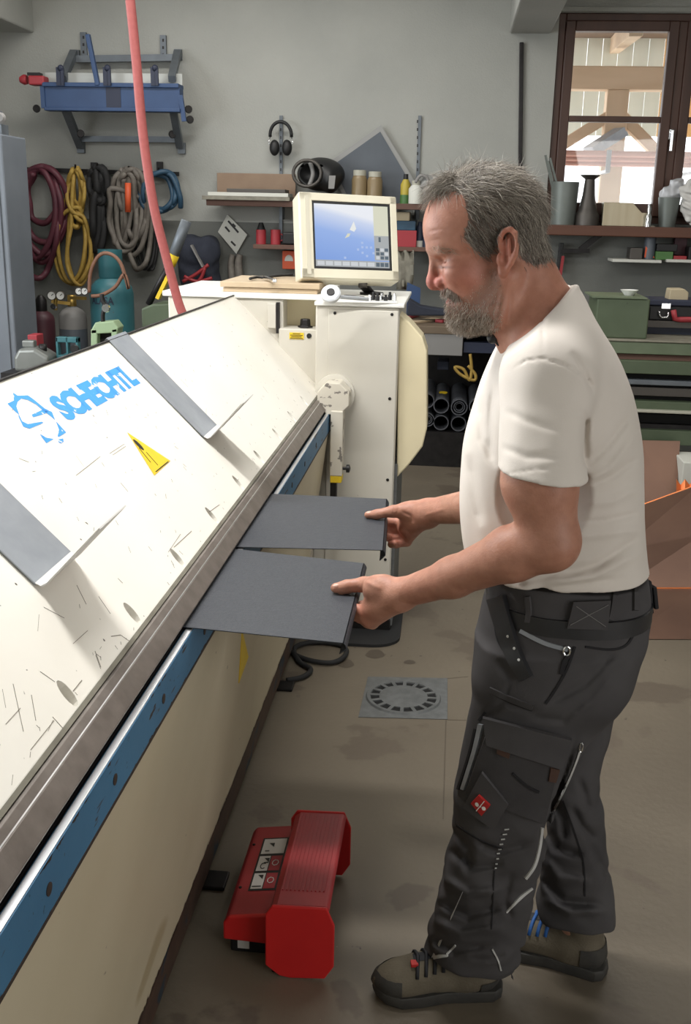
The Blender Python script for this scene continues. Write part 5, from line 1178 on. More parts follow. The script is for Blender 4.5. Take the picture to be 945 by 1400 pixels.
mat('plate_grey', srgb(150, 150, 148), 0.6, 0.2)
def X(x, y, Y): return float(PY(x, y, Y)[0])
def ZZ(x, y, Y): return float(PY(x, y, Y)[2])
def pb(x0, y0, x1, y1, Y, dep, mb=None):
    """box whose front face fills the pixel rectangle at depth Y"""
    mb = mb or MB(); xm, ym = (x0+x1)/2, (y0+y1)/2
    return mb.box((X(x0, ym, Y), Y, ZZ(xm, y1, Y)), (X(x1, ym, Y), Y+dep, ZZ(xm, y0, Y)))
def pp(pts, Y): return [PY(x, y, (Y if np.isscalar(Y) else Y[i])) for i, (x, y) in enumerate(pts)]
def ppoly(mb, pts, Y, dep):
    return mb.prism([tuple(PY(x, y, Y)[[0, 2]]) for x, y in pts], (0, Y, 0), (1, 0, 0), (0, 0, 1), (0, dep, 0))
def sc(Y): return mpp(Y, 1.5)
# ---- grey locker at the far left with a twin-disc lamp on top
lk = thing('locker', 'tall blue grey steel locker at the left edge of the frame', 'locker', (-3.0, 6.2, 0))
MB().box((-3.5, 6.05, 0), (-2.625, 6.40, 2.075)).build('body', 'locker_grey', lk, bevel=0.01)
MB().box((-3.46, 6.038, 0.08), (-2.66, 6.049, 2.02)).build('door', 'locker_grey', lk, bevel=0.004)
lp = thing('twin_lamp', 'small grey lamp with two round pale reflectors on top of the locker', 'lamp', (-2.70, 6.2, 2.075))
MB().box((-2.76, 6.14, 2.075), (-2.66, 6.24, 2.135)).build('base', 'frame_grey', lp, bevel=0.005)
for dx in (-0.04, 0.035): MB().lathe([(0.028, 0), (0.034, 0.012), (0.02, 0.03)], (-2.705+dx, 6.16, 2.165), (0.15, -1, 0.1), n=18).build('reflector', 'drawer_grey', lp, auto=40)
MB().bar((-2.74, 6.2, 2.195), (-2.68, 6.2, 2.20), 0.03, 0.018).build('hood', 'frame_grey', lp)
# ---- blue hand folder on its wall bracket
Yb = YW-0.42
bf = thing('sheet_folder', 'blue hand folding tool on a grey bracket high on the wall', 'tool', (X(150, 150, YW), YW-0.2, ZZ(150, 205, YW)))
MB().bar(PY(104, 81, YW-0.06), PY(244, 79, YW-0.06), 0.045, 0.045).build('top_bar', 'frame_grey', bf)
MB().bar(PY(108, 190, YW-0.06), PY(248, 191, YW-0.06), 0.045, 0.04).build('bottom_bar', 'frame_grey', bf)
for x, xo in ((101, 86), (243, 235)):
    MB().bar(PY(x, 72, YW-0.04), PY(xo, 108, Yb+0.05), 0.05, 0.045).build('arm', 'frame_grey', bf)
    MB().bar(PY(xo, 140, Yb+0.05), PY(x+9 if x < 200 else x+3, 200, YW-0.04), 0.05, 0.045).build('arm', 'frame_grey', bf)
for x, y in ((103, 75), (243, 74), (110, 201), (248, 202)): 
    m = MB(); pb(x-5, y-7, x+5, y+8, YW-0.03, 0.03, m); m.build('wall_plate', 'frame_grey', bf)
for x0, y0, y1 in ((114, 44, 80), (223, 48, 83)):
    m = MB(); pb(x0-4, y0, x0+4, y1, YW-0.025, 0.025, m); r_ = m.build('wall_rail', 'frame_grey', bf)
    for k in range(3): m = MB(); pb(x0-1.2, y0+5+k*10, x0+1.2, y0+9+k*10, YW-0.027, 0.003, m); m.build('rail_slot', 'dark_steel', r_)
m = MB(); pb(57, 118, 246, 149, Yb, 0.10, m); m.build('beam', 'tool_blue', bf, bevel=0.006)
m = MB(); pb(57, 113, 244, 119, Yb-0.02, 0.14, m); m.build('beam_lip', 'tool_blue', bf, bevel=0.004)
m = MB(); pb(60, 147, 246, 152, Yb-0.03, 0.10, m); m.build('beam_foot', 'tool_blue', bf, bevel=0.004)
m = MB(); pb(62, 100, 249, 116, Yb+0.10, 0.006, m); m.build('guard_sheet', 'perspex', bf)
m = MB(); pb(145, 119, 165, 148, Yb-0.004, 0.01, m); m.build('name_plate', 'navy', bf)
for x in (83, 147, 212):
    m = MB(); m.bar(PY(x-2, 117, Yb-0.02), PY(x-3, 92, Yb-0.02), 0.025, 0.03).bar(PY(x+3, 117, Yb-0.03), PY(x+2, 93, Yb-0.03), 0.02, 0.02).sphere(PY(x, 93, Yb-0.03), 0.022, 10, 6); m.build('clamp_lever', 'navy', bf)
MB().bar(PY(120, 47, Yb-0.01), PY(134, 117, Yb-0.01), 0.035, 0.03).build('handle', 'tool_blue', bf, bevel=0.004)
m = MB(); pb(38, 103, 60, 116, Yb-0.02, 0.10, m); m.build('red_stop', 'tool_red', bf, bevel=0.01)
m = MB(); m.lathe([(0.03, 0), (0.035, 0.02), (0.02, 0.05)], PY(37, 109, Yb+0.03), (-1, 0, 0), n=14); m.build('stop_knob', 'tool_red', bf, auto=40)
m = MB(); pb(37, 99, 54, 103, Yb, 0.06, m); m.build('stop_cap', 'dark_steel', bf)
for (x, y) in ((110, 183), (235, 184), (257, 150), (259, 164), (50, 149)): MB().lathe([(0.012, 0), (0.012, 0.03), (0.028, 0.032), (0.024, 0.055)], PY(x, y, YW-0.12), (0.4, -1, 0), n=12).build('knob', 'dark_steel', bf, auto=40)
MB().bar(PY(247, 130, Yb), PY(252, 166, Yb), 0.025, 0.03).build('end_lever', 'tool_blue', bf)
MB().bar(PY(58, 118, Yb), PY(60, 148, Yb), 0.02, 0.03).build('end_lever', 'tool_blue', bf)
# ---- red air hose hanging from above in front of everything
hs = smooth_path([PY(166, -120, 3.62), PY(171, -60, 3.62), PY(178, 0, 3.62), PY(187, 90, 3.62), PY(193, 160, 3.62), PY(201, 225, 3.62), PY(212, 290, 3.62), PY(227, 350, 3.62), PY(243, 410, 3.62), PY(252, 434, 3.62)], 6)
tag(MB().tube(hs, 0.0165, 12).build('air_hose', 'hose_red', smooth=True, loc=hs[0]), 'thick coral red air hose hanging from the ceiling behind the machine cover', 'hose')
# ---- hook rail and the coils on it
rl = thing('hook_rail', 'dark steel hook rail on the wall carrying the hoses', 'rail', (X(130, 234, YW), YW-0.03, ZZ(130, 240, YW)))
MB().bar(PY(20, 231, YW-0.04), PY(245, 238, YW-0.04), 0.012, 0.03).build('bar', 'dark_steel', rl)
for x, y in ((42, 238), (218, 229), (128, 230)): m = MB(); pb(x-4, y-8, x+4, y+8, YW-0.03, 0.03, m); m.build('bracket', 'dark_steel', rl)
for x, y in ((58, 232), (103, 230), (133, 228), (176, 232), (217, 234)): MB().tube([PY(x, y, YW-0.03), PY(x, y, YW-0.16), PY(x, y-5, YW-0.17)], 0.007, 6).build('hook', 'dark_steel', rl)
def coil(name, label, cat, loops, r, m, Y, turns=1, seed=0, wob=2.0):
    """hanging coil: each loop is a closed outline of pixels"""
    rr_ = random.Random(seed); P = []
    for lp_ in loops:
        k0 = len(P)
        for x, y in lp_: P.append(PY(x+rr_.uniform(-wob, wob)*0.5, y+rr_.uniform(-wob, wob)*0.5, Y+rr_.uniform(-0.04, 0.04)))
    o = MB().tube(smooth_path(P, 5), r, 6).build(name, m, smooth=True); return tag(o, label, cat)
def ell(cx, cy, rx, ry, a0=-90, n=10, skew=0): return [(cx+rx*cos(radians(a0+360*k/n))+skew*sin(radians(a0+360*k/n)), cy+ry*sin(radians(a0+360*k/n))) for k in range(n)]
coil('hose_coil', 'large maroon rubber hose coil at the left end of the rail', 'hose', [ell(56, 296, 28, 64), ell(60, 288, 32, 58), ell(52, 305, 27, 76), ell(62, 282, 30, 50), ell(50, 290, 25, 62), ell(58, 268, 20, 38)], 0.024, 'hose_maroon', YW-0.13, seed=1, wob=5)
coil('extension_cord', 'yellow cord gathered and hanging in long loops from the rail', 'cord', [ell(104, 262, 11, 32), ell(101, 262, 8, 30), ell(107, 264, 8, 30), ell(100, 338, 24, 52), ell(104, 335, 12, 52), ell(108, 345, 16, 44), ell(98, 330, 18, 55), ell(104, 262, 10, 30), ell(103, 300, 5, 12, n=6), ell(103, 300, 6, 10, n=6)], 0.016, 'cord_yellow', YW-0.13, seed=2, wob=3)
coil('black_sling', 'black lifting sling bundle beside the yellow cord', 'sling', [ell(134, 250, 11, 22), ell(130, 250, 8, 22), ell(138, 252, 8, 22), ell(133, 300, 6, 40), ell(136, 300, 5, 44), ell(131, 300, 4, 42), ell(134, 268, 8, 8, n=6)], 0.026, 'black_rubber', YW-0.13, seed=3, wob=3)
coil('thick_cable', 'thick grey cable in a bundle with an orange grip on the rail', 'cable', [ell(165, 285, 14, 52), ell(176, 284, 17, 52), ell(186, 280, 15, 48), ell(170, 290, 18, 56), ell(181, 290, 22, 58), ell(160, 290, 10, 42), ell(190, 320, 16, 48), ell(178, 262, 18, 28), ell(176, 286, 9, 50)], 0.020, 'cord_grey', YW-0.14, seed=4, wob=4)
MB().cyl(PY(175, 250, YW-0.22), PY(175, 290, YW-0.22), 0.022, n=10).build('grip', 'orange', [o for o in COL.objects if o.name == 'thick_cable'][0], smooth=True)
coil('blue_hose', 'blue hose coil hanging at the right end of the rail', 'hose', [ell(218, 262, 22, 28), ell(214, 264, 22, 26), ell(222, 260, 22, 26), [(230, 238), (240, 250), (246, 268), (248, 283)]], 0.020, 'hose_blue', YW-0.12, seed=5)
coil('thin_cable', 'thin dark cable loop hanging below the blue hose coil', 'cable', [ell(203, 320, 12, 50), ell(198, 322, 14, 46), ell(208, 318, 9, 50)], 0.011, 'black_rubber', YW-0.10, seed=6)
# ---- gas bottles and cans on the floor by the left wall
def bottle(name, label, cx, y_top, y_sh, r_px, Y, m, m2=None, h0=0.0):
    c = PY(cx, y_sh, Y); r = r_px*sc(Y); zt = ZZ(cx, y_top, Y); zs = c[2]
    o = thing(name, label, 'gas bottle', (c[0], Y, 0))
    MB().lathe([(r*0.95, h0), (r, h0+0.02), (r, zs-r*0.55), (r*0.93, zs-r*0.25), (r*0.72, zs), (r*0.36, zs+r*0.22), (r*0.30, zs+r*0.3)], (c[0], Y, 0), n=28).build('body', m, o, auto=40)
    if m2: MB().lathe([(r*1.004, zs-r*1.3), (r*1.004, zs-r*0.55), (r*0.935, zs-r*0.25), (r*0.725, zs+0.001), (r*0.365, zs+r*0.22)], (c[0], Y, 0), n=28, cap=False).build('shoulder', m2, o, auto=40)
    return o, c, r, zs
o, c, r, zs = bottle('tall_gas_bottle', 'tall teal gas bottle with printed letters, hose looped over its collar', 152, 336, 384, 31, 6.7, 'teal')
MB().lathe([(r*0.52, zs+0.02), (r*0.55, zs+0.03), (r*0.55, zs+0.20), (r*0.50, zs+0.20), (r*0.50, zs+0.03)], (c[0], 6.7, 0), n=24, cap=False).build('collar', 'teal', o, auto=40)
MB().cyl((c[0], 6.7, zs), (c[0], 6.7, zs+0.14), 0.03, n=12).build('valve', 'brass_fit', o, smooth=True)
tb = MB(); V2, F2 = text_mesh('ALASA', 1, 0.02); lo_, hi_ = V2.min(0), V2.max(0); V2 = (V2-lo_)/(hi_-lo_)
zt0 = ZZ(150, 418, 6.5); tb.add([(c[0]+(r+0.0015)*sin(-0.75+1.15*a), 6.7-(r+0.0015)*cos(-0.75+1.15*a), zt0+0.05*b_) for a, b_ in V2], F2); tb.build('lettering', 'navy', o)
tag(MB().tube(smooth_path(pp([(122, 400), (124, 372), (135, 350), (150, 347), (165, 360), (176, 395), (170, 375), (158, 392), (140, 403), (125, 405)], 6.42), 5), 0.012, 7).build('gas_hose', 'orange_brown', smooth=True), 'thin brown gas hose draped over the teal bottle', 'hose') if 'orange_brown' in MATS else None
o, c, r, zs = bottle('maroon_gas_bottle', 'small maroon gas bottle with dark valve guard, left of the gauges', 57, 404, 428, 18, 6.9, 'maroon_steel')
MB().lathe([(r*0.42, zs+0.0), (r*0.46, zs+0.02), (r*0.46, zs+0.09), (r*0.2, zs+0.12)], (c[0], 6.9, 0), n=16).build('valve_guard', 'dark_steel', o, auto=40)
o, c, r, zs = bottle('grey_gas_bottle', 'grey gas bottle with pale shoulder under the pressure gauges', 99, 405, 424, 20, 6.8, 'cylinder_grey', 'drawer_grey')
MB().cyl((c[0], 6.8, zs), (c[0], 6.8, zs+0.10), 0.03, n=12).build('valve', 'brass_fit', o, smooth=True)
def gauge(c, r, par):
    d = MB().lathe([(r*0.9, -0.02), (r, 0.0), (r, 0.012), (r*0.86, 0.014), (r*0.84, 0.008)], c, (0.1, -1, 0), n=20).build('gauge_case', 'pewter', par, auto=30)
    MB().lathe([(r*0.85, 0.008), (r*0.85, 0.0095)], c, (0.1, -1, 0), n=20).build('dial', 'dial', d)
    MB().bar(c+np.array([0, -0.011, 0]), c+np.array([r*0.5, -0.011, r*0.4]), 0.004, 0.002, (0, 1, 0)).build('needle', 'black', d)
rg = thing('pressure_regulator', 'brass pressure regulator with two white dials on the grey bottle', 'gauge', PY(80, 425, 6.65))
MB().bar(PY(70, 412, 6.66), PY(96, 415, 6.70), 0.02, 0.02).cyl(PY(76, 408, 6.66), PY(76, 424, 6.66), 0.012).build('body', 'brass_fit', rg)
MB().lathe([(0.018, 0), (0.018, 0.02)], PY(74, 419, 6.62), (0, -1, 0), n=14).build('knob', 'chrome', rg, auto=40)
for x, y in ((71, 404), (83, 404)): gauge(PY(x, y, 6.63), 0.03, rg)
r2 = thing('pressure_regulator', 'second brass pressure regulator, its two dials against the teal bottle', 'gauge', PY(110, 412, 6.5))
MB().bar(PY(97, 407, 6.56), PY(117, 408, 6.5), 0.02, 0.02).build('body', 'brass_fit', r2)
for x, y in ((108, 398), (116, 398)): gauge(PY(x, y, 6.45), 0.024, r2)
# low bench that carries the smaller cans (hidden behind the machine cover)
zlow = ZZ(60, 500, 5.6)-0.02
st = thing('steel_trolley', 'low dark trolley behind the machine carrying the small cans', 'trolley', (X(90, 520, 5.6), 5.75, 0))
MB().box((X(10, 520, 5.5), 5.42, zlow-0.03), (X(262, 480, 5.5), 6.1, zlow)).build('shelf_top', 'dark_steel', st)
for x in (X(14, 520, 5.5), X(254, 480, 5.5)):
    for y in (5.47, 6.05): MB().box((x-0.02, y-0.02, 0), (x+0.02, y+0.02, zlow-0.03)).build('leg', 'dark_steel', st)
jc = thing('jerry_can', 'squat silver grey metal jerry can behind the cover, far left', 'can', (X(46, 500, 5.5), 5.55, zlow))
cx0, cx1, zt = X(22, 490, 5.5), X(70, 490, 5.5), ZZ(46, 474, 5.5)
MB().prism([(cx0, zlow), (cx0, zt-0.06), (cx0+0.03, zt-0.01), (cx1-0.08, zt-0.005), (cx1, zt-0.05), (cx1, zlow)], (0, 5.46, 0), (1, 0, 0), (0, 0, 1), (0, 0.16, 0)).build('body', 'can_silver', jc, bevel=0.02, seg=3)
MB().box((cx0+0.03, 5.52, zt-0.01), (cx0+0.10, 5.57, zt+0.03)).build('handle', 'can_silver', jc, bevel=0.008)
MB().cyl((cx1-0.06, 5.54, zt-0.04), (cx1-0.06, 5.54, zt+0.01), 0.022, n=14).build('cap', 'dark_steel', jc, smooth=True)
m = MB(); Yr = 5.8; m.box((X(38, 470, Yr), Yr, zlow), (X(51, 470, Yr), Yr+0.1, ZZ(45, 458, Yr))); tag(m.build('red_box', 'tool_red', bevel=0.004), 'small upright red box behind the jerry can', 'box')
sb = thing('small_gas_bottle', 'small round teal gas bottle with carrying collar behind the cover', 'gas bottle', (X(96, 490, 5.6), 5.62, zlow))
rb_ = 21*sc(5.6); zc_ = ZZ(96, 497, 5.6)
MB().lathe([(rb_*0.6, zlow), (rb_, zlow+0.03), (rb_, zc_-0.02), (rb_*0.8, zc_+0.04), (rb_*0.3, zc_+0.06)], (X(96, 490, 5.6), 5.62, 0), n=24).build('body', 'teal', sb, auto=40)
zk0, zk1 = ZZ(96, 487, 5.6), ZZ(96, 460, 5.6)
for (x0, x1, z0, z1) in ((-1, -0.78, zk0, zk1), (0.78, 1, zk0, zk1), (-0.1, 0.1, zk0, zk1), (-1, 1, zk1-0.03, zk1), (-1, 1, zk0-0.02, zk0+0.01)):
    MB().box((X(96, 490, 5.6)+x0*rb_*0.8, 5.56, z0), (X(96, 490, 5.6)+x1*rb_*0.8, 5.60, z1)).build('collar_piece', 'teal', sb, bevel=0.004)
MB().lathe([(0.022, 0), (0.026, 0.012), (0.022, 0.02)], PY(103, 477, 5.53), (0.1, -1, 0), n=16).build('valve_dial', 'black', sb, auto=30)
hg = thing('chain_hoist', 'pale green chain hoist body with an upright steel hook', 'hoist', (X(143, 470, 5.5), 5.5, zlow))
for pts in ([(124, 480), (124, 450), (133, 450), (133, 480)], [(152, 480), (152, 450), (161, 448), (158, 480)], [(124, 452), (130, 441), (155, 439), (162, 448), (160, 455), (124, 457)]):
    m = MB(); ppoly(m, pts, 5.45, 0.10); m.build('housing', 'pale_green', hg, bevel=0.006)
MB().box((X(132, 465, 5.5), 5.5, zlow), (X(153, 465, 5.5), 5.53, ZZ(143, 456, 5.5))).build('housing_core', 'near_black', hg)
MB().tube(smooth_path(pp([(141, 442), (141, 428), (145, 420), (141, 412), (139, 402)], 5.48), 4), 0.012, 8).build('hook', 'dark_steel', hg, smooth=True)
MB().lathe([(0.02, 0), (0.024, 0.012), (0.02, 0.024)], PY(146, 421, 5.44), (0, -1, 0), n=14).build('swivel', 'chrome', hg, auto=30)
# ---- hand pallet tool with long handle, bucket, bag, papers
jk = thing('lever_tool', 'dark green floor tool with a long grey lever handle leaning right', 'tool', (X(215, 440, 5.6), 5.6, zlow))
m = MB(); q_ = [tuple(PY(x, y, 5.6)[[0, 2]]) for x, y in ((193, 422), (208, 416), (238, 414), (242, 440))]; m.prism([(q_[0][0], zlow)]+q_+[(q_[3][0], zlow)], (0, 5.6, 0), (1, 0, 0), (0, 0, 1), (0, 0.25, 0)); m.build('body', 'machine_green', jk, bevel=0.01)
MB().cyl(PY(203, 416, 5.7), PY(238, 350, 5.7), 0.018, n=10).build('shaft', 'dark_steel', jk, smooth=True)
MB().cyl(PY(236, 353, 5.7), PY(255, 302, 5.7), 0.03, n=12).build('handle', 'frame_grey', jk, smooth=True)
MB().cyl(PY(232, 362, 5.7), PY(238, 348, 5.7), 0.032, n=12).build('yellow_band', 'sticker_yellow', jk, smooth=True)
MB().bar(PY(216, 408, 5.62), PY(232, 375, 5.62), 0.05, 0.02).build('yellow_tag', 'sticker_yellow', jk)
bk_ = thing('bucket', 'white plastic tub with blue label behind the machine', 'bucket', (X(257, 420, 6.3), 6.3, 0))
zt, rbk = ZZ(257, 391, 6.3), 13*sc(6.3)
MB().lathe([(rbk*0.85, 0.0), (rbk*0.95, zt-0.05), (rbk*1.06, zt-0.05), (rbk*1.06, zt), (rbk*0.98, zt), (rbk*0.9, zt-0.04)], (X(257, 420, 6.3), 6.3, 0), n=24).build('tub', 'paper', bk_, auto=40)
MB().lathe([(rbk*0.962, zt-0.16), (rbk*0.968, zt-0.07)], (X(257, 420, 6.3), 6.3, 0), n=24, cap=False).build('label_band', 'tool_blue', bk_, auto=40)
bg = thing('backpack', 'black work bag hanging on the wall with red straps and a white cloth', 'bag', (X(272, 395, YW-0.15), YW-0.15, ZZ(272, 400, YW)))
q = Sdf(); s_ = sc(YW-0.2)
for (x, y, rx_, ry_) in ((272, 368, 30, 38), (262, 345, 20, 26), (285, 340, 16, 20), (278, 390, 26, 18)): q.el(PY(x, y, YW-0.12), (rx_*s_, 0.12, ry_*s_), 0.05)
q.disp.append(waves(9, 8, 0.008, 18)); cb_ = PY(272, 365, YW-0.15)
Vb, Fb = q.mesh(cb_-np.array([0.3, 0.3, 0.4]), cb_+np.array([0.3, 0.13, 0.4]), 0.014); mesh_obj('bag_body', Vb, Fb, 'cloth_navy', bg)
MB().bar(PY(262, 335, YW-0.27), PY(278, 365, YW-0.27), 0.05, 0.012).build('white_cloth', 'drawer_grey', bg)
for pts in ([(250, 385), (268, 375), (285, 362)], [(252, 378), (270, 385), (290, 380)], [(262, 395), (275, 380), (280, 366)]): MB().tube(smooth_path(pp(pts, YW-0.28), 4), 0.014, 6).build('strap', 'label_red', bg, smooth=True)
pc = thing('clipboard', 'tilted white printed sheets pinned to the wall above the machine', 'papers', PY(318, 347, YW))
m = MB(); ppoly(m, [(311, 293), (338, 321), (323, 347), (298, 317)], YW-0.03, 0.012); bdp = m.build('sheets', 'paper', pc)
m = MB(); 
for (x0, y0, x1, y1) in ((312, 302, 326, 318), (308, 310, 314, 317), (316, 330, 322, 336), (318, 306, 322, 310)): m.bar(PY(x0, y0, YW-0.031), PY(x1, y1, YW-0.031), 0.014, 0.002, (0, 1, 0))
m.build('print_marks', 'dark_steel', bdp)
ap = thing('work_apron', 'dim grey work gloves hanging on the wall under the tilted papers', 'gloves', PY(322, 385, YW))
for (x, w_) in ((316, 6), (326, 7)): m = MB(); m.tube(smooth_path(pp([(x+2, 348), (x, 362), (x+2, 384)], YW-0.05), 4), [w_*sc(YW)*k for k in np.linspace(0.6, 1, 9)], 8); m.build('glove', 'cord_grey', ap, smooth=True)
# small wooden shelf with red mugs and a red sign
m = MB(); pb(346, 335, 432, 341, YW-0.25, 0.25, m); tag(m.build('small_shelf', 'shelf_wood', bevel=0.003), 'short brown shelf under the left end of the long shelf', 'shelf')
zs_ = ZZ(355, 335, YW-0.25)
for k, (x, lab) in enumerate(((356, 'red can with black top, left one on the short brown shelf'), (376, 'plain red mug on the short brown shelf beside the red can'))):
    t_ = thing('red_mug' if k else 'red_can', lab, 'mug' if k else 'can', (X(x, 330, YW-0.2), YW-0.17, zs_)); r_ = 7*sc(YW-0.2); hh = ZZ(x, 314, YW-0.2)-zs_
    MB().lathe([(r_, 0), (r_, hh), (r_*0.9, hh), (r_*0.88, 0.01)] if k else [(r_, 0), (r_, hh)], (X(x, 330, YW-0.2), YW-0.17, zs_), n=20).build('body', 'tool_red', t_, auto=40)
    if not k: MB().lathe([(r_*0.9, hh), (r_*0.5, hh+0.04), (r_*0.4, hh+0.05)], (X(x, 330, YW-0.2), YW-0.17, zs_), n=16).build('top', 'black', t_, auto=40)
    else: MB().tube([np.array([X(x, 330, YW-0.2)+r_+0.02*sin(a), YW-0.17, zs_+hh*0.5-0.025*cos(a)]) for a in np.linspace(0, pi, 8)], 0.005, 6).build('handle', 'tool_red', t_, smooth=True)
m = MB(); pb(386, 318, 412, 334.5, YW-0.22, 0.15, m); tag(m.build('dark_box', 'black', bevel=0.01), 'dark power tool case on the short shelf, half behind the monitor', 'case')
sg_ = thing('red_sign', 'orange red wall box with a white half disc, under the short shelf', 'box', PY(398, 367, YW-0.08))
m = MB(); pb(386, 343, 412, 368, YW-0.10, 0.10, m); m.build('case', 'orange', sg_, bevel=0.005)
m = MB(); c_ = PY(395, 357, YW-0.102); m.prism([(0.032*cos(a), 0.045*sin(a)) for a in np.linspace(0, pi, 10)], c_, (1, 0, 0), (0, 0, 1), (0, 0.002, 0)); m.build('half_disc', 'paper', sg_)
# long shelf with boards on it
ls = thing('long_shelf', 'long narrow brown wall shelf behind the monitor', 'shelf', PY(430, 283, YW-0.2))
m = MB(); pb(282, 276, 592, 284, YW-0.32, 0.262, m); m.build('board', 'shelf_wood', ls, bevel=0.003)
for x in (384, 571):
    m = MB(); pb(x-2.2, 158, x+2.2, 330, YW-0.018, 0.018, m); r_ = m.build('wall_rail', 'frame_grey', ls)
    for k in range(7): m = MB(); pb(x-0.8, 164+k*11, x+0.8, 168+k*11, YW-0.020, 0.003, m); m.build('rail_slot', 'dark_steel', r_)
    m = MB(); ppoly(m, [(x-2, 283), (x+2, 283), (x+2, 300), (x-2, 300)], YW-0.12, 0.11); m.build('bracket', 'frame_grey', ls)
zsh = ZZ(437, 276, YW-0.32)+0.0005
def onshelf(x0, x1, z0, z1, Y, dep, m_, nm, lab, cat, bev=0.002):
    m = MB(); m.box((X(x0, 268, Y), Y, zsh+z0), (X(x1, 268, Y), Y+dep, zsh+z1)); return tag(m.build(nm, m_, bevel=bev), lab, cat)
onshelf(276, 396, 0, 0.026, YW-0.36, 0.28, 'dirty_edge', 'pale_sheet', 'lowest pale panel in the stack on the long shelf', 'panel')
onshelf(284, 394, 0.027, 0.052, YW-0.34, 0.22, 'paper', 'white_board', 'white trim board in the middle of the stack on the long shelf', 'board')
onshelf(310, 390, 0.053, 0.078, YW-0.30, 0.18, 'pewter', 'dark_strip', 'dark strip on top of the white trim board', 'strip')
onshelf(297, 404, 0.0, 0.19, YW-0.078, 0.016, 'cardboard', 'cardboard_sheet', 'brown cardboard sheet standing against the wall on the long shelf', 'cardboard')
onshelf(405, 446, 0, 0.05, YW-0.32, 0.10, 'bench_wood', 'wood_offcut', 'short wooden offcut below the black helmet', 'wood')
# ear defenders on the rail
ed = thing('ear_defenders', 'black ear defenders hanging on the perforated wall rail', 'headphones', PY(384, 212, YW-0.05))
c_ = PY(384, 185, YW-0.08); s_ = sc(YW)
MB().tube([c_+np.array([14.5*s_*sin(a), -0.01*cos(a), 17*s_*cos(a)]) for a in np.linspace(-1.7, 1.7, 16)], 0.012, 8).build('headband', 'black', ed, smooth=True)
for sg in (-1, 1):
    q = PY(384+sg*8.5, 202, YW-0.09); MB().sphere(q, 0.044, 14, 10, (0.85, 0.7, 1.25)).build('ear_cup', 'black', ed, smooth=True)
    MB().tube([c_+np.array([sg*14.5*s_, 0, -2*s_]), c_+np.array([sg*16.5*s_, 0, -10*s_]), q+np.array([sg*0.02, 0, 0])], 0.003, 5).build('wire', 'chrome', ed, smooth=True)
# welding helmet lying on the shelf
wh = thing('welding_helmet', 'black welding helmet lying open on the long shelf', 'helmet', PY(430, 262, YW-0.2))
q = Sdf(); c_ = PY(434, 238, YW-0.22); q.el(c_+np.array([0.02, 0.05, 0]), (0.17, 0.17, 0.115), 0.0); q.el(PY(452, 246, YW-0.24), (0.06, 0.12, 0.09), 0.04); q.el(PY(420, 238, YW-0.36), (0.105, 0.16, 0.092), 0.01, op='s')
Vb, Fb = q.mesh(c_-0.24, c_+0.25, 0.009); mesh_obj('shell', Vb, Fb, 'black', wh)
MB().tube([PY(420+19*cos(a), 237+18*sin(a), YW-0.33) for a in np.linspace(0, 2*pi, 22)[:-1]], 0.012, 8, closed=True).build('rim', 'pewter', wh, smooth=True)
MB().tube(smooth_path(pp([(424, 222), (428, 238), (422, 256)], YW-0.28), 5), 0.016, 6).build('head_strap', 'drawer_grey', wh, smooth=True)
m = MB(); ppoly(m, [(450, 240), (459, 240), (457, 258), (449, 258)], YW-0.375, 0.004); m.build('label', 'drawer_grey', wh)
# tilted square sheet behind
dsq = thing('square_sheet', 'grey square sheet standing on its corner against the wall', 'sheet', PY(505, 276, YW-0.05))
m = MB(); ppoly(m, [(521, 171), (574, 259), (500, 330), (447, 224)], YW-0.05, 0.012); m.build('rim', 'plate_grey', dsq)
m = MB(); ppoly(m, [(520, 180), (566, 258), (500, 320), (455, 226)], YW-0.054, 0.004); m.build('face', 'cylinder_grey', dsq)
for k, (x, y0, lab) in enumerate(((491, 233, 'left brown glass jar with pale lid on the long shelf'), (512, 235, 'right brown glass jar with pale lid on the long shelf'))):
    r_ = 10.5*sc(YW-0.2); hh = ZZ(x, y0, YW-0.2)-zsh; j = thing('glass_jar', lab, 'jar', (X(x, 260, YW-0.2), YW-0.18, zsh)); o_ = (X(x, 260, YW-0.2), YW-0.18, zsh)
    MB().lathe([(r_, 0), (r_, hh*0.72), (r_*0.85, hh*0.82), (r_*0.8, hh*0.84)], o_, n=20).build('glass', 'jar', j, auto=40)
    MB().lathe([(r_*0.84, hh*0.84), (r_*0.84, hh), (r_*0.78, hh*1.01)], o_, n=20).build('lid', 'jar_lid', j, auto=40)
def lathe_thing(nm, lab, cat, x, ybase, Y, parts, zb=None):
    o_ = PY(x, ybase, Y); 
    if zb is not None: o_[2] = zb
    t_ = thing(nm, lab, cat, o_)
    for pn, m_, prof in parts: MB().lathe(prof, o_, n=20).build(pn, m_, t_, auto=40)
    return t_, o_
lathe_thing('spray_bottle', 'small yellow bottle with green foot and dark cap on the shelf', 'bottle', 554, 276, YW-0.2, (('body', 'sticker_dull', [(0.036, 0.06), (0.036, 0.13), (0.018, 0.165)]), ('foot', 'green_box', [(0.037, 0), (0.037, 0.06)]), ('cap', 'black', [(0.018, 0.165), (0.016, 0.20)])), zsh) if 'sticker_dull' in MATS else None
lathe_thing('white_canister', 'white square shouldered plastic bottle on the long shelf', 'bottle', 568, 276, YW-0.28, (('body', 'paper', [(0.048, 0), (0.05, 0.10), (0.03, 0.125)]), ('cap', 'jar_lid', [(0.028, 0.125), (0.028, 0.155)])), zsh)
lathe_thing('pale_kettle', 'pale translucent round container at the right end of the long shelf', 'container', 588, 276, YW-0.2, (('body', 'plate_grey', [(0.07, 0), (0.11, 0.05), (0.115, 0.11), (0.09, 0.17), (0.04, 0.2)]),), zsh)
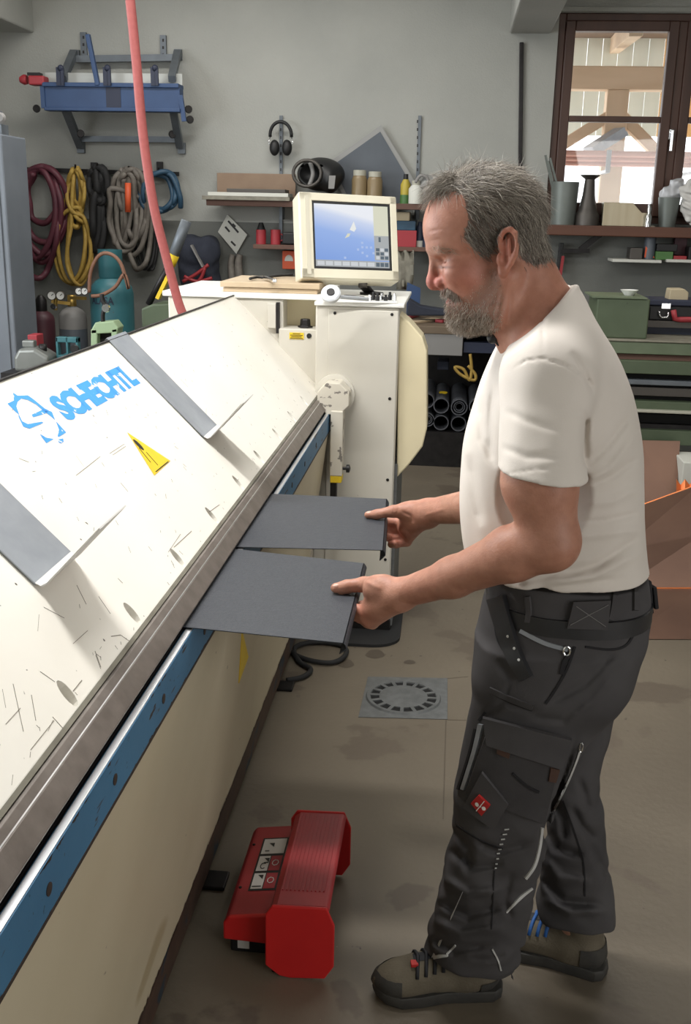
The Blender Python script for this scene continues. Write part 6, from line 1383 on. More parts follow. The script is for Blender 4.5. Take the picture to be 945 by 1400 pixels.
tag(MB().tube(smooth_path(pp([(568, 250), (575, 240), (584, 243), (584, 252), (574, 256)], YW-0.3), 4), 0.012, 7).build('wire_roll', 'drawer_grey', smooth=True), 'small grey wire loop over the white plastic bottle', 'wire')
# lower shelf with cases
m = MB(); pb(538, 338, 606, 344, YW-0.25, 0.25, m); tag(m.build('lower_shelf', 'shelf_wood', bevel=0.003), 'brown shelf directly behind the man\'s face', 'shelf')
zl = ZZ(560, 338, YW-0.25)
def stackbox(x0, x1, y0, y1, m_, nm, lab, cat, zb=None, dep=0.18, Y=None):
    Y = Y or YW-0.23; m = MB(); z1 = ZZ((x0+x1)/2, y0, Y); z0 = ZZ((x0+x1)/2, y1, Y) if zb is None else zb
    m.box((X(x0, y1, Y), Y, z0), (X(x1, y1, Y), Y+dep, z1)); return tag(m.build(nm, m_, bevel=0.004), lab, cat), z1
_, z1 = stackbox(541, 569, 315, 338, 'tool_red', 'red_case', 'red plastic tool case at the bottom of the stack by the face', 'case', zl)
_, z1 = stackbox(541, 568, 302, 315, 'hose_blue', 'blue_case', 'blue tool case stacked on the red case', 'case', z1+0.001)
_, z1 = stackbox(541, 560, 290, 302, 'beige', 'beige_case', 'beige carton on top of the blue tool case', 'carton', z1+0.001)
for k, (x, lab) in enumerate(((573, 'dark blue spray can with white base beside the red case'), (582, 'dark blue spray can nearest the man\'s forehead'))):
    o_ = (X(x, 337, YW-0.2), YW-0.16, zl); t_ = thing('spray_can', lab, 'can', o_)
    MB().lathe([(0.026, 0), (0.026, 0.14), (0.014, 0.155), (0.014, 0.175)], o_, n=16).build('body', 'navy', t_, auto=40)
    if k == 0: MB().lathe([(0.0265, 0.001), (0.0265, 0.045)], o_, n=16, cap=False).build('white_base', 'paper', t_, auto=40)
hpz = thing('hanging_cloth', 'pale cloth hanging from the lower shelf behind the monitor', 'cloth', PY(557, 395, YW-0.22))
g = []
for y in (342, 360, 378, 396): g.append([PY(x, y, YW-0.24+0.03*sin(x*0.5+y*0.05)) for x in (542, 548, 554, 560, 566+(-3 if y > 390 else 0))])
MB().grid(g, (0, -0.006, 0)).build('fabric', 'dirty_edge', hpz, smooth=True)
# ---- work bench at the back with its clutter, drawer, pipes
zbn = ZZ(620, 447, 6.95); 
wbn = thing('work_bench', 'old wooden work bench along the back wall behind the man', 'bench', (0.2, 7.3, 0))
MB().box((X(548, 447, 6.95), 6.95, zbn-0.05), (1.1, YW-0.05, zbn)).build('bench_top', 'bench_wood', wbn, bevel=0.004)
xq = X(550, 500, 7.0)
for x in (xq, X(700, 500, 7.0), 1.02): MB().box((x, 7.0, 0), (x+0.06, 7.06, zbn-0.05)).build('leg', 'dark_steel', wbn)
m = MB(); pb(580, 449, 633, 486, 6.96, 0.5, m); dw = m.build('drawer', 'drawer_grey', wbn, bevel=0.004)
m = MB(); pb(634, 470, 760, 484, 6.98, 0.4, m); m.build('apron', 'navy', wbn)
m = MB(); zsf = ZZ(604, 591, 6.95); m.box((X(560, 590, 6.95), 6.95, zsf-0.30), (1.05, YW-0.06, zsf)); m.build('lower_chest', 'dark_steel', wbn)
MB().box((X(560, 590, 6.95), YW-0.09, zsf), (1.05, YW-0.07, zbn-0.06)).build('back_panel', 'dark_steel', wbn)
ends = [(603.4, 554.8, 11.6, 1, 'upper'), (628, 557, 12.3, 3, 'upper'), (603, 578, 11.4, 1, 'lower'), (627, 579.5, 11.4, 1, 'lower'), (584.5, 574, 10.5, 3, 'lower'), (584, 548, 11, 1, 'upper'), (652, 579, 11.4, 1, 'lower'), (652, 556, 11.4, 1, 'upper')]
plab = ['grey pipe with yellow spot, upper row in the rack under the bench', 'grey pipe with nested rings in its mouth, upper row, right', 'dark mouthed pipe in the lower row under the yellow spotted one', 'dark mouthed pipe in the lower row, right of the middle', 'pipe with nested rings in the lower row by the machine guard', 'grey pipe in the upper row half hidden by the machine guard', 'pipe in the lower row half hidden by the white shirt', 'pipe in the upper row beside the white shirt']
for (x, y, rp, nr, _), lab in zip(ends, plab):
    Yp = 6.98; c_ = PY(x, y, Yp); r_ = rp*sc(Yp)*0.97; t_ = thing('steel_pipe', lab, 'pipe', c_-np.array([0, 0, r_])); L_ = 0.72 if nr > 1 else 0.66
    MB().lathe([(r_, 0), (r_, L_), (r_*0.9, L_), (r_*0.88, 0.0), (r_, 0)], c_, (0, 1, 0), n=24, cap=False).build('tube', 'pipe_grey', t_, auto=40)
    MB().lathe([(r_*0.87, L_*0.6), (0.001, L_*0.6)], c_, (0, 1, 0), n=20, cap=False).build('inside', 'near_black', t_)
    for k in range(1, nr): rk = r_*(0.92-0.22*k); MB().lathe([(rk, 0.01*k), (rk, L_*0.5), (rk*0.86, L_*0.5), (rk*0.84, 0.01*k), (rk, 0.01*k)], c_, (0, 1, 0), n=20, cap=False).build('inner_ring', 'pipe_grey', t_, auto=40)
    if 'spot' in lab.split(',')[0] and 'grey pipe with' in lab: MB().lathe([(0.03, 0), (0.03, 0.004)], c_+np.array([0.01, 0.22, r_*0.985]), (0, -0.1, 1), n=14).build('yellow_spot', 'sticker_yellow', t_)
tag(MB().tube(smooth_path(pp([(643, 484), (645, 505), (642, 520), (634, 505), (622, 502), (630, 512), (648, 520), (650, 512), (640, 500)], 6.99), 5), 0.011, 7).build('yellow_cable', 'cord_yellow', smooth=True), 'yellow cable looped over the pipes under the bench', 'cable')
m = MB(); pb(598, 494, 614, 506, 7.15, 0.2, m); tag(m.build('dark_bundle', 'cloth_navy', bevel=0.01), 'dark cloth bundle above the pipes in the rack', 'cloth')
# clutter on the bench top
def bench_quad(pts, z, th, m_, nm, lab, cat):
    P = [PZ(x, y, z) for x, y in pts]; m = MB(); m.add(P+[p-np.array([0, 0, th]) for p in P], [(0, 1, 2, 3), (7, 6, 5, 4), (0, 4, 5, 1), (1, 5, 6, 2), (2, 6, 7, 3), (3, 7, 4, 0)]); return tag(m.build(nm, m_), lab, cat)
m = MB(); ppoly(m, [(552, 428), (557, 386), (575, 394), (574, 428)], 7.45, 0.015); tag(m.build('blue_plate', 'tool_blue'), 'upright blue plate leaning at the back of the bench', 'plate')
fb = MB(); ppoly(fb, [(556, 432), (558, 408), (575, 418), (612, 424), (612, 432)], 7.15, 0.12); tag(fb.build('folded_tarpaulin', 'cloth_navy', bevel=0.012), 'folded dark navy tarpaulin on the bench by the machine', 'tarpaulin')
zk = zbn
fb = MB(); a, b_ = PZ(551, 436, zk+0.012), PZ(568, 430, zk+0.012); fb.bar(a, b_, 0.06, 0.022); tag(fb.build('red_grip', 'tool_red', bevel=0.004), 'short red grip lying by the navy tarpaulin', 'grip')
fb = MB(); a, b_ = PZ(600, 439, zk+0.012), PZ(612, 437, zk+0.012); fb.bar(a, b_, 0.06, 0.022); tag(fb.build('red_knife', 'label_red', bevel=0.004), 'small dark red handle on the bench under the beard', 'tool')
fb = MB(); a, b_ = PZ(556, 441, zk+0.008), PZ(598, 436, zk+0.008); fb.bar(a, b_, 0.10, 0.014); tag(fb.build('wood_strip', 'wood_pale', bevel=0.002), 'pale wooden strip lying on the bench', 'wood')
fb = MB(); fb.bar(PZ(640, 444, zk+0.01), PZ(690, 438, zk+0.01), 0.14, 0.018); tag(fb.build('board_offcut', 'cardboard', bevel=0.002), 'flat brown board on the bench under the chin', 'board')
# ---- dark rod on the wall
m = MB().bar(PY(713.2, 58, YW-0.016), PY(711.2, 240, YW-0.016), 0.028, 0.03, (0, 1, 0)); tag(m.build('wall_rod', 'dark_steel', bevel=0.004), 'long thin black rod standing upright against the pale wall', 'rod')
# ---- things on the window sill
ys = YW-0.12
t_, o_ = lathe_thing('zinc_bucket', 'straight grey zinc pot on the sill holding metal rods', 'pot', 769, 305, ys, (('pot', 'zinc_pot', [(0.084, 0), (0.098, 0.29), (0.092, 0.29), (0.08, 0.02)]),), SILL_Z)
for k, (dx, x1, y1) in enumerate(((-0.02, 746, 212), (0.0, 749, 220), (0.03, 752, 216))):
    MB().bar(np.array(o_)+np.array([dx, 0, 0.02]), PY(x1, y1, ys-0.02), 0.014, 0.014).build('rod', 'zinc_pot', t_)
lathe_thing('pewter_vase', 'dark waisted metal vase with flared rim on the sill', 'vase', 802, 305, ys, (('body', 'pewter', [(0.085, 0), (0.085, 0.07), (0.065, 0.10), (0.045, 0.20), (0.035, 0.31), (0.07, 0.335), (0.068, 0.34)]),), SILL_Z)
xb0, xb1 = X(824, 300, ys-0.06), X(887, 300, ys-0.06)
bx = thing('brushed_box', 'brushed metal box with a cut away corner on the sill', 'box', ((xb0+xb1)/2, ys, SILL_Z))
zb1 = ZZ(850, 277, ys-0.06); zb2 = ZZ(880, 291, ys-0.06)
MB().prism([(xb0, SILL_Z), (xb1, SILL_Z), (xb1, zb2), (xb1-0.05, zb2), (X(866, 277, ys-0.06), zb1), (xb0, zb1)], (0, ys-0.06, 0), (1, 0, 0), (0, 0, 1), (0, 0.11, 0)).build('body', 'brushed', bx, bevel=0.002)
lathe_thing('small_tap', 'small chrome fitting standing beside the brushed box on the sill', 'fitting', 886, 305, ys-0.09, (('body', 'chrome', [(0.022, 0), (0.022, 0.07), (0.012, 0.09), (0.016, 0.12), (0.008, 0.15)]),), SILL_Z)
t_, o_ = lathe_thing('zinc_cup', 'tapered grey zinc cup on the sill stuffed with clear film', 'cup', 912, 305, ys, (('cup', 'zinc_pot', [(0.055, 0), (0.076, 0.20), (0.07, 0.20), (0.052, 0.02)]),), SILL_Z)
q = Sdf(); c_ = np.array(o_)+np.array([0, 0, 0.215]); q.el(c_, (0.07, 0.06, 0.06), 0); q.el(c_+np.array([0.01, 0, 0.05]), (0.03, 0.03, 0.05), 0.02); q.el(c_+np.array([0.05, 0, 0.06]), (0.05, 0.05, 0.05), 0.03); q.disp.append(waves(4, 8, 0.008, 60)); Vb, Fb = q.mesh(c_-0.14, c_+0.24, 0.008); fo = mesh_obj('film', Vb, Fb, 'film', t_)
pbg = thing('film_bag', 'crumpled white plastic bag at the right end of the sill', 'bag', PY(945, 305, ys-0.05))
q = Sdf(); c_ = PY(950, 282, ys-0.05); q.el(c_, (0.085, 0.06, 0.13), 0); q.el(c_+np.array([-0.04, 0, 0.10]), (0.07, 0.05, 0.07), 0.03); q.disp.append(waves(6, 9, 0.012, 45)); q.cut((0, 0, SILL_Z+0.003), (0, 0, -1), 0.003); Vb, Fb = q.mesh(c_-0.25, c_+0.25, 0.009); mesh_obj('film', Vb, Fb, 'label_white', pbg)
# ---- wall right of the man: hanging tools, white shelf
ht = thing('caulking_gun', 'dark bent caulking gun hooked on the wall under the sill', 'tool', PY(800, 345, YW-0.06))
MB().bar(PY(768, 343, YW-0.08), PY(806, 343, YW-0.08), 0.03, 0.03).build('barrel', 'dark_steel', ht); MB().bar(PY(793, 342, YW-0.08), PY(824, 318, YW-0.08), 0.02, 0.04).build('rod', 'dark_steel', ht)
h2 = thing('level_bar', 'slim black and red spirit level hanging beside the man\'s neck', 'level', PY(765, 385, YW-0.05))
MB().bar(PY(768, 332, YW-0.06), PY(763, 372, YW-0.06), 0.05, 0.03).build('black_half', 'black', h2, bevel=0.004); MB().bar(PY(770, 350, YW-0.09), PY(765, 385, YW-0.09), 0.02, 0.02).build('red_edge', 'label_red', h2)
m = MB(); pb(838, 355, 905, 359, YW-0.26, 0.26, m); tag(m.build('white_shelf', 'paper', bevel=0.003), 'left white wall shelf below the window', 'shelf')
m = MB(); pb(912, 355.5, 990, 359.5, YW-0.26, 0.26, m); tag(m.build('white_shelf', 'paper', bevel=0.003), 'right white wall shelf below the window, cut by the frame', 'shelf')
zw = ZZ(880, 355, YW-0.26); zw2 = ZZ(930, 355.5, YW-0.26)
t_, o_ = lathe_thing('sealant_tube', 'grey sealant tube with orange front standing on the white shelf', 'tube', 887, 353, YW-0.15, (('body', 'cylinder_grey', [(0.04, 0), (0.04, 0.17), (0.026, 0.20)]), ('cap', 'jar_lid', [(0.026, 0.20), (0.024, 0.225), (0.01, 0.23)])), zw)
MB().add([(o_[0]-0.036, o_[1]-0.03, zw+0.012), (o_[0]+0.036, o_[1]-0.03, zw+0.012), (o_[0]-0.034, o_[1]-0.034, zw+0.09)], [(0, 1, 2)]).build('orange_print', 'orange', t_)
stackbox(861, 878, 339, 355, 'pewter', 'dark_tin', 'dark tin on the white shelf left of the sealant tube', 'tin', zw, 0.15, YW-0.2)
_, z1 = stackbox(897, 920, 344, 355, 'green_box', 'green_carton', 'small green carton on the white shelf', 'carton', zw, 0.13, YW-0.22)
stackbox(898, 926, 334, 344, 'black', 'black_case', 'black case lying on the green carton', 'case', z1+0.001, 0.13, YW-0.2)
stackbox(921, 939, 350, 355.5, 'label_red', 'red_carton', 'flat red carton at the left of the right white shelf', 'carton', zw2, 0.13, YW-0.22)
stackbox(921, 938, 322, 349, 'maroon_steel', 'red_tool_case', 'dark red upright case against the wall above the flat red carton', 'case', None, 0.06, YW-0.07)
stackbox(941, 965, 338, 355.5, 'black', 'black_tin', 'black tin at the right frame edge on the white shelf', 'tin', zw2, 0.13, YW-0.22)
# ---- old green folding machine behind the man
Yg = 5.8; gx0, gx1 = X(690, 470, Yg), 2.6
gm = thing('green_machine', 'old green sheet metal machine with stacked horizontal beams behind the man', 'machine', ((gx0+gx1)/2, Yg+0.3, 0))
def gb(y0, y1, m_, nm, dy=0.0, dep=0.3): MB().box((gx0, Yg+dy, ZZ(900, y1, Yg+dy)), (gx1, Yg+dy+dep, ZZ(900, y0, Yg+dy))).build(nm, m_, gm, bevel=0.004)
gb(466, 468.5, 'dirty_edge', 'table_edge', -0.01, 0.4); gb(468.5, 485, 'machine_green_light', 'upper_beam', 0.0); gb(485, 494, 'shelf_wood', 'brown_strip', 0.03); gb(494, 512, 'machine_green', 'clamp_beam', -0.02)  # brown strip fills the gap under the upper beam
gb(512, 520, 'near_black', 'gap', 0.06); gb(520, 527, 'frame_grey', 'steel_bar', 0.0); gb(527, 530, 'near_black', 'gap', 0.05); gb(530, 542, 'pewter', 'bending_rail', 0.02); gb(542, 549, 'near_black', 'gap', 0.06)
gb(549, 561, 'machine_green', 'bending_beam', 0.0); gb(561.5, 565, 'jar_lid', 'steel_lip', -0.04, 0.2); gb(566, 580, 'near_black', 'gap', 0.08); gb(580, 588, 'dark_steel', 'truss_rod', 0.04); gb(588, 608, 'machine_green', 'lower_beam', 0.0)
for x in (gx0, 2.3): MB().box((x, Yg+0.05, 0), (x+0.25, Yg+0.6, ZZ(900, 520, Yg))).build('leg', 'machine_green', gm, bevel=0.01)
gb(640, 648, 'dark_steel', 'foot_bar', 0.1, 0.1)
zg = ZZ(900, 466, Yg-0.01)
m = MB(); m.box((X(812, 466, Yg+0.05), Yg+0.05, zg), (X(884, 466, Yg+0.05), Yg+0.40, ZZ(848, 408, Yg+0.05))); m.build('gear_case', 'machine_green', gm, bevel=0.008)
zgt = ZZ(848, 408, Yg+0.05)
m = MB(); m.box((X(810, 408, Yg+0.05), Yg+0.04, zgt), (X(885, 408, Yg+0.05), Yg+0.41, zgt+0.008)); m.build('case_lid', 'machine_green_light', gm)
lathe_thing('white_bowl', 'small white bowl on the green gear case', 'bowl', 860, 404, Yg+0.2, (('bowl', 'dial', [(0.025, 0.0), (0.05, 0.03), (0.047, 0.03), (0.022, 0.006)]),), zgt+0.008)
m = MB(); pb(885, 445, 1010, 466, Yg+0.35, 0.3, m); m.build('dark_tray', 'navy', gm)
pbk = MB(); pb(884, 440, 1010, 449, Yg+0.3, 0.3, pbk); pbk.build('tray_edge', 'pewter', gm)
tbx = thing('toolbox', 'black toolbox with silver catch and red handle on the green machine', 'toolbox', (X(930, 440, Yg+0.3), Yg+0.45, ZZ(930, 440, Yg+0.3)))
m = MB(); pb(887, 419, 1005, 440, Yg+0.31, 0.25, m); m.build('body', 'black', tbx, bevel=0.01)
m = MB(); pb(886, 411, 1006, 419, Yg+0.30, 0.27, m); m.build('lid', 'navy', tbx, bevel=0.006)
m = MB(); pb(905, 415, 917, 422, Yg+0.29, 0.02, m); m.build('catch', 'chrome', tbx)
MB().tube([PY(x, y, Yg+0.285) for x, y in ((902, 426), (902, 431), (905, 434), (912, 434), (914, 431), (914, 427))], 0.005, 6).build('side_ring', 'chrome', tbx, smooth=True)
MB().tube([PY(x, y, Yg+0.28) for x, y in ((921, 424), (923, 436), (930, 437), (955, 437), (975, 436), (977, 424))], 0.016, 8).build('handle', 'tool_red', tbx, smooth=True)
m = MB(); ppoly(m, [(914, 411), (917, 395), (936, 395), (942, 400), (941, 411)], Yg+0.36, 0.12); tag(m.build('beige_carton', 'beige', bevel=0.006), 'small beige carton on the black toolbox', 'carton')
# ---- copper sheets leaning on the green machine
cs = MB(); P = [PY(874, 602, 5.75), PY(930, 603, 5.75), PY(925, 690, 5.45), PY(868, 700, 5.45)]; P += [PY(917, 800, 5.12), PY(860, 800, 5.12)]
cs.add(P+[p+np.array([0, 0.004, 0]) for p in P], [(0, 1, 2, 3), (3, 2, 4, 5), (6, 9, 8, 7), (9, 11, 10, 8), (0, 6, 7, 1), (1, 7, 8, 2), (2, 8, 10, 4), (5, 11, 9, 3), (3, 9, 6, 0)])
tag(cs.build('copper_sheet', 'copper'), 'upright brown copper sheet, rearmost behind the man\'s back', 'copper sheet')
cb2 = thing('copper_sheet', 'wide copper sheet with bright folded top edge behind the man\'s back', 'copper sheet', (X(910, 800, 4.4), 4.4, 0))
A = [PY(850, 700, 5.30), PY(960, 660, 5.30)]; B2 = [PY(850, 804, 4.55), PY(960, 804, 4.55)]; G2 = [[PX_ for PX_ in A], [(A[0]+B2[0])/2+np.array([0, -0.03, 0]), (A[1]+B2[1])/2+np.array([0, -0.03, 0])], B2]
MB().grid(G2, (0, -0.003, 0)).build('face', 'copper', cb2, smooth=False)
f0, f1 = A[0]+np.array([0, 0.001, 0]), A[1]+np.array([0, 0.001, 0]); dz = np.array([0, -0.03, -0.022])
MB().grid([[f0, f1], [f0+dz, f1+dz]], (0, 0.002, -0.003)).build('top_fold', 'copper_lit', cb2)  # gleam of the upturned fold is in its colour
MB().grid([[B2[0], B2[1]], [PZ(850, 874, 0.003), PZ(960, 874, 0.003)]], (0, -0.003, 0)).build('lower_face', 'copper', cb2)
MB().bar(B2[0]+np.array([0, -0.004, 0]), B2[1]+np.array([0, -0.004, 0]), 0.006, 0.008).build('seam', 'copper_lit', cb2)
m = MB(); g = [[PY(925+6*i, 655+(8 if i % 2 else 0)+18*j, 5.42-0.04*j) for i in range(6)] for j in range(2)]; m.grid(g, (0, -0.003, 0)); tag(m.build('copper_offcut', 'copper_lit'), 'jagged copper offcut behind the folded copper edge, right frame edge', 'copper sheet')
m = MB(); m.box((X(928, 665, 5.55), 5.50, 0), (X(1000, 665, 5.55), 5.77, ZZ(935, 632, 5.5))); tag(m.build('white_crate', 'paper', bevel=0.006), 'white crate on the floor behind the copper sheets', 'crate')
# ------------------------------------------------------------------ control monitor and what lies on the machine
mon = thing('control_monitor', 'cream control monitor with blue screen on top of the machine column', 'monitor', (-0.36, 4.35, 1.353))
cm = PY(478, 324, 4.22); phi = radians(22); til = radians(17); rol = radians(1.5)
ax = np.array([cos(phi), sin(phi), 0]); nz = np.array([sin(phi)*cos(til), -cos(phi)*cos(til), sin(til)]); ay = np.cross(nz, ax)
ax2 = ax*cos(rol)-ay*sin(rol); ay2 = ay*cos(rol)+ax*sin(rol); ax, ay = ax2, ay2
k_ = float((cm-C0)@fw)/F; HW, HH = 133*k_/2/cos(phi-radians(4)), 117*k_/2/cos(til-radians(8))
def M(u, v, w=0.0): return cm+ax*u*HW+ay*v*HH+nz*w
def mslab(u0, u1, v0, v1, w0, w1): return MB().add([M(u0, v0, w0), M(u1, v0, w0), M(u1, v1, w0), M(u0, v1, w0), M(u0, v0, w1), M(u1, v0, w1), M(u1, v1, w1), M(u0, v1, w1)], [(0, 3, 2, 1), (4, 5, 6, 7), (0, 1, 5, 4), (1, 2, 6, 5), (2, 3, 7, 6), (3, 0, 4, 7)])
sh = MB(); hb = [M(-1, -1, 0), M(1, -1, 0), M(1, 1, 0), M(-1, 1, 0)]; bb2 = [M(-0.90, -0.80, -0.14), M(0.90, -0.80, -0.14), M(0.90, 0.93, -0.14), M(-0.90, 0.93, -0.14)]; mid = [M(-1, -0.99, -0.10), M(1, -0.99, -0.10), M(1, 1, -0.10), M(-1, 1, -0.10)]
sh.add(hb+mid+bb2, [(0, 1, 2, 3)]+[(i, i+4, (i+1) % 4+4, (i+1) % 4) for i in range(4)]+[(i+4, i+8, (i+1) % 4+8, (i+1) % 4+4) for i in range(4)]+[(11, 10, 9, 8)]); sh.build('housing', 'monitor_shell', mon, bevel=0.008, seg=3)
sx0, sx1, sy0, sy1 = -0.70, 0.80, -0.70, 0.74
for r_ in ((-0.98, 0.98, sy1+0.06, 0.97), (-0.98, 0.98, -0.97, sy0-0.06), (-0.98, sx0-0.04, -0.97, 0.97), (sx1+0.05, 0.98, -0.97, 0.97)): mslab(*r_, 0.0, 0.006).build('bezel', 'monitor_shell', mon, bevel=0.002)
mslab(-0.88, -0.80, -0.9, 0.9, 0.006, 0.008).build('bezel_strip', 'monitor_strip', mon)
mslab(sx0-0.04, sx1+0.05, sy0-0.06, sy1+0.06, 0.0, 0.0012).build('screen_frame', 'black', mon)
# screen: blue desktop with window reflection painted into its pale upper right, tool column and key row
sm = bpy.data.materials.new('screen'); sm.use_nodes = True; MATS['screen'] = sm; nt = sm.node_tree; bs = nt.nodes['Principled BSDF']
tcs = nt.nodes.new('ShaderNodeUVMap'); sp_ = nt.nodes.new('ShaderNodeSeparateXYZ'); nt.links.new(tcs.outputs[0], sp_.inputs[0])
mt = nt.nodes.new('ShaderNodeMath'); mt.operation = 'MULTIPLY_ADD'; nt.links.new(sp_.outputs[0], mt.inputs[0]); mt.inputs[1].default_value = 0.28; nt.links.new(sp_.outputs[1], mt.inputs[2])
rp_ = nt.nodes.new('ShaderNodeValToRGB'); e = rp_.color_ramp.elements; e[0].position = 0.1; e[0].color = (*srgb(124, 160, 226), 1); e[1].position = 1.05; e[1].color = (*srgb(240, 243, 250), 1); x_ = e.new(0.62); x_.color = (*srgb(150, 180, 236), 1); x_ = e.new(0.90); x_.color = (*srgb(206, 218, 244), 1); nt.links.new(mt.outputs[0], rp_.inputs[0])  # pale end of the ramp paints the window's reflection
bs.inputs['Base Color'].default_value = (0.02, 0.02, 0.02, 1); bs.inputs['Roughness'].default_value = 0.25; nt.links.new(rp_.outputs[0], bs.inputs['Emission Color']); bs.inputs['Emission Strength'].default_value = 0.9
for nm, c_ in (('screen_grey', srgb(176, 180, 182)), ('screen_cream', srgb(226, 226, 204)), ('screen_key', srgb(214, 218, 222)), ('screen_dark', srgb(90, 104, 116)), ('screen_white', srgb(244, 246, 244)), ('screen_pale', srgb(178, 200, 242))): mat(nm, (0.02, 0.02, 0.02), 0.25, emit=c_, estr=0.85)
def sq(u0, u1, v0, v1): return (sx0+(sx1-sx0)*u0, sx0+(sx1-sx0)*u1, sy0+(sy1-sy0)*v0, sy0+(sy1-sy0)*v1)
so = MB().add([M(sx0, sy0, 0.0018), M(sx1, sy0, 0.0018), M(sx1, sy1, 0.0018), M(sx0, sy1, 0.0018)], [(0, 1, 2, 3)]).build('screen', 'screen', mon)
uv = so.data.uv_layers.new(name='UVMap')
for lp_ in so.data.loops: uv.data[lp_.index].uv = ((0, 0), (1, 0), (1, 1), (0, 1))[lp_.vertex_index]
mslab(*sq(0.80, 1.0, 0.52, 1.0), 0.0018, 0.0022).build('menu_panel', 'screen_cream', so); mslab(*sq(0.80, 1.0, 0.12, 0.52), 0.0018, 0.0022).build('tool_panel', 'screen_grey', so)
mslab(*sq(0.0, 1.0, 0.0, 0.105), 0.0018, 0.0021).build('key_row', 'screen_grey', so)
for k in range(7): mslab(*sq(0.02+0.113*k, 0.115+0.113*k, 0.02, 0.085), 0.0021, 0.0025).build('soft_key', 'screen_key', so)
for k in range(3): mslab(*sq(0.815+0.06*k, 0.865+0.06*k, 0.02, 0.085), 0.0021, 0.0025).build('soft_key', 'screen_dark', so)
for j in range(3):
    for i in range(3): mslab(*sq(0.82+0.06*i, 0.868+0.06*i, 0.14+0.065*j, 0.19+0.065*j), 0.0022, 0.0026).build('key_icon', 'screen_dark' if (i+j) % 3 else 'screen_key', so)
mslab(*sq(0.86, 0.89, 0.42, 0.50), 0.0022, 0.0026).build('tool_icon', 'screen_dark', so)
m = MB(); c5 = [sq(a, a, b_, b_) for a, b_ in ((0.53, 0.74), (0.56, 0.62), (0.53, 0.57), (0.47, 0.60))]; m.add([M(q[0], q[2], 0.0024) for q in c5], [(0, 1, 2, 3)]); m.build('profile_drawing', 'screen_white', so)
m = MB(); c5 = [sq(a, a, b_, b_) for a, b_ in ((0.44, 0.54), (0.48, 0.54), (0.46, 0.49), (0.40, 0.46))]; m.add([M(q[0], q[2], 0.0024) for q in c5], [(0, 1, 2, 3)]); m.build('profile_drawing', 'screen_cream', so)
for (a, b_) in ((0.62, 0.38), (0.62, 0.31), (0.62, 0.22), (0.68, 0.31), (0.68, 0.17), (0.74, 0.31), (0.56, 0.27), (0.38, 0.13), (0.77, 0.22)): mslab(*sq(a, a+0.03, b_, b_+0.035), 0.0018, 0.0022).build('screen_icon', 'screen_pale', so)
# foot of the monitor
MB().cyl((-0.33, 4.36, 1.353), M(0.25, -0.82, -0.09), 0.018, n=12).build('stand_pole', 'dark_steel', mon, smooth=True)
MB().lathe([(0.05, 0), (0.05, 0.008), (0.02, 0.012)], (-0.33, 4.36, 1.3535), n=20).build('stand_foot', 'dark_steel', mon, auto=30)
MB().cyl(M(0.25, -0.95, -0.07), M(0.42, -0.95, -0.06), 0.022, n=12).build('swivel', 'pewter', mon, smooth=True)
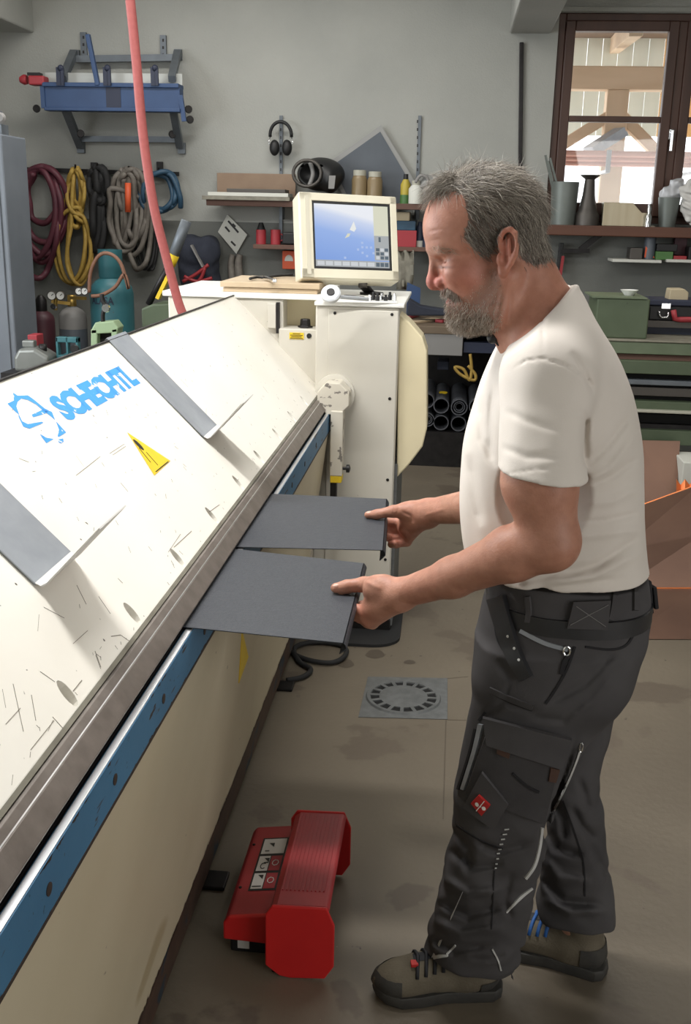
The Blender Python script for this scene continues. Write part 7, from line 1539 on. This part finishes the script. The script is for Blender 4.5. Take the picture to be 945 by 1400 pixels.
# white tray with ratchet and bits on the column lid
ZL = 1.353
tray = [PZ(*p, ZL+0.006) for p in ((441, 411), (544, 413), (541, 404), (444, 404))]
m = MB(); m.add(tray+[p-np.array([0, 0, 0.0055]) for p in tray], [(0, 1, 2, 3), (7, 6, 5, 4), (0, 4, 5, 1), (1, 5, 6, 2), (2, 6, 7, 3), (3, 7, 4, 0)]); tag(m.build('white_tray', 'white_paint', bevel=0.001), 'flat white tray on the column under the monitor', 'tray')
rt = thing('ratchet', 'shiny steel ratchet spanner lying on the white tray', 'ratchet', PZ(470, 408, ZL+0.007))
a, b_ = PZ(453, 405, ZL+0.034), PZ(503, 409, ZL+0.018)
MB().lathe([(0.032, 0), (0.036, 0.008), (0.036, 0.02), (0.030, 0.024)], a, (0, -1.2, 1), n=24).build('head', 'tool_chrome', rt, auto=30)
MB().lathe([(0.015, 0.0), (0.015, 0.004)], a+np.array([0, -0.0189, 0.0157]), (0, -1.2, 1), n=16).build('socket', 'dark_steel', rt, auto=30)
MB().bar(a+(b_-a)*0.18, b_, 0.022, 0.014).build('handle', 'tool_chrome', rt, bevel=0.004)
MB().bar(a+(b_-a)*0.35+np.array([0, -0.003, 0.008]), a+(b_-a)*0.9+np.array([0, -0.003, 0.008]), 0.004, 0.002).build('size_marks', 'dark_steel', rt)
for k in range(7):
    x = 505+k*5.6; p = PZ(x, 411-(k % 2), ZL+0.007); h_ = 0.022+0.008*((k*3) % 4)/3
    o = MB().lathe([(0.008, 0), (0.008, h_*0.6), (0.005, h_*0.65), (0.005, h_)], p, n=8).build('socket_bit', 'black' if k % 3 else 'chrome'); tag(o, ('first', 'second', 'third', 'fourth', 'fifth', 'sixth', 'last')[k]+' small socket bit from the ratchet handle, on the white tray', 'bit', 'row of socket bits on the white tray')
# wooden box on the housing lid, pliers on it
wb_ = thing('wooden_box', 'flat pale wooden box with lid on the machine housing', 'box', (-0.70, 4.45, 1.368))
Yx = 4.075; x0_, x1_ = X(301, 402, Yx), X(437, 405, Yx); z0_ = 1.368; z2_ = ZZ(302, 384.5, Yx); z1_ = z0_+(z2_-z0_)*0.42
MB().box((x0_+0.01, Yx+0.01, z0_), (x1_-0.01, Yx+0.40, z1_)).build('tray', 'wood_pale', wb_, bevel=0.002)
MB().box((x0_, Yx, z1_+0.002), (x1_, Yx+0.42, z2_)).build('lid', 'wood_pale', wb_, bevel=0.003)
pl = thing('pliers', 'small chrome and black pliers lying on the wooden box', 'pliers', PZ(365, 380, z2_))
MB().bar(PZ(362, 379, z2_+0.012), PZ(376, 384, z2_+0.012), 0.016, 0.012).build('jaw', 'chrome', pl, bevel=0.003)
for pts in ([(365, 380), (352, 379), (342, 381)], [(366, 379), (380, 377), (400, 376)]): MB().tube(smooth_path([PZ(x, y, z2_+0.010) for x, y in pts], 4), 0.006, 6).build('grip', 'black', pl, smooth=True)
